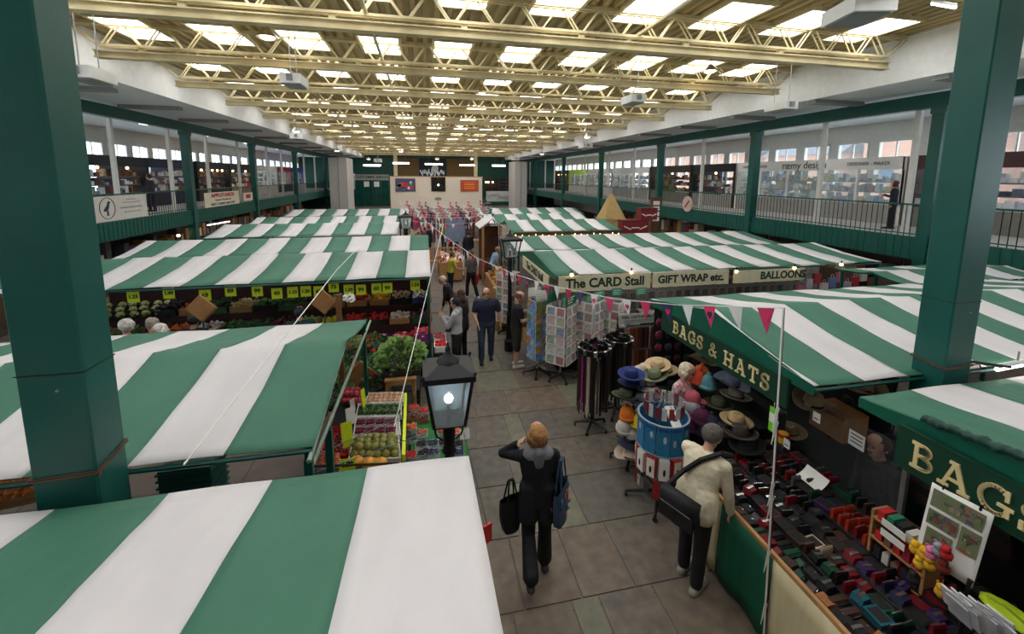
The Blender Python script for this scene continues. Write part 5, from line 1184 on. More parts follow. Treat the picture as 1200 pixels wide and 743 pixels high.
rows = [(.09, 0, 'front'), (.19, 0, 'second'), (.33, 1, 'third'), (.44, 1, 'fourth'), (.57, 2, 'fifth'), (.68, 2, 'sixth'), (.81, 3, 'seventh'), (.93, 3, 'eighth'), (1.1, 4, 'back')]
for ri, (dx, si, rn) in enumerate(rows):
    y = 3.92-(.0 if ri > 1 else .12); k = 0; z = ST[si][2]
    while y > 1.45:
        if y > 3.2: pal = ['black', 'black', 'dark brown', 'crimson', 'grey', 'black']
        elif y > 2.6: pal = [['black', 'bottle green', 'crimson', 'dark brown'], ['black', 'dark brown', 'tan', 'cream'], ['black', 'black', 'dark brown'], ['black', 'bottle green', 'orange red', 'purple'], ['dark brown', 'bottle green', 'black']][si]
        else: pal = [['black', 'black', 'tan', 'dark brown'], ['black', 'crimson', 'navy', 'black', 'teal', 'bottle green'], ['crimson', 'navy', 'black', 'purple'], ['orange red', 'crimson', 'black', 'purple'], ['black', 'dark brown', 'black']][si]
        kind = rr.choice([['key pouch', 'spectacle case', 'wallet', 'purse'], ['standing wallet', 'standing wallet', 'gift box', 'purse'], ['standing wallet', 'gift box', 'wallet', 'purse'], ['standing wallet', 'standing wallet', 'gift box'], ['gift box', 'standing wallet']][si])
        if si == 3 and 2.62 < y < 3.05: kind, pal = 'standing wallet', ['orange red', 'orange red', 'crimson']
        if si == 3 and 2.3 < y <= 2.62: kind, pal = 'standing wallet', ['crimson', 'purple', 'purple']
        cn = rr.choice(pal); st_ = {'standing wallet': .068, 'wallet': .125, 'purse': .11, 'gift box': .15, 'spectacle case': .095, 'key pouch': .10}[kind]
        rz = PI/2 if kind in ('standing wallet', 'spectacle case') else rr.uniform(-.25, .25)
        if kind == 'standing wallet': rz += rr.uniform(-.1, .1)
        y -= st_/2
        good(kind, cn, (3.0+dx, y, z), rz, '%s %s, %s from the far end of the %s row on bag counter' % (cn, kind, ORD[min(k, 29)], rn))
        y -= st_/2+rr.uniform(.0, .008); k += 1
# special pieces on the counter
t = thing('open_box', 'open orange box of small wallets at the counter front', 'box', (3.12, 3.72, .86), .1); MB().b2((-.11, -.09, 0), (.11, .09, .05)).build('box', cmat((196, 108, 48)), t); MB().box((.1, 0, .12), (.012, .18, .16), ry=.3).build('open_lid', cmat((206, 116, 50)), t)
for i in range(4): MB().b2((-.09+i*.045, -.07, .05), (-.06+i*.045, .07, .07)).build('small_wallet', cmat((150, 146, 144)), t)
t = thing('plastic_tub', 'yellow and red plastic tub at the back of the counter', 'tub', (4.12, 3.86, 1.04)); MB().cyl((0, 0, 0), (0, 0, .13), .06, .065, 14).build('tub', cmat((226, 200, 40)), t); MB().cyl((0, 0, .13), (0, 0, .165), .068, n=14).build('lid', cmat((206, 40, 34)), t); MB().cyl((0, 0, .165), (0, 0, .168), .05, n=14).build('lid_print', cmat((230, 196, 40)), t)
t = thing('paper_sheet', 'curled white paper sheet among the wallets', 'paper', (3.92, 3.28, 1.03)); g = MB(); g.grid(lambda u, v: (-.07+.14*u, -.13+.26*v, .02+.10*u*u), 5, 2); g.build('sheet', PAPER, t)
ps = thing('perspex_screen', 'clear perspex screen standing behind the bag counter', 'screen', (4.24, 3.4, 1.04)); MB().b2((-.004, -.72, .0), (.004, .66, .74)).build('sheet', PERSPEX, ps); MB().b2((-.006, -.35, .46), (-.004, -.19, .62)).build('notice', PAPER, ps); MB().b2((-.02, -.74, 0), (.02, -.70, .76)).build('edge_post', STEEL, ps)
for i in range(3): MB().b2((-.0065, -.33, .5+.04*i), (-.006, -.21, .512+.04*i)).build('notice_print', INK, ps)
# small display shelf with pouches
sh = thing('display_shelf', 'small brown wooden shelf unit of red purses on the counter', 'shelf', (3.82, 2.36, .93))
for q in (-.2, .2): MB().box((0, q, .22), (.16, .02, .46)).build('side', WOOD, sh)
for z in (.02, .2, .38): MB().b2((-.09, -.2, z), (.09, .2, z+.015)).build('shelf_board', WOOD, sh)
MB().b2((.08, -.2, 0), (.09, .2, .45)).build('back', WOOD_D, sh)
for z in (.035, .215, .395):
    for i in range(5): MB().b2((-.08, -.17+i*.07, z), (.04, -.12+i*.07, z+rr.uniform(.06, .12))).build('small_purse', cmat(rr.choice([(190, 40, 44), (40, 36, 40), (120, 90, 70), (206, 200, 190), (40, 120, 90), (150, 30, 50)])), sh)
for z in (.33, .42): MB().box((-.1, .02, z), (.006, .18, .06)).build('price_strip', PAPER, sh)
# printed tea towel
c = [at(1093, 565, x=3.78), at(1166, 604, x=3.78), at(1140, 690, x=3.7), at(1072, 648, x=3.7)]
tw = thing('tea_towel', 'white tea towel printed with town and garden scenes', 'tea towel', c[3]); q = [p-c[3] for p in c]
def tq(u, v): return q[3].lerp(q[2], u).lerp(q[0].lerp(q[1], u), v)
g = MB(); g.smooth = True; g.grid(lambda u, v: tq(u, v)+Vector((-.006*math.sin(u*7), 0, 0)), 8, 8); o = g.build('cloth', PAPER, tw); md = o.modifiers.new('cloth_thickness', 'SOLIDIFY'); md.thickness = .003; md.offset = 1
def scn(u0, u1, v0, v1, cs, n):
    for i in range(n):
        a, b = rr.uniform(u0, u1-.1), rr.uniform(v0, v1-.06); e, h = a+rr.uniform(.05, .12), b+rr.uniform(.03, .08); k = Vector((-.012-.0004*i, 0, 0))
        MB().quad(*(tuple(tq(*w)+k) for w in ((a, b), (e, b), (e, h), (a, h)))).build('print_patch', cmat(rr.choice(cs), .7, .3, scale=60), tw)
for ar in ((.06, .92, .72, .95), (.06, .58, .48, .68), (.62, .94, .36, .68), (.1, .55, .12, .44)):
    MB().quad(*(tuple(tq(*w)+Vector((-.0105, 0, 0))) for w in ((ar[0], ar[2]), (ar[1], ar[2]), (ar[1], ar[3]), (ar[0], ar[3])))).build('printed_scene', cmat((150, 146, 120), .7, .4, scale=14, vcol=(100, 116, 76)), tw)
    scn(*ar, [(150, 80, 60), (120, 60, 50), (70, 100, 56), (96, 120, 70), (110, 100, 96), (90, 84, 90), (150, 130, 110), (60, 80, 60)], 16)
for u in (.2, .8): MB().box(tq(u, 1.0), (.02, .012, .04)).build('peg', BLACK, tw)
# plush key rings, wrapped magnets, lime bag
def plush(label, p, cs, s=.04):
    t = thing('plush_keyring', label, 'soft toy', p, 0, 'plush keyrings'); m = cmat(cs, .9, .2, scale=40)
    MB().ball((0, 0, s), (s, s, s), 8, 6).build('body', m, t); MB().ball((-s*.3, 0, s*2.2), s*.72, 8, 6).build('head', m, t)
    for k in (-1, 1): MB().ball((-s*.3, k*s*.5, s*2.8), s*.25, 6, 4).build('ear', m, t)
    MB().tube([(0, 0, s*2.8), (0, 0, s*3.6)], .004, 4).build('strap', STEEL, t)
for i, (a, b, cs, nm) in enumerate(((1072, 645, (232, 180, 40), 'yellow plush keyring at the top left of the bunch'), (1082, 652, (226, 170, 36), 'yellow plush keyring in the middle of the bunch'), (1077, 662, (236, 190, 50), 'yellow plush keyring at the bottom of the bunch'), (1089, 664, (220, 166, 40), 'yellow plush keyring on the right of the bunch'), (1090, 652, (226, 120, 160), 'bright pink plush keyring on the bunch'), (1099, 648, (150, 150, 160), 'grey plush keyring on the bunch'), (1108, 652, (190, 40, 44), 'red plush keyring on the bunch'), (1105, 668, (120, 40, 30), 'dark red plush keyring low on the bunch'), (1070, 680, (40, 36, 36), 'black and white plush keyring below the yellow ones'), (1102, 696, (214, 160, 50), 'mustard plush keyring above the wrapped magnets'))):
    plush(nm, at(a, b+4, x=3.62), cs)
kr = thing('keyring_stand', 'dark wire stand holding the plush keyrings', 'stand', (3.64, 1.85, .86)); MB().cyl((0, 0, 0), (0, 0, .6), .012, n=6).build('pole', BLACK, kr)
for k in range(6): MB().cyl((0, 0, .15+.08*k), (.16*math.cos(k*1.3), .16*math.sin(k*1.3), .17+.08*k), .006, n=4).build('prong', BLACK, kr)
for i in range(12):
    p = at(1118+i*5.5, 705+i*2.6+(i % 2)*8, x=3.5); t = thing('wrapped_packet', 'clear plastic wrapped picture packet, %s from the left in the rack' % ORD[i], 'packet', p, rr.uniform(-.2, .2), 'wrapped packets on the bag counter')
    MB().box((0, 0, 0), (.012, .13, .16), ry=-.35).build('film', glass('packet_film', (226, 228, 232), .55, .12), t); MB().box((.004, 0, 0), (.006, .10, .12), ry=-.35).build('picture', cmat(rr.choice([(60, 70, 120), (206, 204, 204), (190, 190, 196)])), t)
rk = thing('packet_rack', 'wire rack holding the wrapped picture packets', 'rack', (3.55, 1.45, .86)); MB().b2((-.12, -.35, 0), (.12, .35, .02)).build('base', BLACK, rk); MB().tube([(.1, -.33, 0), (.1, -.33, .25), (.1, .33, .25), (.1, .33, 0)], .006, 4).build('wire', STEEL, rk)
p = at(1186, 722, x=3.75); t = thing('lime_bag', 'bright lime green folded bag at the bottom right', 'bag', p); g = MB(); g.smooth = True; g.ball((0, 0, 0), (.10, .17, .035), 12, 7); g.build('fabric', mat('lime_nylon', (190, 214, 40), .5, var=.2, bump=.5, bscale=25), t); MB().tube([(-.05, -.1, .05), (-.09, 0, .1), (-.05, .1, .05)], .01, 5).build('strap', cmat((150, 176, 30)), t)
# hanging bags behind the counter, cardboard, misc
for i in range(10):
    y = 3.0-.27*i+.9; c = rr.choice([(30, 28, 30), (50, 36, 30), (36, 38, 46), (70, 60, 54)])
    t = thing('hanging_bag', 'dark handbag hung behind the bag counter, %s from the far end' % ORD[i], 'handbag', (4.72, y, 1.05+.25*(i % 2)), 0, 'handbags behind the counter')
    MB().prism([(-.1, 0), (.1, 0), (.12, .06), (.09, .26), (-.09, .26), (-.12, .06)], 0, -.04, .04).build('body', cmat(c, .5), t); MB().tube([(0, -.07, .25), (0, -.05, .42), (0, .05, .42), (0, .07, .25)], .01, 5).build('strap', cmat(c, .5), t); MB().b2((-.045, -.08, .12), (-.04, .08, .2)).build('pocket', cmat((44, 40, 40), .5), t)
t = thing('stall_partition', 'dark back panel of the bag stall behind the counter', 'stall wall', (4.95, 1.6, 0)); MB().b2((-.02, -1.4, 0), (.02, 1.3, 2.1)).build('panel', cmat((30, 28, 28)), t); MB().b2((-.045, -1.4, 1.6), (-.02, 1.3, 1.64)).build('hanging_rail', STEEL, t)
t = thing('carton', 'brown cardboard carton under the canopy above the screen', 'carton', at(982, 492, x=4.5)); MB().b2((-.16, -.2, -.14), (.16, .2, .14)).build('box', CARD, t); MB().box((-.2, 0, .12), (.12, .4, .008), ry=.5).build('flap', CARD, t)
t = thing('green_tag', 'bright green and white price tag below the letter S', 'tag', at(906, 492, x=3.66)); MB().b2((-.006, -.05, -.14), (0, .05, .14)).build('card', cmat((120, 210, 40)), t); MB().b2((-.01, -.045, -.03), (-.006, .045, .07)).build('label', PAPER, t); MB().cyl((-.002, 0, .12), (-.002, 0, .5), .003, n=4).build('string', PAPER, t)
for i, (a, b) in enumerate(((922, 520), (957, 489))):
    t = thing('hanging_label', 'small white hanging label %s' % ('below the sign end', 'stuck on the screen top')[i], 'label', at(a, b, x=3.9)); MB().b2((-.003, -.04, -.05), (.003, .04, .05)).build('card', PAPER, t); MB().b2((-.005, -.025, -.02), (-.003, .025, -.01)).build('print_line', INK, t)
# crumpled dark tarpaulin along the near right canopy edge
a, b = at(1082, 490, x=3.9), at(1215, 541, x=3.9); tp = thing('rolled_tarpaulin', 'crumpled dark green tarpaulin bunched along the near right canopy edge', 'tarpaulin', a); g = MB(); g.smooth = True
def tpf(u, v):
    p = (b-a)*u; r = .034+.008*math.sin(u*17+2*math.sin(u*29))+.006*math.sin(u*71+v*12.6); return (p.x+r*math.cos(2*PI*v), p.y, p.z+r*.9*math.sin(2*PI*v)+.006*math.sin(u*23+3*u*u))
g.grid(tpf, 40, 10); g.build('cloth', mat('dark_tarpaulin', (30, 66, 56), .6, var=.3, scale=8, bump=.5, bscale=20), tp)
# lit tube under the near right canopy and under the right gallery
def tube_light(label, a, b, group='lit fluorescent tubes', up_=.45):
    a = Vector(a); b = Vector(b); t = thing('fluorescent_tube', label, 'tube light', (a+b)/2, 0, group); h = (b-a)/2
    MB().cyl((0, 0, .03), (0, 0, up_), .01, n=5).build('hanger', STEEL, t)
    MB().cyl(-h, h, .02, n=8).build('tube', TUBE, t); MB().cyl(-h+Vector((0, 0, .035)), h+Vector((0, 0, .035)), .025, n=6).build('batten', WHITE, t)
tube_light('lit fluorescent tube beneath the canopy right of the column', at(1168, 433, y=3.08), at(1215, 424, y=3.08), up_=.16)
tube_light('lit fluorescent tube under the right gallery, left of column', at(1028, 288, x=14.6), at(1067, 294, x=14.6))
tube_light('lit fluorescent tube under the right gallery, right of column', at(1157, 309, x=14.4), at(1215, 320, x=14.4))
tube_light('lit fluorescent tube under the left gallery', at(243, 264, x=-11.4), at(269, 259.5, x=-11.4), up_=.9)
tube_light('pale lit tube under the right gallery above the boxes', at(985, 286.5, x=14.6), at(1020, 291, x=14.6))

# ================================================================ PEOPLE
import numpy as np
SKIN = mat('skin', (206, 158, 134), .55, var=.08, scale=12); SKIN_P = mat('skin_pale', (222, 182, 162), .55, var=.08, scale=12)
LIP = cmat((160, 90, 84), .5); EYE = cmat((40, 32, 28), .3)
def person(label, loc, heading, h=1.72, top=(40, 44, 60), sleeves='short', legs=(50, 60, 84), leglen='long', shoes=(30, 28, 28), hair=None, hairc=(70, 50, 36), skin=None,
           lean=0., armL=None, armR=None, legL=None, legR=None, look=(0, 0), vox=.011, build=1., topmat=None, coat=0., collar=None, sole=None, group=None, foot=True, face=True, glasses=False):
    skin = skin or SKIN
    S = h/1.75; k = build
    topm = topmat or cmat(top, .8, .12, scale=9, bump=.8, bscale=11); legm = cmat(legs, .8, .15, scale=9, bump=.7, bscale=12); shoem = cmat(shoes, .6, .1); colm = cmat(collar, .8, .1) if collar else None
    mats = [topm, legm, skin, shoem, LIP, EYE]; 
    if colm: mats.append(colm)
    TOP, LEG, SK, SH, LP, EY = range(6); CO = 6
    prims = []                                            # (p0, p1, r0, r1, material)
    def V(*a): return Vector(a)
    legL = legL or (V(-.02, .05, -1), V(0, 0, -1)); legR = legR or (V(.02, -.03, -1), V(0, -.03, -1))
    L1, L2 = .43, .42
    def dn(v): return Vector(v).normalized()
    drop = max(-(dn(l[0]).z*L1+dn(l[1]).z*L2) for l in (legL, legR))
    pz = drop+.085; P = V(0, 0, pz)
    def up(v):                                            # leaning upper body
        c, s = math.cos(lean), math.sin(lean); return P+V(v[0], v[1]*c+v[2]*s, v[2]*c-v[1]*s)
    for sx, lg in ((-1, legL), (1, legR)):
        hip = P+V(sx*.088*k, 0, -.02); kn = hip+dn(lg[0])*L1; an = kn+dn(lg[1])*L2
        lm = LEG
        if leglen == 'long': prims += [(hip, kn, .092*k, .068*k, LEG), (kn, an-dn(lg[1])*.04, .066*k, .060*k, LEG)]
        elif leglen == 'flare': prims += [(hip, kn, .092*k, .078*k, LEG), (kn, an+V(0, 0, .07), .075*k, .088*k, LEG)]
        else: prims += [(hip, kn+dn(lg[1])*.02, .096*k, .088*k, LEG), (kn, an, .055, .04, SK)]
        f = V(0, 1, 0)
        d = dn(lg[1]); toe = an+V(0, .17, -.04) if d.z < -.85 else an+dn(V(0, .6*abs(d.z)+.1, -1+abs(d.z)*.1))*.15
        heel = an+V(0, -.045, -.04) if d.z < -.85 else an+dn(d)*.05
        prims += [(heel, toe, .048, .042, SH), (an, heel, .046, .046, SH)]
    # torso as stacked ellipses given by pairs of capsules
    solid = len(prims)
    for z, w, d, m in ((-.02, .10, .115, TOP if coat else LEG), (.08, .095, .115, TOP), (.2, .085, .112, TOP), (.32, .095, .118, TOP), (.42, .11, .11, TOP)):
        prims.append((up(V(-w*k, 0, z)), up(V(w*k, 0, z)), d*k, d*k, m))
    nsolid = len(prims)
    if coat:
        for sx in (-1, 1): prims.append((up(V(sx*.09, -.01, .1)), P+V(sx*.10, -.02, -coat), .115*k, .12*k, TOP))
    prims += [(up(V(-.14*k, 0, .465)), up(V(.14*k, 0, .465)), .068, .068, TOP), (up(V(0, 0, .47)), up(V(0, .015, .56)), .058, .052, SK if not colm else CO)]
    if colm: prims += [(up(V(-.09, -.02, .48)), up(V(.09, -.02, .48)), .085, .085, CO), (up(V(0, -.05, .44)), up(V(0, -.06, .52)), .08, .07, CO)]
    # head
    hc = up(V(0, .03, .665)); pit, yw = look
    M = Euler((-pit-lean*.5, 0, yw)).to_matrix()
    def H(x, y, z): return hc+M @ V(x, y, z)
    prims += [(H(0, -.01, .03), H(0, .01, .02), .088, .084, SK), (H(0, .02, -.045), H(0, .045, -.075), .066, .048, SK), (H(0, -.02, .05), H(0, .02, .055), .082, .08, SK)]
    if face:
        prims += [(H(0, .085, .0), H(0, .108, -.028), .012, .016, SK), (H(-.018, .088, -.058), H(.018, .088, -.058), .009, .009, LP)]
        for sx in (-1, 1): prims += [(H(sx*.032, .083, .018), H(sx*.036, .082, .018), .011, .011, EY), (H(sx*.086, -.005, .01), H(sx*.088, -.012, -.02), .016, .014, SK)]
    # arms
    armL = armL or (V(-.18, -.02, -1), V(-.05, .2, -1)); armR = armR or (V(.18, -.02, -1), V(.05, .2, -1))
    hands = {}
    for sx, ar in ((-1, armL), (1, armR)):
        sh = up(V(sx*.185*k, 0, .455)); A = dn(ar[0]); B = dn(ar[1])
        el = sh+A*.275; wr = el+B*.245
        if sleeves == 'long': prims += [(sh, el, .064*k, .052*k, TOP), (el, wr-B*.01, .052*k, .042*k, TOP)]
        else: prims += [(sh, sh+A*.17, .066*k, .062*k, TOP), (sh+A*.15, el, .046, .04, SK), (el, wr, .042, .03, SK)]
        # hand: palm, four fingers with a bend, thumb off the side of the palm
        n = B.cross(V(0, 1, 0) if abs(B.y) < .8 else V(0, 0, 1)).normalized(); w = B.cross(n).normalized()
        if w.dot(V(-sx, 0, 0)) < 0 and abs(w.x) > .3: n = -n
        pm = wr+B*.085
        for q in (-.024, -.008, .008, .024): prims.append((wr+B*.01+w*q*.7, pm+w*q, .017, .013, SK))
        for i, q in enumerate((-.03, -.010, .010, .029)):
            ln = (.058, .072, .076, .066)[i]; mid = pm+w*q+B*ln*.55; tip = mid+(B*.75+n*.65).normalized()*ln*.5
            prims += [(pm+w*q, mid, .0095, .009, SK), (mid, tip, .009, .0075, SK)]
        tb = wr+B*.025+w*(.028); tm = tb+(B*.6+w*.8).normalized()*.045; prims += [(tb, tm, .013, .011, SK), (tm, tm+(B*.9+n*.3).normalized()*.03, .011, .009, SK)]
        hands[sx] = (wr, pm, el, sh)
    mb = MB()
    rings = [(-.13, .12, .10), (-.06, .185, .125), (.04, .185, .12), (.14, .172, .115), (.22, .17, .112), (.32, .19, .12), (.42, .205, .115), (.48, .175, .09), (.515, .085, .07)]
    n_ = 18; RV = []
    for z, rx, ry in rings: RV += [up(V(rx*k*math.cos(2*PI*i/n_), ry*k*math.sin(2*PI*i/n_), z)) for i in range(n_)]
    mb._add(RV, [(j*n_+i, j*n_+(i+1) % n_, (j+1)*n_+(i+1) % n_, (j+1)*n_+i) for j in range(len(rings)-1) for i in range(n_)]+[list(range(n_))[::-1], [(len(rings)-1)*n_+i for i in range(n_)]])
    for pi_, (p0, p1, r0, r1, m) in enumerate(prims):
        if solid <= pi_ < nsolid: continue
        d = p1-p0
        mb.ball(p0, r0, 10, 7); mb.ball(p1, r1, 10, 7)
        if d.length > 1e-4: mb.cyl(p0, p1, r0, r1, 10)
    me = mb.mesh('tmp', skin); o = bpy.data.objects.new('tmp', me); COL.objects.link(o)
    md = o.modifiers.new('r', 'REMESH'); md.mode = 'VOXEL'; md.voxel_size = vox; md.use_smooth_shade = True
    sm = o.modifiers.new('s', 'SMOOTH'); sm.factor = .5; sm.iterations = 3 if vox < .015 else 1
    body = bpy.data.meshes.new_from_object(o.evaluated_get(bpy.context.evaluated_depsgraph_get())); bpy.data.objects.remove(o); bpy.data.meshes.remove(me)
    body.name = 'body'; body.materials.clear()
    for m in mats: body.materials.append(m)
    N = len(body.polygons); C = np.empty(N*3, np.float32); body.polygons.foreach_get('center', C); C = C.reshape(-1, 3)
    best = np.full(N, 1e9, np.float32); idx = np.zeros(N, np.int32)
    for p0, p1, r0, r1, m in prims:
        a = np.array(p0, np.float32); d = np.array(p1-p0, np.float32); L = max(float(d@d), 1e-8)
        tt = np.clip(((C-a)@d)/L, 0, 1); dist = np.linalg.norm(C-(a+tt[:, None]*d), axis=1)-(r0+(r1-r0)*tt)
        if m in (LP, EY): dist -= .004
        q = dist < best; best[q] = dist[q]; idx[q] = m
    body.polygons.foreach_set('material_index', idx); body.polygons.foreach_set('use_smooth', np.ones(N, bool))
    t = thing('person', label, 'person', loc, heading, group); t.scale = (S, S, S)
    inst(body, 'body', t)
    if hair:
        hm = cmat(hairc, .75, .25, scale=30); g = MB(); g.smooth = True; nu, nv = 18, 12
        curly = hair == 'curly'
        q = random.Random(len(label)*7+ord(label[9]))
        pts = {}
        for j in range(nv+1):
            th = PI*j/nv
            for i in range(nu):
                a = 2*PI*i/nu; d = V(math.sin(th)*math.cos(a), math.sin(th)*math.sin(a), math.cos(th))
                r = .104+(q.uniform(0, .022) if curly else q.uniform(-.003, .006)); e = V(d.x*r*.93, d.y*(r+.008), d.z*r*1.0)
                pts[i, j] = H(*(e+V(0, -.012, .028)))
        for j in range(nv):
            for i in range(nu):
                a = 2*PI*(i+.5)/nu; th = PI*(j+.5)/nv; d = V(math.sin(th)*math.cos(a), math.sin(th)*math.sin(a), math.cos(th))
                if hair in ('short', 'curly'): keep = d.z > (.55 if d.y > .25 else -.2 if d.y > -.15 else -.85)
                elif hair == 'balding': keep = d.y < .35 and -.55 < d.z < .45 and not (d.y > .2)
                elif hair == 'bob': keep = not (d.y > .35 and d.z < .55)
                else: keep = not (d.y > .3 and d.z < .55)
                if keep: g._add([pts[i, j], pts[(i+1) % nu, j], pts[(i+1) % nu, j+1], pts[i, j+1]], [(0, 3, 2, 1)])
        if hair == 'long':
            for i in range(9):
                a = PI+PI*i/8; x, y = .085*math.cos(a), .085*math.sin(a); g.cyl(H(x, y, .02), H(x*1.1, y*1.25-.01, -.20), .035, .022, 7); g.ball(H(x*1.1, y*1.25-.01, -.20), .022, 7, 4)
        if hair == 'bob':
            for i in range(9):
                a = PI*.95+PI*1.1*i/8; x, y = .08*math.cos(a), .08*math.sin(a); g.cyl(H(x, y, .02), H(x*1.12, y*1.1, -.07), .032, .026, 7); g.ball(H(x*1.12, y*1.1, -.07), .026, 7, 4)
        if hair == 'bun': g.ball(H(0, -.09, .06), .045, 9, 6)
        g.build('hair', hm, t)
    if sole:
        pass
    if glasses:
        g = MB()
        for sx in (-1, 1):
            for i in range(8): g.cyl(H(sx*.034+.024*math.cos(i*PI/4), .098, .018+.02*math.sin(i*PI/4)), H(sx*.034+.024*math.cos((i+1)*PI/4), .098, .018+.02*math.sin((i+1)*PI/4)), .003, n=4)
            g.cyl(H(sx*.058, .096, .02), H(sx*.09, 0, .02), .003, n=4)
        g.cyl(H(-.01, .1, .02), H(.01, .1, .02), .003, n=4); g.build('glasses', BLACK, t)
    R = Matrix.Rotation(heading, 3, 'Z')
    def W(v): return Vector(loc)+R @ (Vector(v)*S)
    return t, {kk: [W(x) for x in vv] for kk, vv in hands.items()}, W
def V(*a): return Vector(a)
def tote(label, p, w, h, d, c, handle=.3, rz=0, pat=None, tilt=0, name='tote_bag', cat='bag', strapc=None):
    """p: point where the handles meet"""
    t = thing(name, label, cat, (p[0], p[1], p[2]-handle-h), rz)
    b = MB(); b.smooth = False
    b.smooth = True; b.grid(lambda u, v: (w/2*(.62+.40*math.sin(PI*min(1, v*1.25+.12)*.5))*math.cos(2*PI*u)*(1+.25*abs(math.sin(4*PI*u))**2), d/2*(1.1-.5*v*v)*math.sin(2*PI*u), h*v), 24, 6); b.ball((0, 0, .015), (w*.33, d*.5, .03), 12, 4); b.build('body', cmat(c, .7, .15, scale=12), t)
    for q in (-1, 1): MB().tube([(-w*.25, q*d*.3, h), (-w*.12, q*.01, h+handle), (w*.12, q*.01, h+handle), (w*.25, q*d*.3, h)], .01, 5).build('handle', cmat(strapc or c, .7), t)
    if pat:
        q = random.Random(3)
        for i in range(22): MB().box((q.uniform(-w*.4, w*.4), (-1 if i % 2 else 1)*(d/2+.003), q.uniform(.06, h*.92)), (.05, .006, .03), ry=q.uniform(0, 3)).build('pattern_patch', cmat(q.choice(pat)), t)
    return t
PP = {}
# walking man in navy t-shirt
person('bald man in navy t-shirt and jeans walking towards the viewer', (1.33, 9.14, 0), PI-.12, 1.76, (38, 42, 66), 'short', (58, 70, 94), 'long', (26, 26, 28), 'balding', (120, 100, 84), lean=.04, build=1.18,
       armL=(V(-.3, .02, -1), V(-.1, .15, -1)), armR=(V(.22, .15, -1), V(-.35, .65, -.75)), legL=(V(-.02, -.12, -1), V(0, -.2, -1)), legR=(V(.02, .22, -1), V(0, .04, -1)), glasses=True, vox=.010)
# woman from behind
t, hd, W = person('fair-haired woman in black walking away with a hand at her ear', (1.10, 3.86, 0), -.12, 1.68, (24, 26, 32), 'long', (20, 21, 26), 'flare', (66, 62, 64), 'bob', (168, 122, 74), coat=.22, collar=(112, 112, 118),
       armL=(V(-.62, .62, -.28), V(.62, -.38, .66)), armR=(V(.2, -.06, -1), V(.05, .22, -1)), legL=(V(-.02, -.06, -1), V(-.02, -.75, -.7)), legR=(V(.02, .08, -1), V(0, -.02, -1)), vox=.009, lean=.03, look=(0, .12))
tote('black shopping bag hanging at the woman\'s left side', W((-.29, .0, 1.12)), .24, .36, .13, (20, 20, 22), .20, .35)
tote('blue and red patterned tote on the woman\'s right shoulder', W((.25, -.06, 1.38)), .32, .40, .10, (52, 74, 98), .30, .9, [(170, 50, 60), (60, 110, 140), (40, 50, 70), (190, 90, 90)])
# man in cream jacket at the bag counter
t, hd, W = person('grey-haired man in cream jacket leaning over the bag counter', (2.66, 3.42, 0), -1.15, 1.74, (222, 210, 182), 'long', (28, 27, 28), 'long', (150, 148, 138), 'short', (92, 86, 82), lean=.30, look=(.35, -.1), coat=.05, build=1.08,
       armL=(V(-.15, .55, -.8), V(.1, .75, -.45)), armR=(V(.14, .12, -1), V(.02, .28, -1)), legL=(V(-.03, .12, -1), V(0, -.02, -1)), legR=(V(.02, -.08, -1), V(0, -.10, -1)), vox=.010)
mb_ = thing('shoulder_bag', 'large black shoulder bag worn by the man in cream jacket', 'bag', W((-.02, -.27, .80)), -1.15)
g_ = MB(); g_.smooth = True; g_.ball((0, 0, .15), (.22, .085, .17), 16, 10); g_.prism([(-.17, .12), (.17, .12), (.19, .30), (-.19, .30)], 1, -.06, .06); g_.build('body', cmat((22, 22, 24), .7), mb_); MB().b2((-.18, -.082, .05), (.18, -.07, .2)).build('front_pocket', cmat((28, 28, 30), .6), mb_); MB().b2((-.16, -.086, .2), (.16, -.082, .21)).build('zip', STEEL, mb_)
q0 = W((-.02, -.27, .80)); pts = [W((-.2, -.2, 1.08)), W((-.12, -.06, 1.22)), W((.02, .0, 1.40)), W((.16, .13, 1.50)), W((.20, .26, 1.44))]
Rm = Matrix.Rotation(1.15, 3, 'Z'); s_ = MB(); L_ = [Rm @ (p-q0) for p in pts]
for a_, b_ in zip(L_[:-1], L_[1:]): s_.cyl(a_, b_, .026, n=6)
s_.build('strap', cmat((24, 24, 26), .6), mb_)
# man in black t-shirt and shorts
t, hd, W = person('man in black t-shirt and shorts browsing postcards', (1.93, 8.70, 0), -1.45, 1.74, (26, 26, 30), 'short', (44, 44, 38), 'short', (206, 202, 196), 'balding', (90, 70, 58), lean=.05, look=(.35, -.1),
       armL=(V(-.12, .5, -1), V(.1, 1, .35)), armR=(V(.15, .15, -1), V(-.15, 1, .1)), vox=.010)
MB().box((-.02, .118, 1.27), (.12, .006, .09)).build('shirt_print', cmat((180, 170, 190)), t)
tote('brown paper carrier bag on the arm of the man in black', W((.21, .16, 1.08)), .34, .32, .14, (168, 128, 84), .10, -1.45+.2, name='carrier_bag')
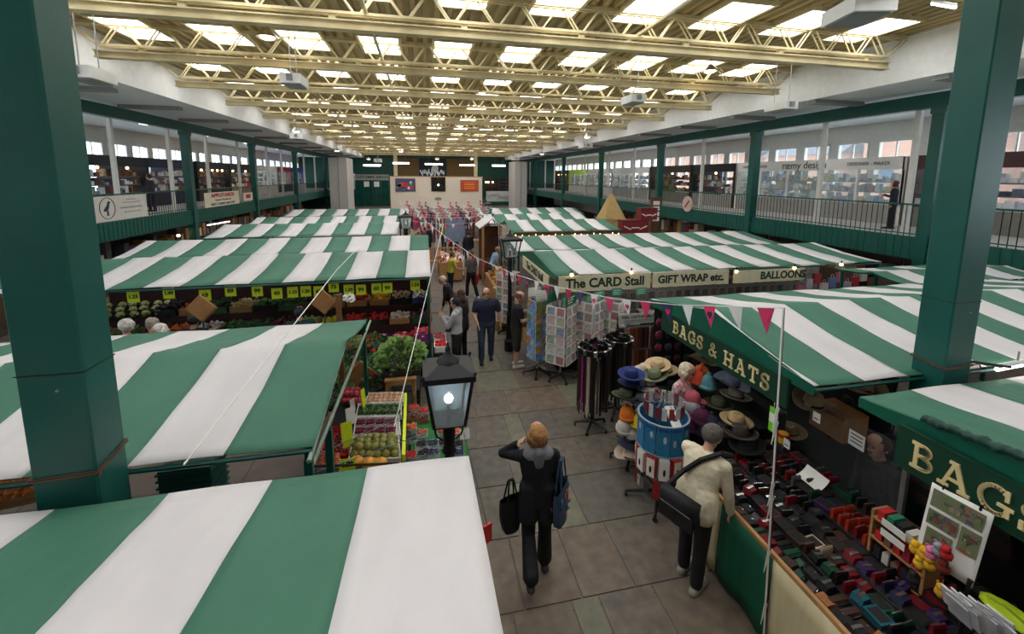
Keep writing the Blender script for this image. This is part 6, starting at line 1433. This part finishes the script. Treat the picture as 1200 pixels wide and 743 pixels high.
# hoodie and dark haired companion
t, hd, W = person('person in pale grey hooded top with dark hair by the fruit', (.62, 8.6, 0), 1.2, 1.70, (176, 176, 180), 'long', (34, 34, 38), 'long', (40, 40, 44), 'short', (24, 22, 22), collar=(160, 160, 165), armL=(V(-.1, .5, -1), V(.15, .6, .8)), armR=(V(.1, .4, -1), V(-.1, .9, .3)), look=(.2, .1))
person('long-haired woman in dark jacket beside the grey hooded person', (.78, 9.3, 0), .9, 1.68, (44, 42, 44), 'long', (26, 26, 30), 'long', (30, 30, 30), 'long', (72, 50, 38), coat=.15)
person('white-haired person in black jacket stooping at the fruit stall', (.72, 11.2, 0), 1.3, 1.62, (28, 28, 32), 'long', (40, 40, 48), 'long', (40, 36, 34), 'short', (206, 202, 196), lean=.45, coat=.12, vox=.014)
person('person in yellow top standing in the middle of the aisle', (.85, 14.4, 0), -1.3, 1.66, (206, 190, 70), 'short', (34, 36, 46), 'long', (40, 36, 34), 'short', (110, 80, 56), vox=.016, lean=.1, armR=(V(.1, .4, -1), V(0, 1, -.3)))
t, hd, W = person('person in grey t-shirt and black trousers carrying a red bag', (1.55, 14.2, 0), .5, 1.72, (92, 88, 92), 'short', (26, 26, 30), 'long', (190, 186, 180), 'short', (80, 56, 44), vox=.016, legL=(V(0, .3, -1), V(0, .05, -1)), legR=(V(0, -.2, -1), V(0, -.45, -1)))
tote('bright red carrier bag held by the person in grey', W((.24, .12, .86)), .3, .36, .1, (206, 40, 44), .08, .5, name='carrier_bag')
person('person in light blue shirt leaning at the teddy stall', (2.42, 15.2, 0), -1.4, 1.68, (140, 164, 200), 'long', (44, 48, 66), 'long', (40, 36, 34), 'short', (150, 130, 110), vox=.016, lean=.35)
# customers at the vegetable stall
person('customer with curly white hair reaching left at vegetable stall', (at(147, 381, y=8.05).x, 8.05, 0), .3, 1.77, (206, 190, 180), 'short', (60, 60, 70), 'long', (40, 40, 40), 'curly', (196, 190, 184), armL=(V(-1, .25, -.25), V(-1, .2, 0)), vox=.013, look=(.2, .9))
person('customer with short grey hair in dark navy at vegetable stall', (at(178, 381, y=8.15).x, 8.15, 0), .5, 1.75, (38, 42, 54), 'long', (40, 42, 50), 'long', (40, 40, 40), 'short', (150, 142, 134), vox=.013, look=(0, .6))
person('customer with white bobbed hair in pale blue at vegetable stall', (at(201, 381, y=7.95).x, 7.95, 0), 1.9, 1.74, (150, 196, 226), 'long', (60, 60, 70), 'long', (40, 40, 40), 'bob', (214, 206, 196), lean=.2, vox=.013, look=(.4, .2))
person('stallholder in dark clothes standing left of the carrots', (at(224, 356, y=8.4).x, 8.4, 0), 0, 1.70, (26, 30, 34), 'long', (26, 28, 34), 'long', (30, 30, 30), 'short', (30, 28, 28), vox=.015)
person('stallholder in dark green fleece standing by the parsnips', (at(350, 356, y=8.38).x, 8.38, 0), .2, 1.74, (18, 56, 52), 'long', (22, 30, 34), 'long', (30, 30, 30), 'short', (26, 32, 40), vox=.015, build=1.1)
# lady among the hats
p = at(803, 433, y=4.98)
person('white-haired lady in red and white patterned top among the hats', (p.x, 4.98, 0), -2.75, p.z/.935+.02, (190, 40, 46), 'long', (40, 40, 46), 'long', (40, 40, 40), 'bob', (214, 200, 176), look=(.3, .3), glasses=True, vox=.010, topmat=mat('red_white_print', (196, 40, 46), .8, var=.1, scale=16, vcol=(236, 230, 230)))
# stallholder behind the screen
person('stallholder in dark clothes seen through the perspex screen', (4.52, 3.05, 0), 1.4, 1.68, (40, 36, 40), 'long', (30, 30, 34), 'long', (30, 30, 30), 'short', (60, 46, 40), vox=.015, lean=.1)
# gallery
p = at(1043, 268, x=15.6); person('person in dark coat on the right upper gallery', (15.6, p.y, GF), .5, 1.66, (26, 30, 44), 'long', (24, 26, 34), 'long', (30, 30, 30), 'bob', (74, 48, 36), vox=.016, armR=(V(.2, .3, -1), V(-.2, .9, .3)))
p = at(177, 226, x=-12.2); person('person in striped top on the left upper gallery', (-12.2, p.y, GF), 1.5, 1.70, (60, 50, 70), 'long', (34, 36, 46), 'long', (30, 30, 30), 'short', (60, 46, 40), vox=.02)
# far shoppers among the bunting
far = [((549, 296), (30, 30, 40), (60, 40, 34), 'person in dark coat by the pale wooden bench', .2), ((503, 285), (40, 40, 60), (90, 70, 50), 'person in dark blue beside the far left stall', 1.), ((497, 272), (110, 60, 70), (50, 40, 36), 'person in maroon among the far bunting', 2.), ((545, 268), (70, 80, 110), (120, 100, 80), 'person in denim blue among the far bunting', 3.), ((560, 270), (150, 150, 150), (60, 50, 44), 'person in light grey among the far bunting', 0.), ((520, 266), (190, 170, 60), (60, 46, 36), 'person in mustard among the far bunting', 2.6), ((534, 262), (60, 60, 64), (200, 190, 180), 'white-haired person in grey among the far bunting', 1.5)]
for (a, b), c, hc_, lb, hdg in far:
    p = at(a, b+16, z=0) if b > 280 else at(a, b, z=1.4)
    person(lb, (p.x, p.y, 0), hdg, 1.7, c, 'long', (40, 40, 50), 'long', (30, 30, 30), 'short', hc_, vox=.024, face=False)

# ================================================================ BUNTING
rr = random.Random(55)
FLAGC = [(226, 222, 220), (206, 60, 100), (226, 222, 220), (190, 50, 90), (60, 54, 96)]
FLM = {}
def bunting(label, pts, n, size=.2, cols=FLAGC, group='strings of bunting', hearts=False):
    P = [Vector(p) for p in pts]; t = thing('bunting', label, 'bunting', P[0], 0, group); b = MB()
    b.tube([p-P[0] for p in P], .006, 4); b.build('cord', PAPER, t)
    Ls = [(P[i+1]-P[i]).length for i in range(len(P)-1)]; tot = sum(Ls)
    for k in range(n):
        d = tot*(k+.5)/n; i = 0
        while i < len(Ls)-1 and d > Ls[i]: d -= Ls[i]; i += 1
        u = (P[i+1]-P[i]).normalized(); p = P[i]+u*d-P[0]; c = cols[k % len(cols)]; a = math.atan2(u.y, u.x)
        key = (c, size)
        if key not in FLM: FLM[key] = MB().prism([(-size*.42, 0), (size*.42, 0), (0, -size)], 1, -.003, .003).mesh('flag', cmat(c, .8))
        o = inst(FLM[key], 'flag', t, p, (rr.uniform(-.15, .15), math.atan2(-u.z, math.hypot(u.x, u.y)), a))
        if hearts and k % 2 == 1:
            h = MB(); s = size*.16; h.prism([(0, -s*1.6), (s*1.1, -s*.2), (s*.8, s*.6), (s*.3, s*.6), (0, s*.2), (-s*.3, s*.6), (-s*.8, s*.6), (-s*1.1, -s*.2)], 1, -.006, .006); h.build('heart', cmat((206, 40, 90) if c != (206, 60, 100) else (60, 40, 90)), o, (0, 0, -size*.36))
    return t
path = [(497, 258, 15), (530, 283, 12.5), (560, 303, 10.6), (600, 320, 8.8), (639, 333, 7.4), (718, 350, 5.5), (790, 357, 4.4), (918, 361, 2.9)]
bunting('long string of pink and white bunting sweeping down the aisle', [at(a, b, y=c) for a, b, c in path], 34, .23, hearts=True)
e = at(918, 361, y=2.9)
bc = thing('hanging_streamer', 'white cord and folded pennants hanging straight down by the counter', 'cord', e)
low = at(894, 760, x=2.93)-e
MB().tube([V(0, 0, 0), low*.3+V(.01, .01, 0), low*.6, low], .008, 5).build('cord', PAPER, bc); MB().tube([V(.012, 0, 0), low*.5+V(.02, .0, 0), low+V(.01, 0, 0)], .004, 4).build('thin_cord', cmat((60, 40, 44)), bc)
for k in (.3, .34, .52, .56, .72, .88):
    p = low*k; MB().prism([(-.01, .1), (.02, .06), (-.035, -.14), (-.02, .02)], 1, -.003, .003).build('folded_flag', PAPER, bc, p)
for i in range(10):
    y = 17.5+i*1.3; z = 2.42+.25*((i*7) % 3)/2; x0, x1 = -.7-.12*i, 3.0+.16*i
    pts = []
    for k in range(7):
        u = k/6; pts.append((x0+(x1-x0)*u, y+rr.uniform(-.2, .2), z-.35*4*u*(1-u)*.5))
    bunting('string of pink and white bunting across the far aisle, %s from the near end' % ORD[i], pts, 15, .17)

# ================================================================ HALF-WAY STALLS DOWN THE AISLE
def bear(label, p, c, s=.12, rz=PI):
    t = thing('teddy_bear', label, 'teddy bear', p, rz, 'teddy bears on the aisle stall'); m = cmat(c, .9, .2, scale=30)
    MB().ball((0, 0, s), (s*.8, s*.7, s), 8, 6).build('body', m, t); MB().ball((0, .0, s*2.3), s*.65, 8, 6).build('head', m, t)
    for k in (-1, 1): MB().ball((k*s*.5, 0, s*2.85), s*.22, 6, 4).build('ear', m, t); MB().ball((k*s*.85, s*.2, s*1.2), (s*.3, s*.3, s*.5), 6, 4).build('arm', m, t); MB().ball((k*s*.5, s*.6, s*.3), (s*.3, s*.5, s*.3), 6, 4).build('leg', m, t)
    MB().ball((0, s*.55, s*2.15), s*.25, 6, 4).build('muzzle', cmat((206, 180, 140)), t)
table('wooden table of teddy bears and baskets on the right of aisle', (2.1, 11.35), (2.62, 14.6), .8, WOOD)
for i in range(12):
    bear('%s teddy bear, %s along the aisle stall' % (('golden', 'tan', 'brown')[i % 3], ORD[i]), (2.25+.24*(i % 2), 11.8+i*.22, .8), ((206, 160, 90), (190, 150, 100), (140, 100, 60))[i % 3], .13)
for i in range(4):
    t = thing('wicker_basket', 'pale wicker basket at the near end of teddy stall, %s' % ('top of the pile', 'second in the pile', 'third in the pile', 'bottom of the pile')[i], 'basket', (2.0, 11.05, .98-.3*i+.05), 0, 'wicker baskets')
    g = MB(); g.lathe([(0, 0), (.15, 0), (.2, .16), (.19, .16), (.14, .02), (0, .02)], n=14); g.build('bowl', mat('wicker', (190, 166, 116), .8, var=.3, scale=40), t)
    for k in range(4): MB().lathe([(.155+.012*k, 0), (.168+.012*k, .012), (.155+.012*k, .024)], (0, 0, .03+.034*k), 14).build('weave_band', mat('wicker', (190, 166, 116)), t)
tag(MB().b2((1.85, 10.95, 0), (2.15, 11.2, .08)).b2((1.87, 10.97, .08), (2.13, 11.18, .14)).build('low_plinth', WOOD), 'low wooden plinth under the pile of wicker baskets', 'plinth')
bn = thing('wooden_bench', 'pale slatted wooden bench down the aisle on the left', 'bench', (at(520, 293, y=19).x, 19, 0))
for i in range(7): MB().b2((-.62+i*.2, -.02, .5), (-.54+i*.2, .02, .95)).build('slat', WOOD, bn)
for z in (.46, .95): MB().b2((-.7, -.03, z), (.7, .03, z+.07)).build('rail', WOOD, bn)
for x in (-.66, .66): MB().b2((x-.04, -.04, 0), (x+.04, .04, 1.02)).b2((x-.04, -.5, 0), (x+.04, -.42, .46)).build('leg', WOOD, bn)
for i in range(4): MB().b2((-.7, -.5+i*.12, .42), (.7, -.41+i*.12, .46)).build('seat_slat', WOOD, bn)
ct = thing('counter_stall', 'pale counter with teal door across the far aisle', 'counter', (at(570, 283, y=20.5).x, 20.5, 0))
MB().b2((-1.0, -.3, 0), (1.0, .3, 1.05)).build('body', cmat((190, 184, 160)), ct); MB().b2((-1.05, -.35, 1.05), (1.05, .35, 1.1)).build('worktop', WOOD, ct); MB().b2((.0, -.32, .1), (.5, -.3, .95)).build('door', cmat((10, 110, 100)), ct); MB().ball((.1, -.33, .55), .03, 6, 4).build('knob', CHROME, ct)
for i, (x, y, c) in enumerate(((1.0, 16.9, (150, 60, 54)), (1.15, 17.7, (196, 120, 80)), (1.0, 18.4, (206, 190, 160)))):
    t = table('aisle display table of colourful small goods, %s from the near end' % ORD[i], (x-.45, y-.3), (x+.45, y+.3), .8, PAPER if i % 2 else WOOD)
    for k in range(10): MB().b2((-.42+k*.085, -.25+.2*(k % 3), .8), (-.35+k*.085, -.1+.2*(k % 3), .8+rr.uniform(.05, .16))).build('display_goods', cmat(rr.choice([(200, 60, 50), (230, 120, 60), (226, 220, 210), (170, 40, 60), (90, 120, 150)])), t)
sh_ = thing('shirt_rail', 'rail of dark clothes and a blue-grey sheet at the far aisle', 'clothes rail', (at(533, 270, y=21.5).x, 21.5, 0))
for x in (-1.1, 1.1): MB().cyl((x, 0, 0), (x, 0, 2.1), .03, n=6).build('upright', STEEL, sh_)
MB().cyl((-1.1, 0, 2.1), (1.1, 0, 2.1), .02, n=6).build('rail', STEEL, sh_)
for i in range(14): MB().box((-1.0+i*.15, 0, 1.55), (.05, .4, 1.0)).build('garment', cmat(rr.choice([(40, 36, 44), (60, 30, 40), (90, 40, 60), (30, 34, 44), (120, 60, 70)])), sh_)
MB().b2((-.5, -.25, .9), (.5, -.22, 2.1)).build('sheet', cmat((120, 134, 156)), sh_)
kb_ = thing('market_kiosk', 'wooden kiosk with white gable roof at the end of the fairy lights', 'kiosk', (2.55, 16.4, 0))
for x in (-.35, .35): MB().b2((x-.04, -.5, 0), (x+.04, -.42, 2.3)).build('post', WOOD, kb_)
MB().prism([(-.5, 2.25), (0, 2.62), (.5, 2.25), (.5, 2.21), (0, 2.58), (-.5, 2.21)], 1, -.6, .9).build('roof', FAB_W, kb_); MB().b2((-.4, .4, 0), (.4, .45, 2.2)).build('back', WOOD_D, kb_); MB().b2((-.4, -.45, .3), (.4, .4, .9)).build('counter', WOOD_D, kb_)
# fairy lights along the right stall edge
fl = thing('fairy_lights', 'string of warm fairy lights along the right stall edge', 'fairy lights', (3.17, 14.95, 2.12))
MB().tube([(0, 0, 0), (2.2, 0, -.06), (4.4, 0, 0)], .006, 4).build('wire', BLACK, fl)
FB = MB().ball((0, 0, 0), .02, 6, 4).mesh('fairy_bulb', BULB)
for i in range(17): inst(FB, 'bulb', fl, (.1+i*.255, -.03, -.05-.02*(i % 3)))
tag(MB().b2((3.2, 15.05, 1.55), (7.45, 15.1, 2.14)).build('stall_pelmet', WOOD_D), 'dark brown boarded pelmet below the fairy lights', 'pelmet')
# further displays down the aisle
for i, (x, y, w) in enumerate(((-.45, 23.3, .8), (3.1, 22.3, .8), (-.2, 24.6, .9), (2.85, 23.4, .6), (1.6, 24.1, .6), (2.55, 26.0, .6), (.2, 27.2, .9), (2.6, 27.6, .9))):
    t = thing('aisle_display', 'crowded far aisle display of clothes and gifts, %s from the near end' % ORD[i], 'display', (x, y, 0), rr.uniform(-.2, .2), 'far aisle displays')
    MB().b2((-w/2, -.25, 0), (w/2, .25, .8)).build('table', cmat(rr.choice([(150, 110, 70), (60, 40, 44), (190, 180, 170)])), t)
    for q in (-1, 1): MB().b2((q*w/2-.02, .2, .8), (q*w/2+.02, .24, 2.0)).build('upright', WOOD, t)
    MB().b2((-w/2, .2, 1.96), (w/2, .24, 2.0)).build('rail', WOOD, t)
    for k in range(7): MB().b2((-w/2+.03+k*w/7.2, .1, 2.0-rr.uniform(.5, .9)), (-w/2+.03+k*w/7.2+w/9, .3, 1.95)).build('garment', cmat(rr.choice([(150, 60, 80), (60, 60, 80), (206, 190, 180), (40, 36, 44), (190, 120, 130), (110, 120, 140), (190, 60, 90)])), t)
    for k in range(8): MB().b2((-w/2+.02+k*w/8.3, -.2, .8), (-w/2+.02+k*w/8.3+w/10, -.02, .8+rr.uniform(.08, .3))).build('gift', cmat(rr.choice([(206, 60, 70), (230, 200, 160), (120, 80, 60), (226, 220, 214), (150, 150, 90)])), t)
# red boxes, tan obelisk, signpost
for i, (a, b, w, h) in enumerate(((742, 264, 1.2, .5), (758, 250, .75, .45))):
    p = at(a, b, y=16.3); p.z = (2.13, 2.66)[i]; t = thing('red_crate', ('wide maroon patterned box on top of the stall', 'smaller maroon box behind the wide one')[i], 'box', p); MB().b2((-w/2, -.2, -h/2), (w/2, .2, h/2)).build('box', cmat((120, 30, 36)), t)
    for k in range(3): MB().box((-.3*w+k*.3*w, -.21, -.02), (.3*w, .01, .04), ry=.4-.4*k).build('white_scroll', PAPER, t)
    MB().b2((-w/2-.02, -.22, h/2), (w/2+.02, .22, h/2+.05)).build('lid', cmat((96, 24, 30)), t)
tag(MB().b2((7.7, 15.6, 0), (9.4, 17.4, 1.80)).b2((7.6, 15.5, 1.80), (9.5, 17.5, 1.88)).build('boarded_kiosk', WOOD_D), 'dark boarded kiosk carrying the maroon boxes', 'kiosk')
p = at(716, 255, y=22); ob = thing('tan_pyramid', 'tall tan pyramid structure by the right gallery', 'pyramid', (p.x, 22, 0)); g = MB(); g._add([(-.62, -.6, 0), (.62, -.6, 0), (.62, .6, 0), (-.62, .6, 0), (-.62, -.6, 1.9), (.62, -.6, 1.9), (.62, .6, 1.9), (-.62, .6, 1.9), (-.15, -.0, 3.28), (.05, 0, 3.28)], [(0, 1, 5, 4), (1, 2, 6, 5), (2, 3, 7, 6), (3, 0, 4, 7), (4, 5, 9, 8), (5, 6, 9), (6, 7, 8, 9), (7, 4, 8)]); g.build('body', mat('tan_board', (178, 150, 96), .7, var=.1), ob); MB().b2((-.66, -.64, 1.86), (.66, .64, 1.94)).build('collar', mat('tan_board', (178, 150, 96)), ob)
p = at(767, 255, y=17.8); sg = thing('wooden_signpost', 'carved brown wooden post with small white plates near red boxes', 'signpost', (p.x, 17.8, 0)); MB().b2((-.22, -.1, 0), (.22, .1, 3.3)).build('post', WOOD_D, sg)
for k in range(4): MB().b2((-.16, -.12, 2.2+k*.25), (.16, -.1, 2.38+k*.25)).build('plate', PAPER, sg)

# ================================================================ ROOF FITTINGS
def heater(label, px_, py_, y, s=1., z=None):
    p = at(px_, py_, y=y); t = thing('hanging_heater', label, 'heater', p, .0, 'white box heaters hung from the roof'); w, d, h = .62*s, 1.0*s, .30*s
    MB().prism([(-w/2, -h/2), (w/2, -h/2), (w/2, h/2), (-w/2, h/2)], 1, -d/2, d/2).build('casing', WHITE, t); MB().b2((-w*.42, -d*.42, -h/2-.03), (w*.42, d*.42, -h/2)).build('grille', GREY, t)
    for q in (-1, 1): MB().cyl((0, q*d*.35, h/2), (0, q*d*.35, 7.76-p.z), .012, n=5).build('rod', STEEL, t)
    MB().b2((-.06, -d/2-.06, -.05), (.06, -d/2, .08)).build('fan_box', GREY, t)
for a, b, y, lb in ((345, 95, 11.2, 'white box heater hanging left of the roof centre'), (742, 117, 12.2, 'white box heater hanging right of the roof centre'), (915, 125, 10.6, 'white box heater hanging before the right soffit'), (106, 88, 9.8, 'white box heater hanging beside the left column top'), (350, 160, 25, 'small distant white heater near the left soffit'), (686, 171, 27, 'small distant white heater near the right soffit'), (443, 188, 40, 'distant white heater at the far left'), (604, 186, 40, 'distant white heater at the far right')): heater(lb, a, b, y, .72 if y < 20 else 1.)
p = at(1005, 14, y=5.6); t = thing('hanging_heater', 'large grey box heater hanging at the top right', 'heater', p, -.25, 'white box heaters hung from the roof'); MB().b2((-.30, -.36, -.11), (.30, .36, .11)).build('casing', WHITE, t); MB().b2((-.25, -.31, -.13), (.25, .31, -.11)).build('grille', GREY, t); MB().cyl((0, -.3, .10), (0, -.3, 7.6-p.z), .012, n=5).cyl((0, .3, .16), (0, .3, 7.76-p.z), .012, n=5).build('rod', STEEL, t)
tube_light('lit tube beside the large heater at top right', at(1092, 4, y=5.3), at(1120, 9, y=5.0))
def pendant(label, px_, py_, y):
    p = at(px_, py_, y=y); t = thing('pendant_lamp', label, 'pendant lamp', p, 0, 'lit pendant lamps under the roof')
    MB().lathe([(.05, .16), (.08, .12), (.24, -.02), (.25, -.05), (.23, -.05), (.06, .1)], n=14).build('shade', STEEL, t); MB().ball((0, 0, -.03), (.16, .16, .06), 10, 6).build('lamp', mat('lit_pendant', (255, 214, 150), .4, var=0, emit=14), t); MB().cyl((0, 0, .15), (0, 0, 7.76-p.z), .008, n=5).build('flex', BLACK, t)
for i, (a, b, y) in enumerate(((313, 42, 11.2), (565, 107, 17), (832, 82, 11.4), (347, 153, 22), (395, 176, 33), (539, 147, 24), (688, 160, 22), (635, 180, 34), (470, 177, 36), (553, 186, 45), (432, 186, 46), (512, 186, 48))):
    pendant('lit dish pendant lamp under the roof, %s' % ('upper left near the second truss', 'in the middle of the roof', 'upper right near the second truss', 'far along the left soffit', 'furthest along the left soffit', 'mid roof, beyond the central one', 'far along the right soffit', 'furthest along the right soffit', 'left of centre far away', 'right of centre by the far wall', 'above the customer service front', 'above the middle of the partition')[i], a, b, y)
# warm work light under the left gallery
t = thing('spot_lamp', 'small bright warm lamp under the left gallery', 'lamp', at(209, 276, x=-11.2)); MB().ball((0, 0, 0), .07, 8, 6).build('bulb', BULB, t); MB().cyl((0, 0, .06), (0, 0, .16), .04, .02, 8).cyl((0, 0, .1), (0, 0, 1.0), .008, n=5).build('holder', BLACK, t)
# cords crossing over the left canopies
for i, (a, b) in enumerate((((421, 289, 10.1), (215, 545, 3.1)), ((520, 262, 9), (462, 500, 4.6)))):
    p0, p1 = at(a[0], a[1], y=a[2]), at(b[0], b[1], y=b[2]); tag(MB().tube([p0]+([at(395, 315+.9, y=6.3)] if i == 0 else [])+[p1], .006, 4).build('taut_cord', PAPER), ('taut pale cord over the second left canopy', 'taut pale cord running down beside the bushy plants')[i], 'cord')
# lit tubes below both galleries
for side, X, ys in (('left', -11.7, (17, 27, 33, 41)), ('right', 15.0, (13.5, 17.5, 22, 27, 33))):
    for i, y in enumerate(ys): tube_light('lit tube below the %s gallery slab, %s from the near end' % (side, ORD[i]), (X, y-.7, 2.0), (X, y+.7, 2.0), 'tubes below the galleries', .22)
# stock under the galleries
for side, X, Y0 in (('left', -12.2, 15), ('right', 15.4, 4)):
    for i in range(11):
        y = Y0+i*3.0; t = thing('lower_stall', 'dim stall with cartons beneath the %s gallery, %s from the near end' % (side, ORD[i]), 'stall', (X, y, .02), 0, 'stalls under the %s gallery' % side)
        MB().b2((-.5, -1.3, 0), (.5, 1.3, .85)).build('counter', cmat(rr.choice([(70, 52, 40), (60, 60, 58), (96, 74, 52)])), t)
        for k in range(6):
            w = rr.uniform(.2, .5); y_ = -1.1+k*.4; MB().b2((-.3, y_, .85), (.1, y_+w*.8, .85+rr.uniform(.2, .8))).build('carton', cmat(rr.choice([(150, 110, 70), (190, 180, 170), (120, 60, 50), (170, 130, 80), (80, 80, 90)])), t)
        s = 1 if side == 'right' else -1
        MB().b2((s*1.2, -1.45, 0), (s*1.25, 1.45, 2.0)).build('back', cmat((52, 44, 40)), t)
# brick buildings seen outside the right windows
for i in range(6):
    y = 4+i*11; t = thing('brick_building', 'red brick building outside the right gallery windows, %s from near end' % ORD[i], 'building', (38, y, 0)); MB().b2((0, -4.5, 0), (6, 4.5, 6.6+.6*(i % 3))).build('walls', mat('far_brick', (166, 124, 104), .8, var=.2, scale=1), t); MB().prism([(-.3, 6.6+.6*(i % 3)), (6.3, 6.6+.6*(i % 3)), (3, 8.8)], 1, -4.7, 4.7).build('roof', cmat((96, 96, 104)), t)
    for k in range(3): MB().b2((-.03, -3.4+k*2.6, 3.8), (.02, -2.2+k*2.6, 5.4)).build('window', cmat((60, 80, 110), .2), t)
# sliver of the near snack stall that shows right of the bottom left canopy
table('wooden counter edge showing under the near left canopy', (-.9, 1.15), (.50, 2.55), .86, WOOD)
q_ = at(571, 625, z=1.35); t = thing('crisp_packet', 'red and white packet hanging at the near canopy edge', 'packet', q_); MB().box((0, 0, 0), (.08, .02, .16), rz=.5).build('packet', cmat((200, 40, 36), .4), t); MB().box((-.02, -.012, 0), (.03, .012, .12), rz=.5).build('print', PAPER, t); MB().cyl((0, 0, .08), (.26-q_.x, 0, 2.25-q_.z), .004, n=4).build('hook_wire', STEEL, t)
for i in range(5):
    t = thing('snack_jar', 'small dark jar on the near counter edge, %s from the far end' % ORD[i], 'jar', (.45, 2.45-i*.2, .86), 0, 'jars on the near counter'); MB().cyl((0, 0, 0), (0, 0, .1), .04, n=10).build('glass', cmat((80, 50, 30), .3), t); MB().cyl((0, 0, .1), (0, 0, .12), .042, n=10).build('lid', cmat((170, 130, 70), .4), t)
t = thing('ribbed_bin', 'green ribbed plastic bin below the second left canopy', 'bin', at(231, 590, z=.05)); MB().b2((-.28, -.2, 0), (.28, .2, .62)).build('tub', GREEN, t)
for k in range(7): MB().b2((-.30, -.22, .06+k*.085), (.30, .22, .085+k*.085)).build('rib', GREEN, t)
# tubes beneath the stall canopies; vegetable and hat stall ones added to brighten them
for i in range(3): tube_light('added fill tube under the vegetable stall canopy, %s from the left' % ORD[i], (-6.3+i*2.3, 10.15, 2.28), (-4.9+i*2.3, 10.15, 2.28), 'tubes under the stall canopies', .12)  # added to lift the dark produce display, hidden by the front eave
tube_light('added fill tube under the bags and hats canopy', (4.2, 4.7, 2.32), (5.4, 4.7, 2.32), 'tubes under the stall canopies', .12)  # added as fill over the hats
tube_light('lit tube under the near right canopy over the counter', (4.1, 1.35, 2.25), (5.3, 1.35, 2.25), 'tubes under the stall canopies', .12)
tube_light('lit tube under the card stall canopy', (5.0, 9.3, 2.2), (6.4, 9.3, 2.2), 'tubes under the stall canopies', .1)
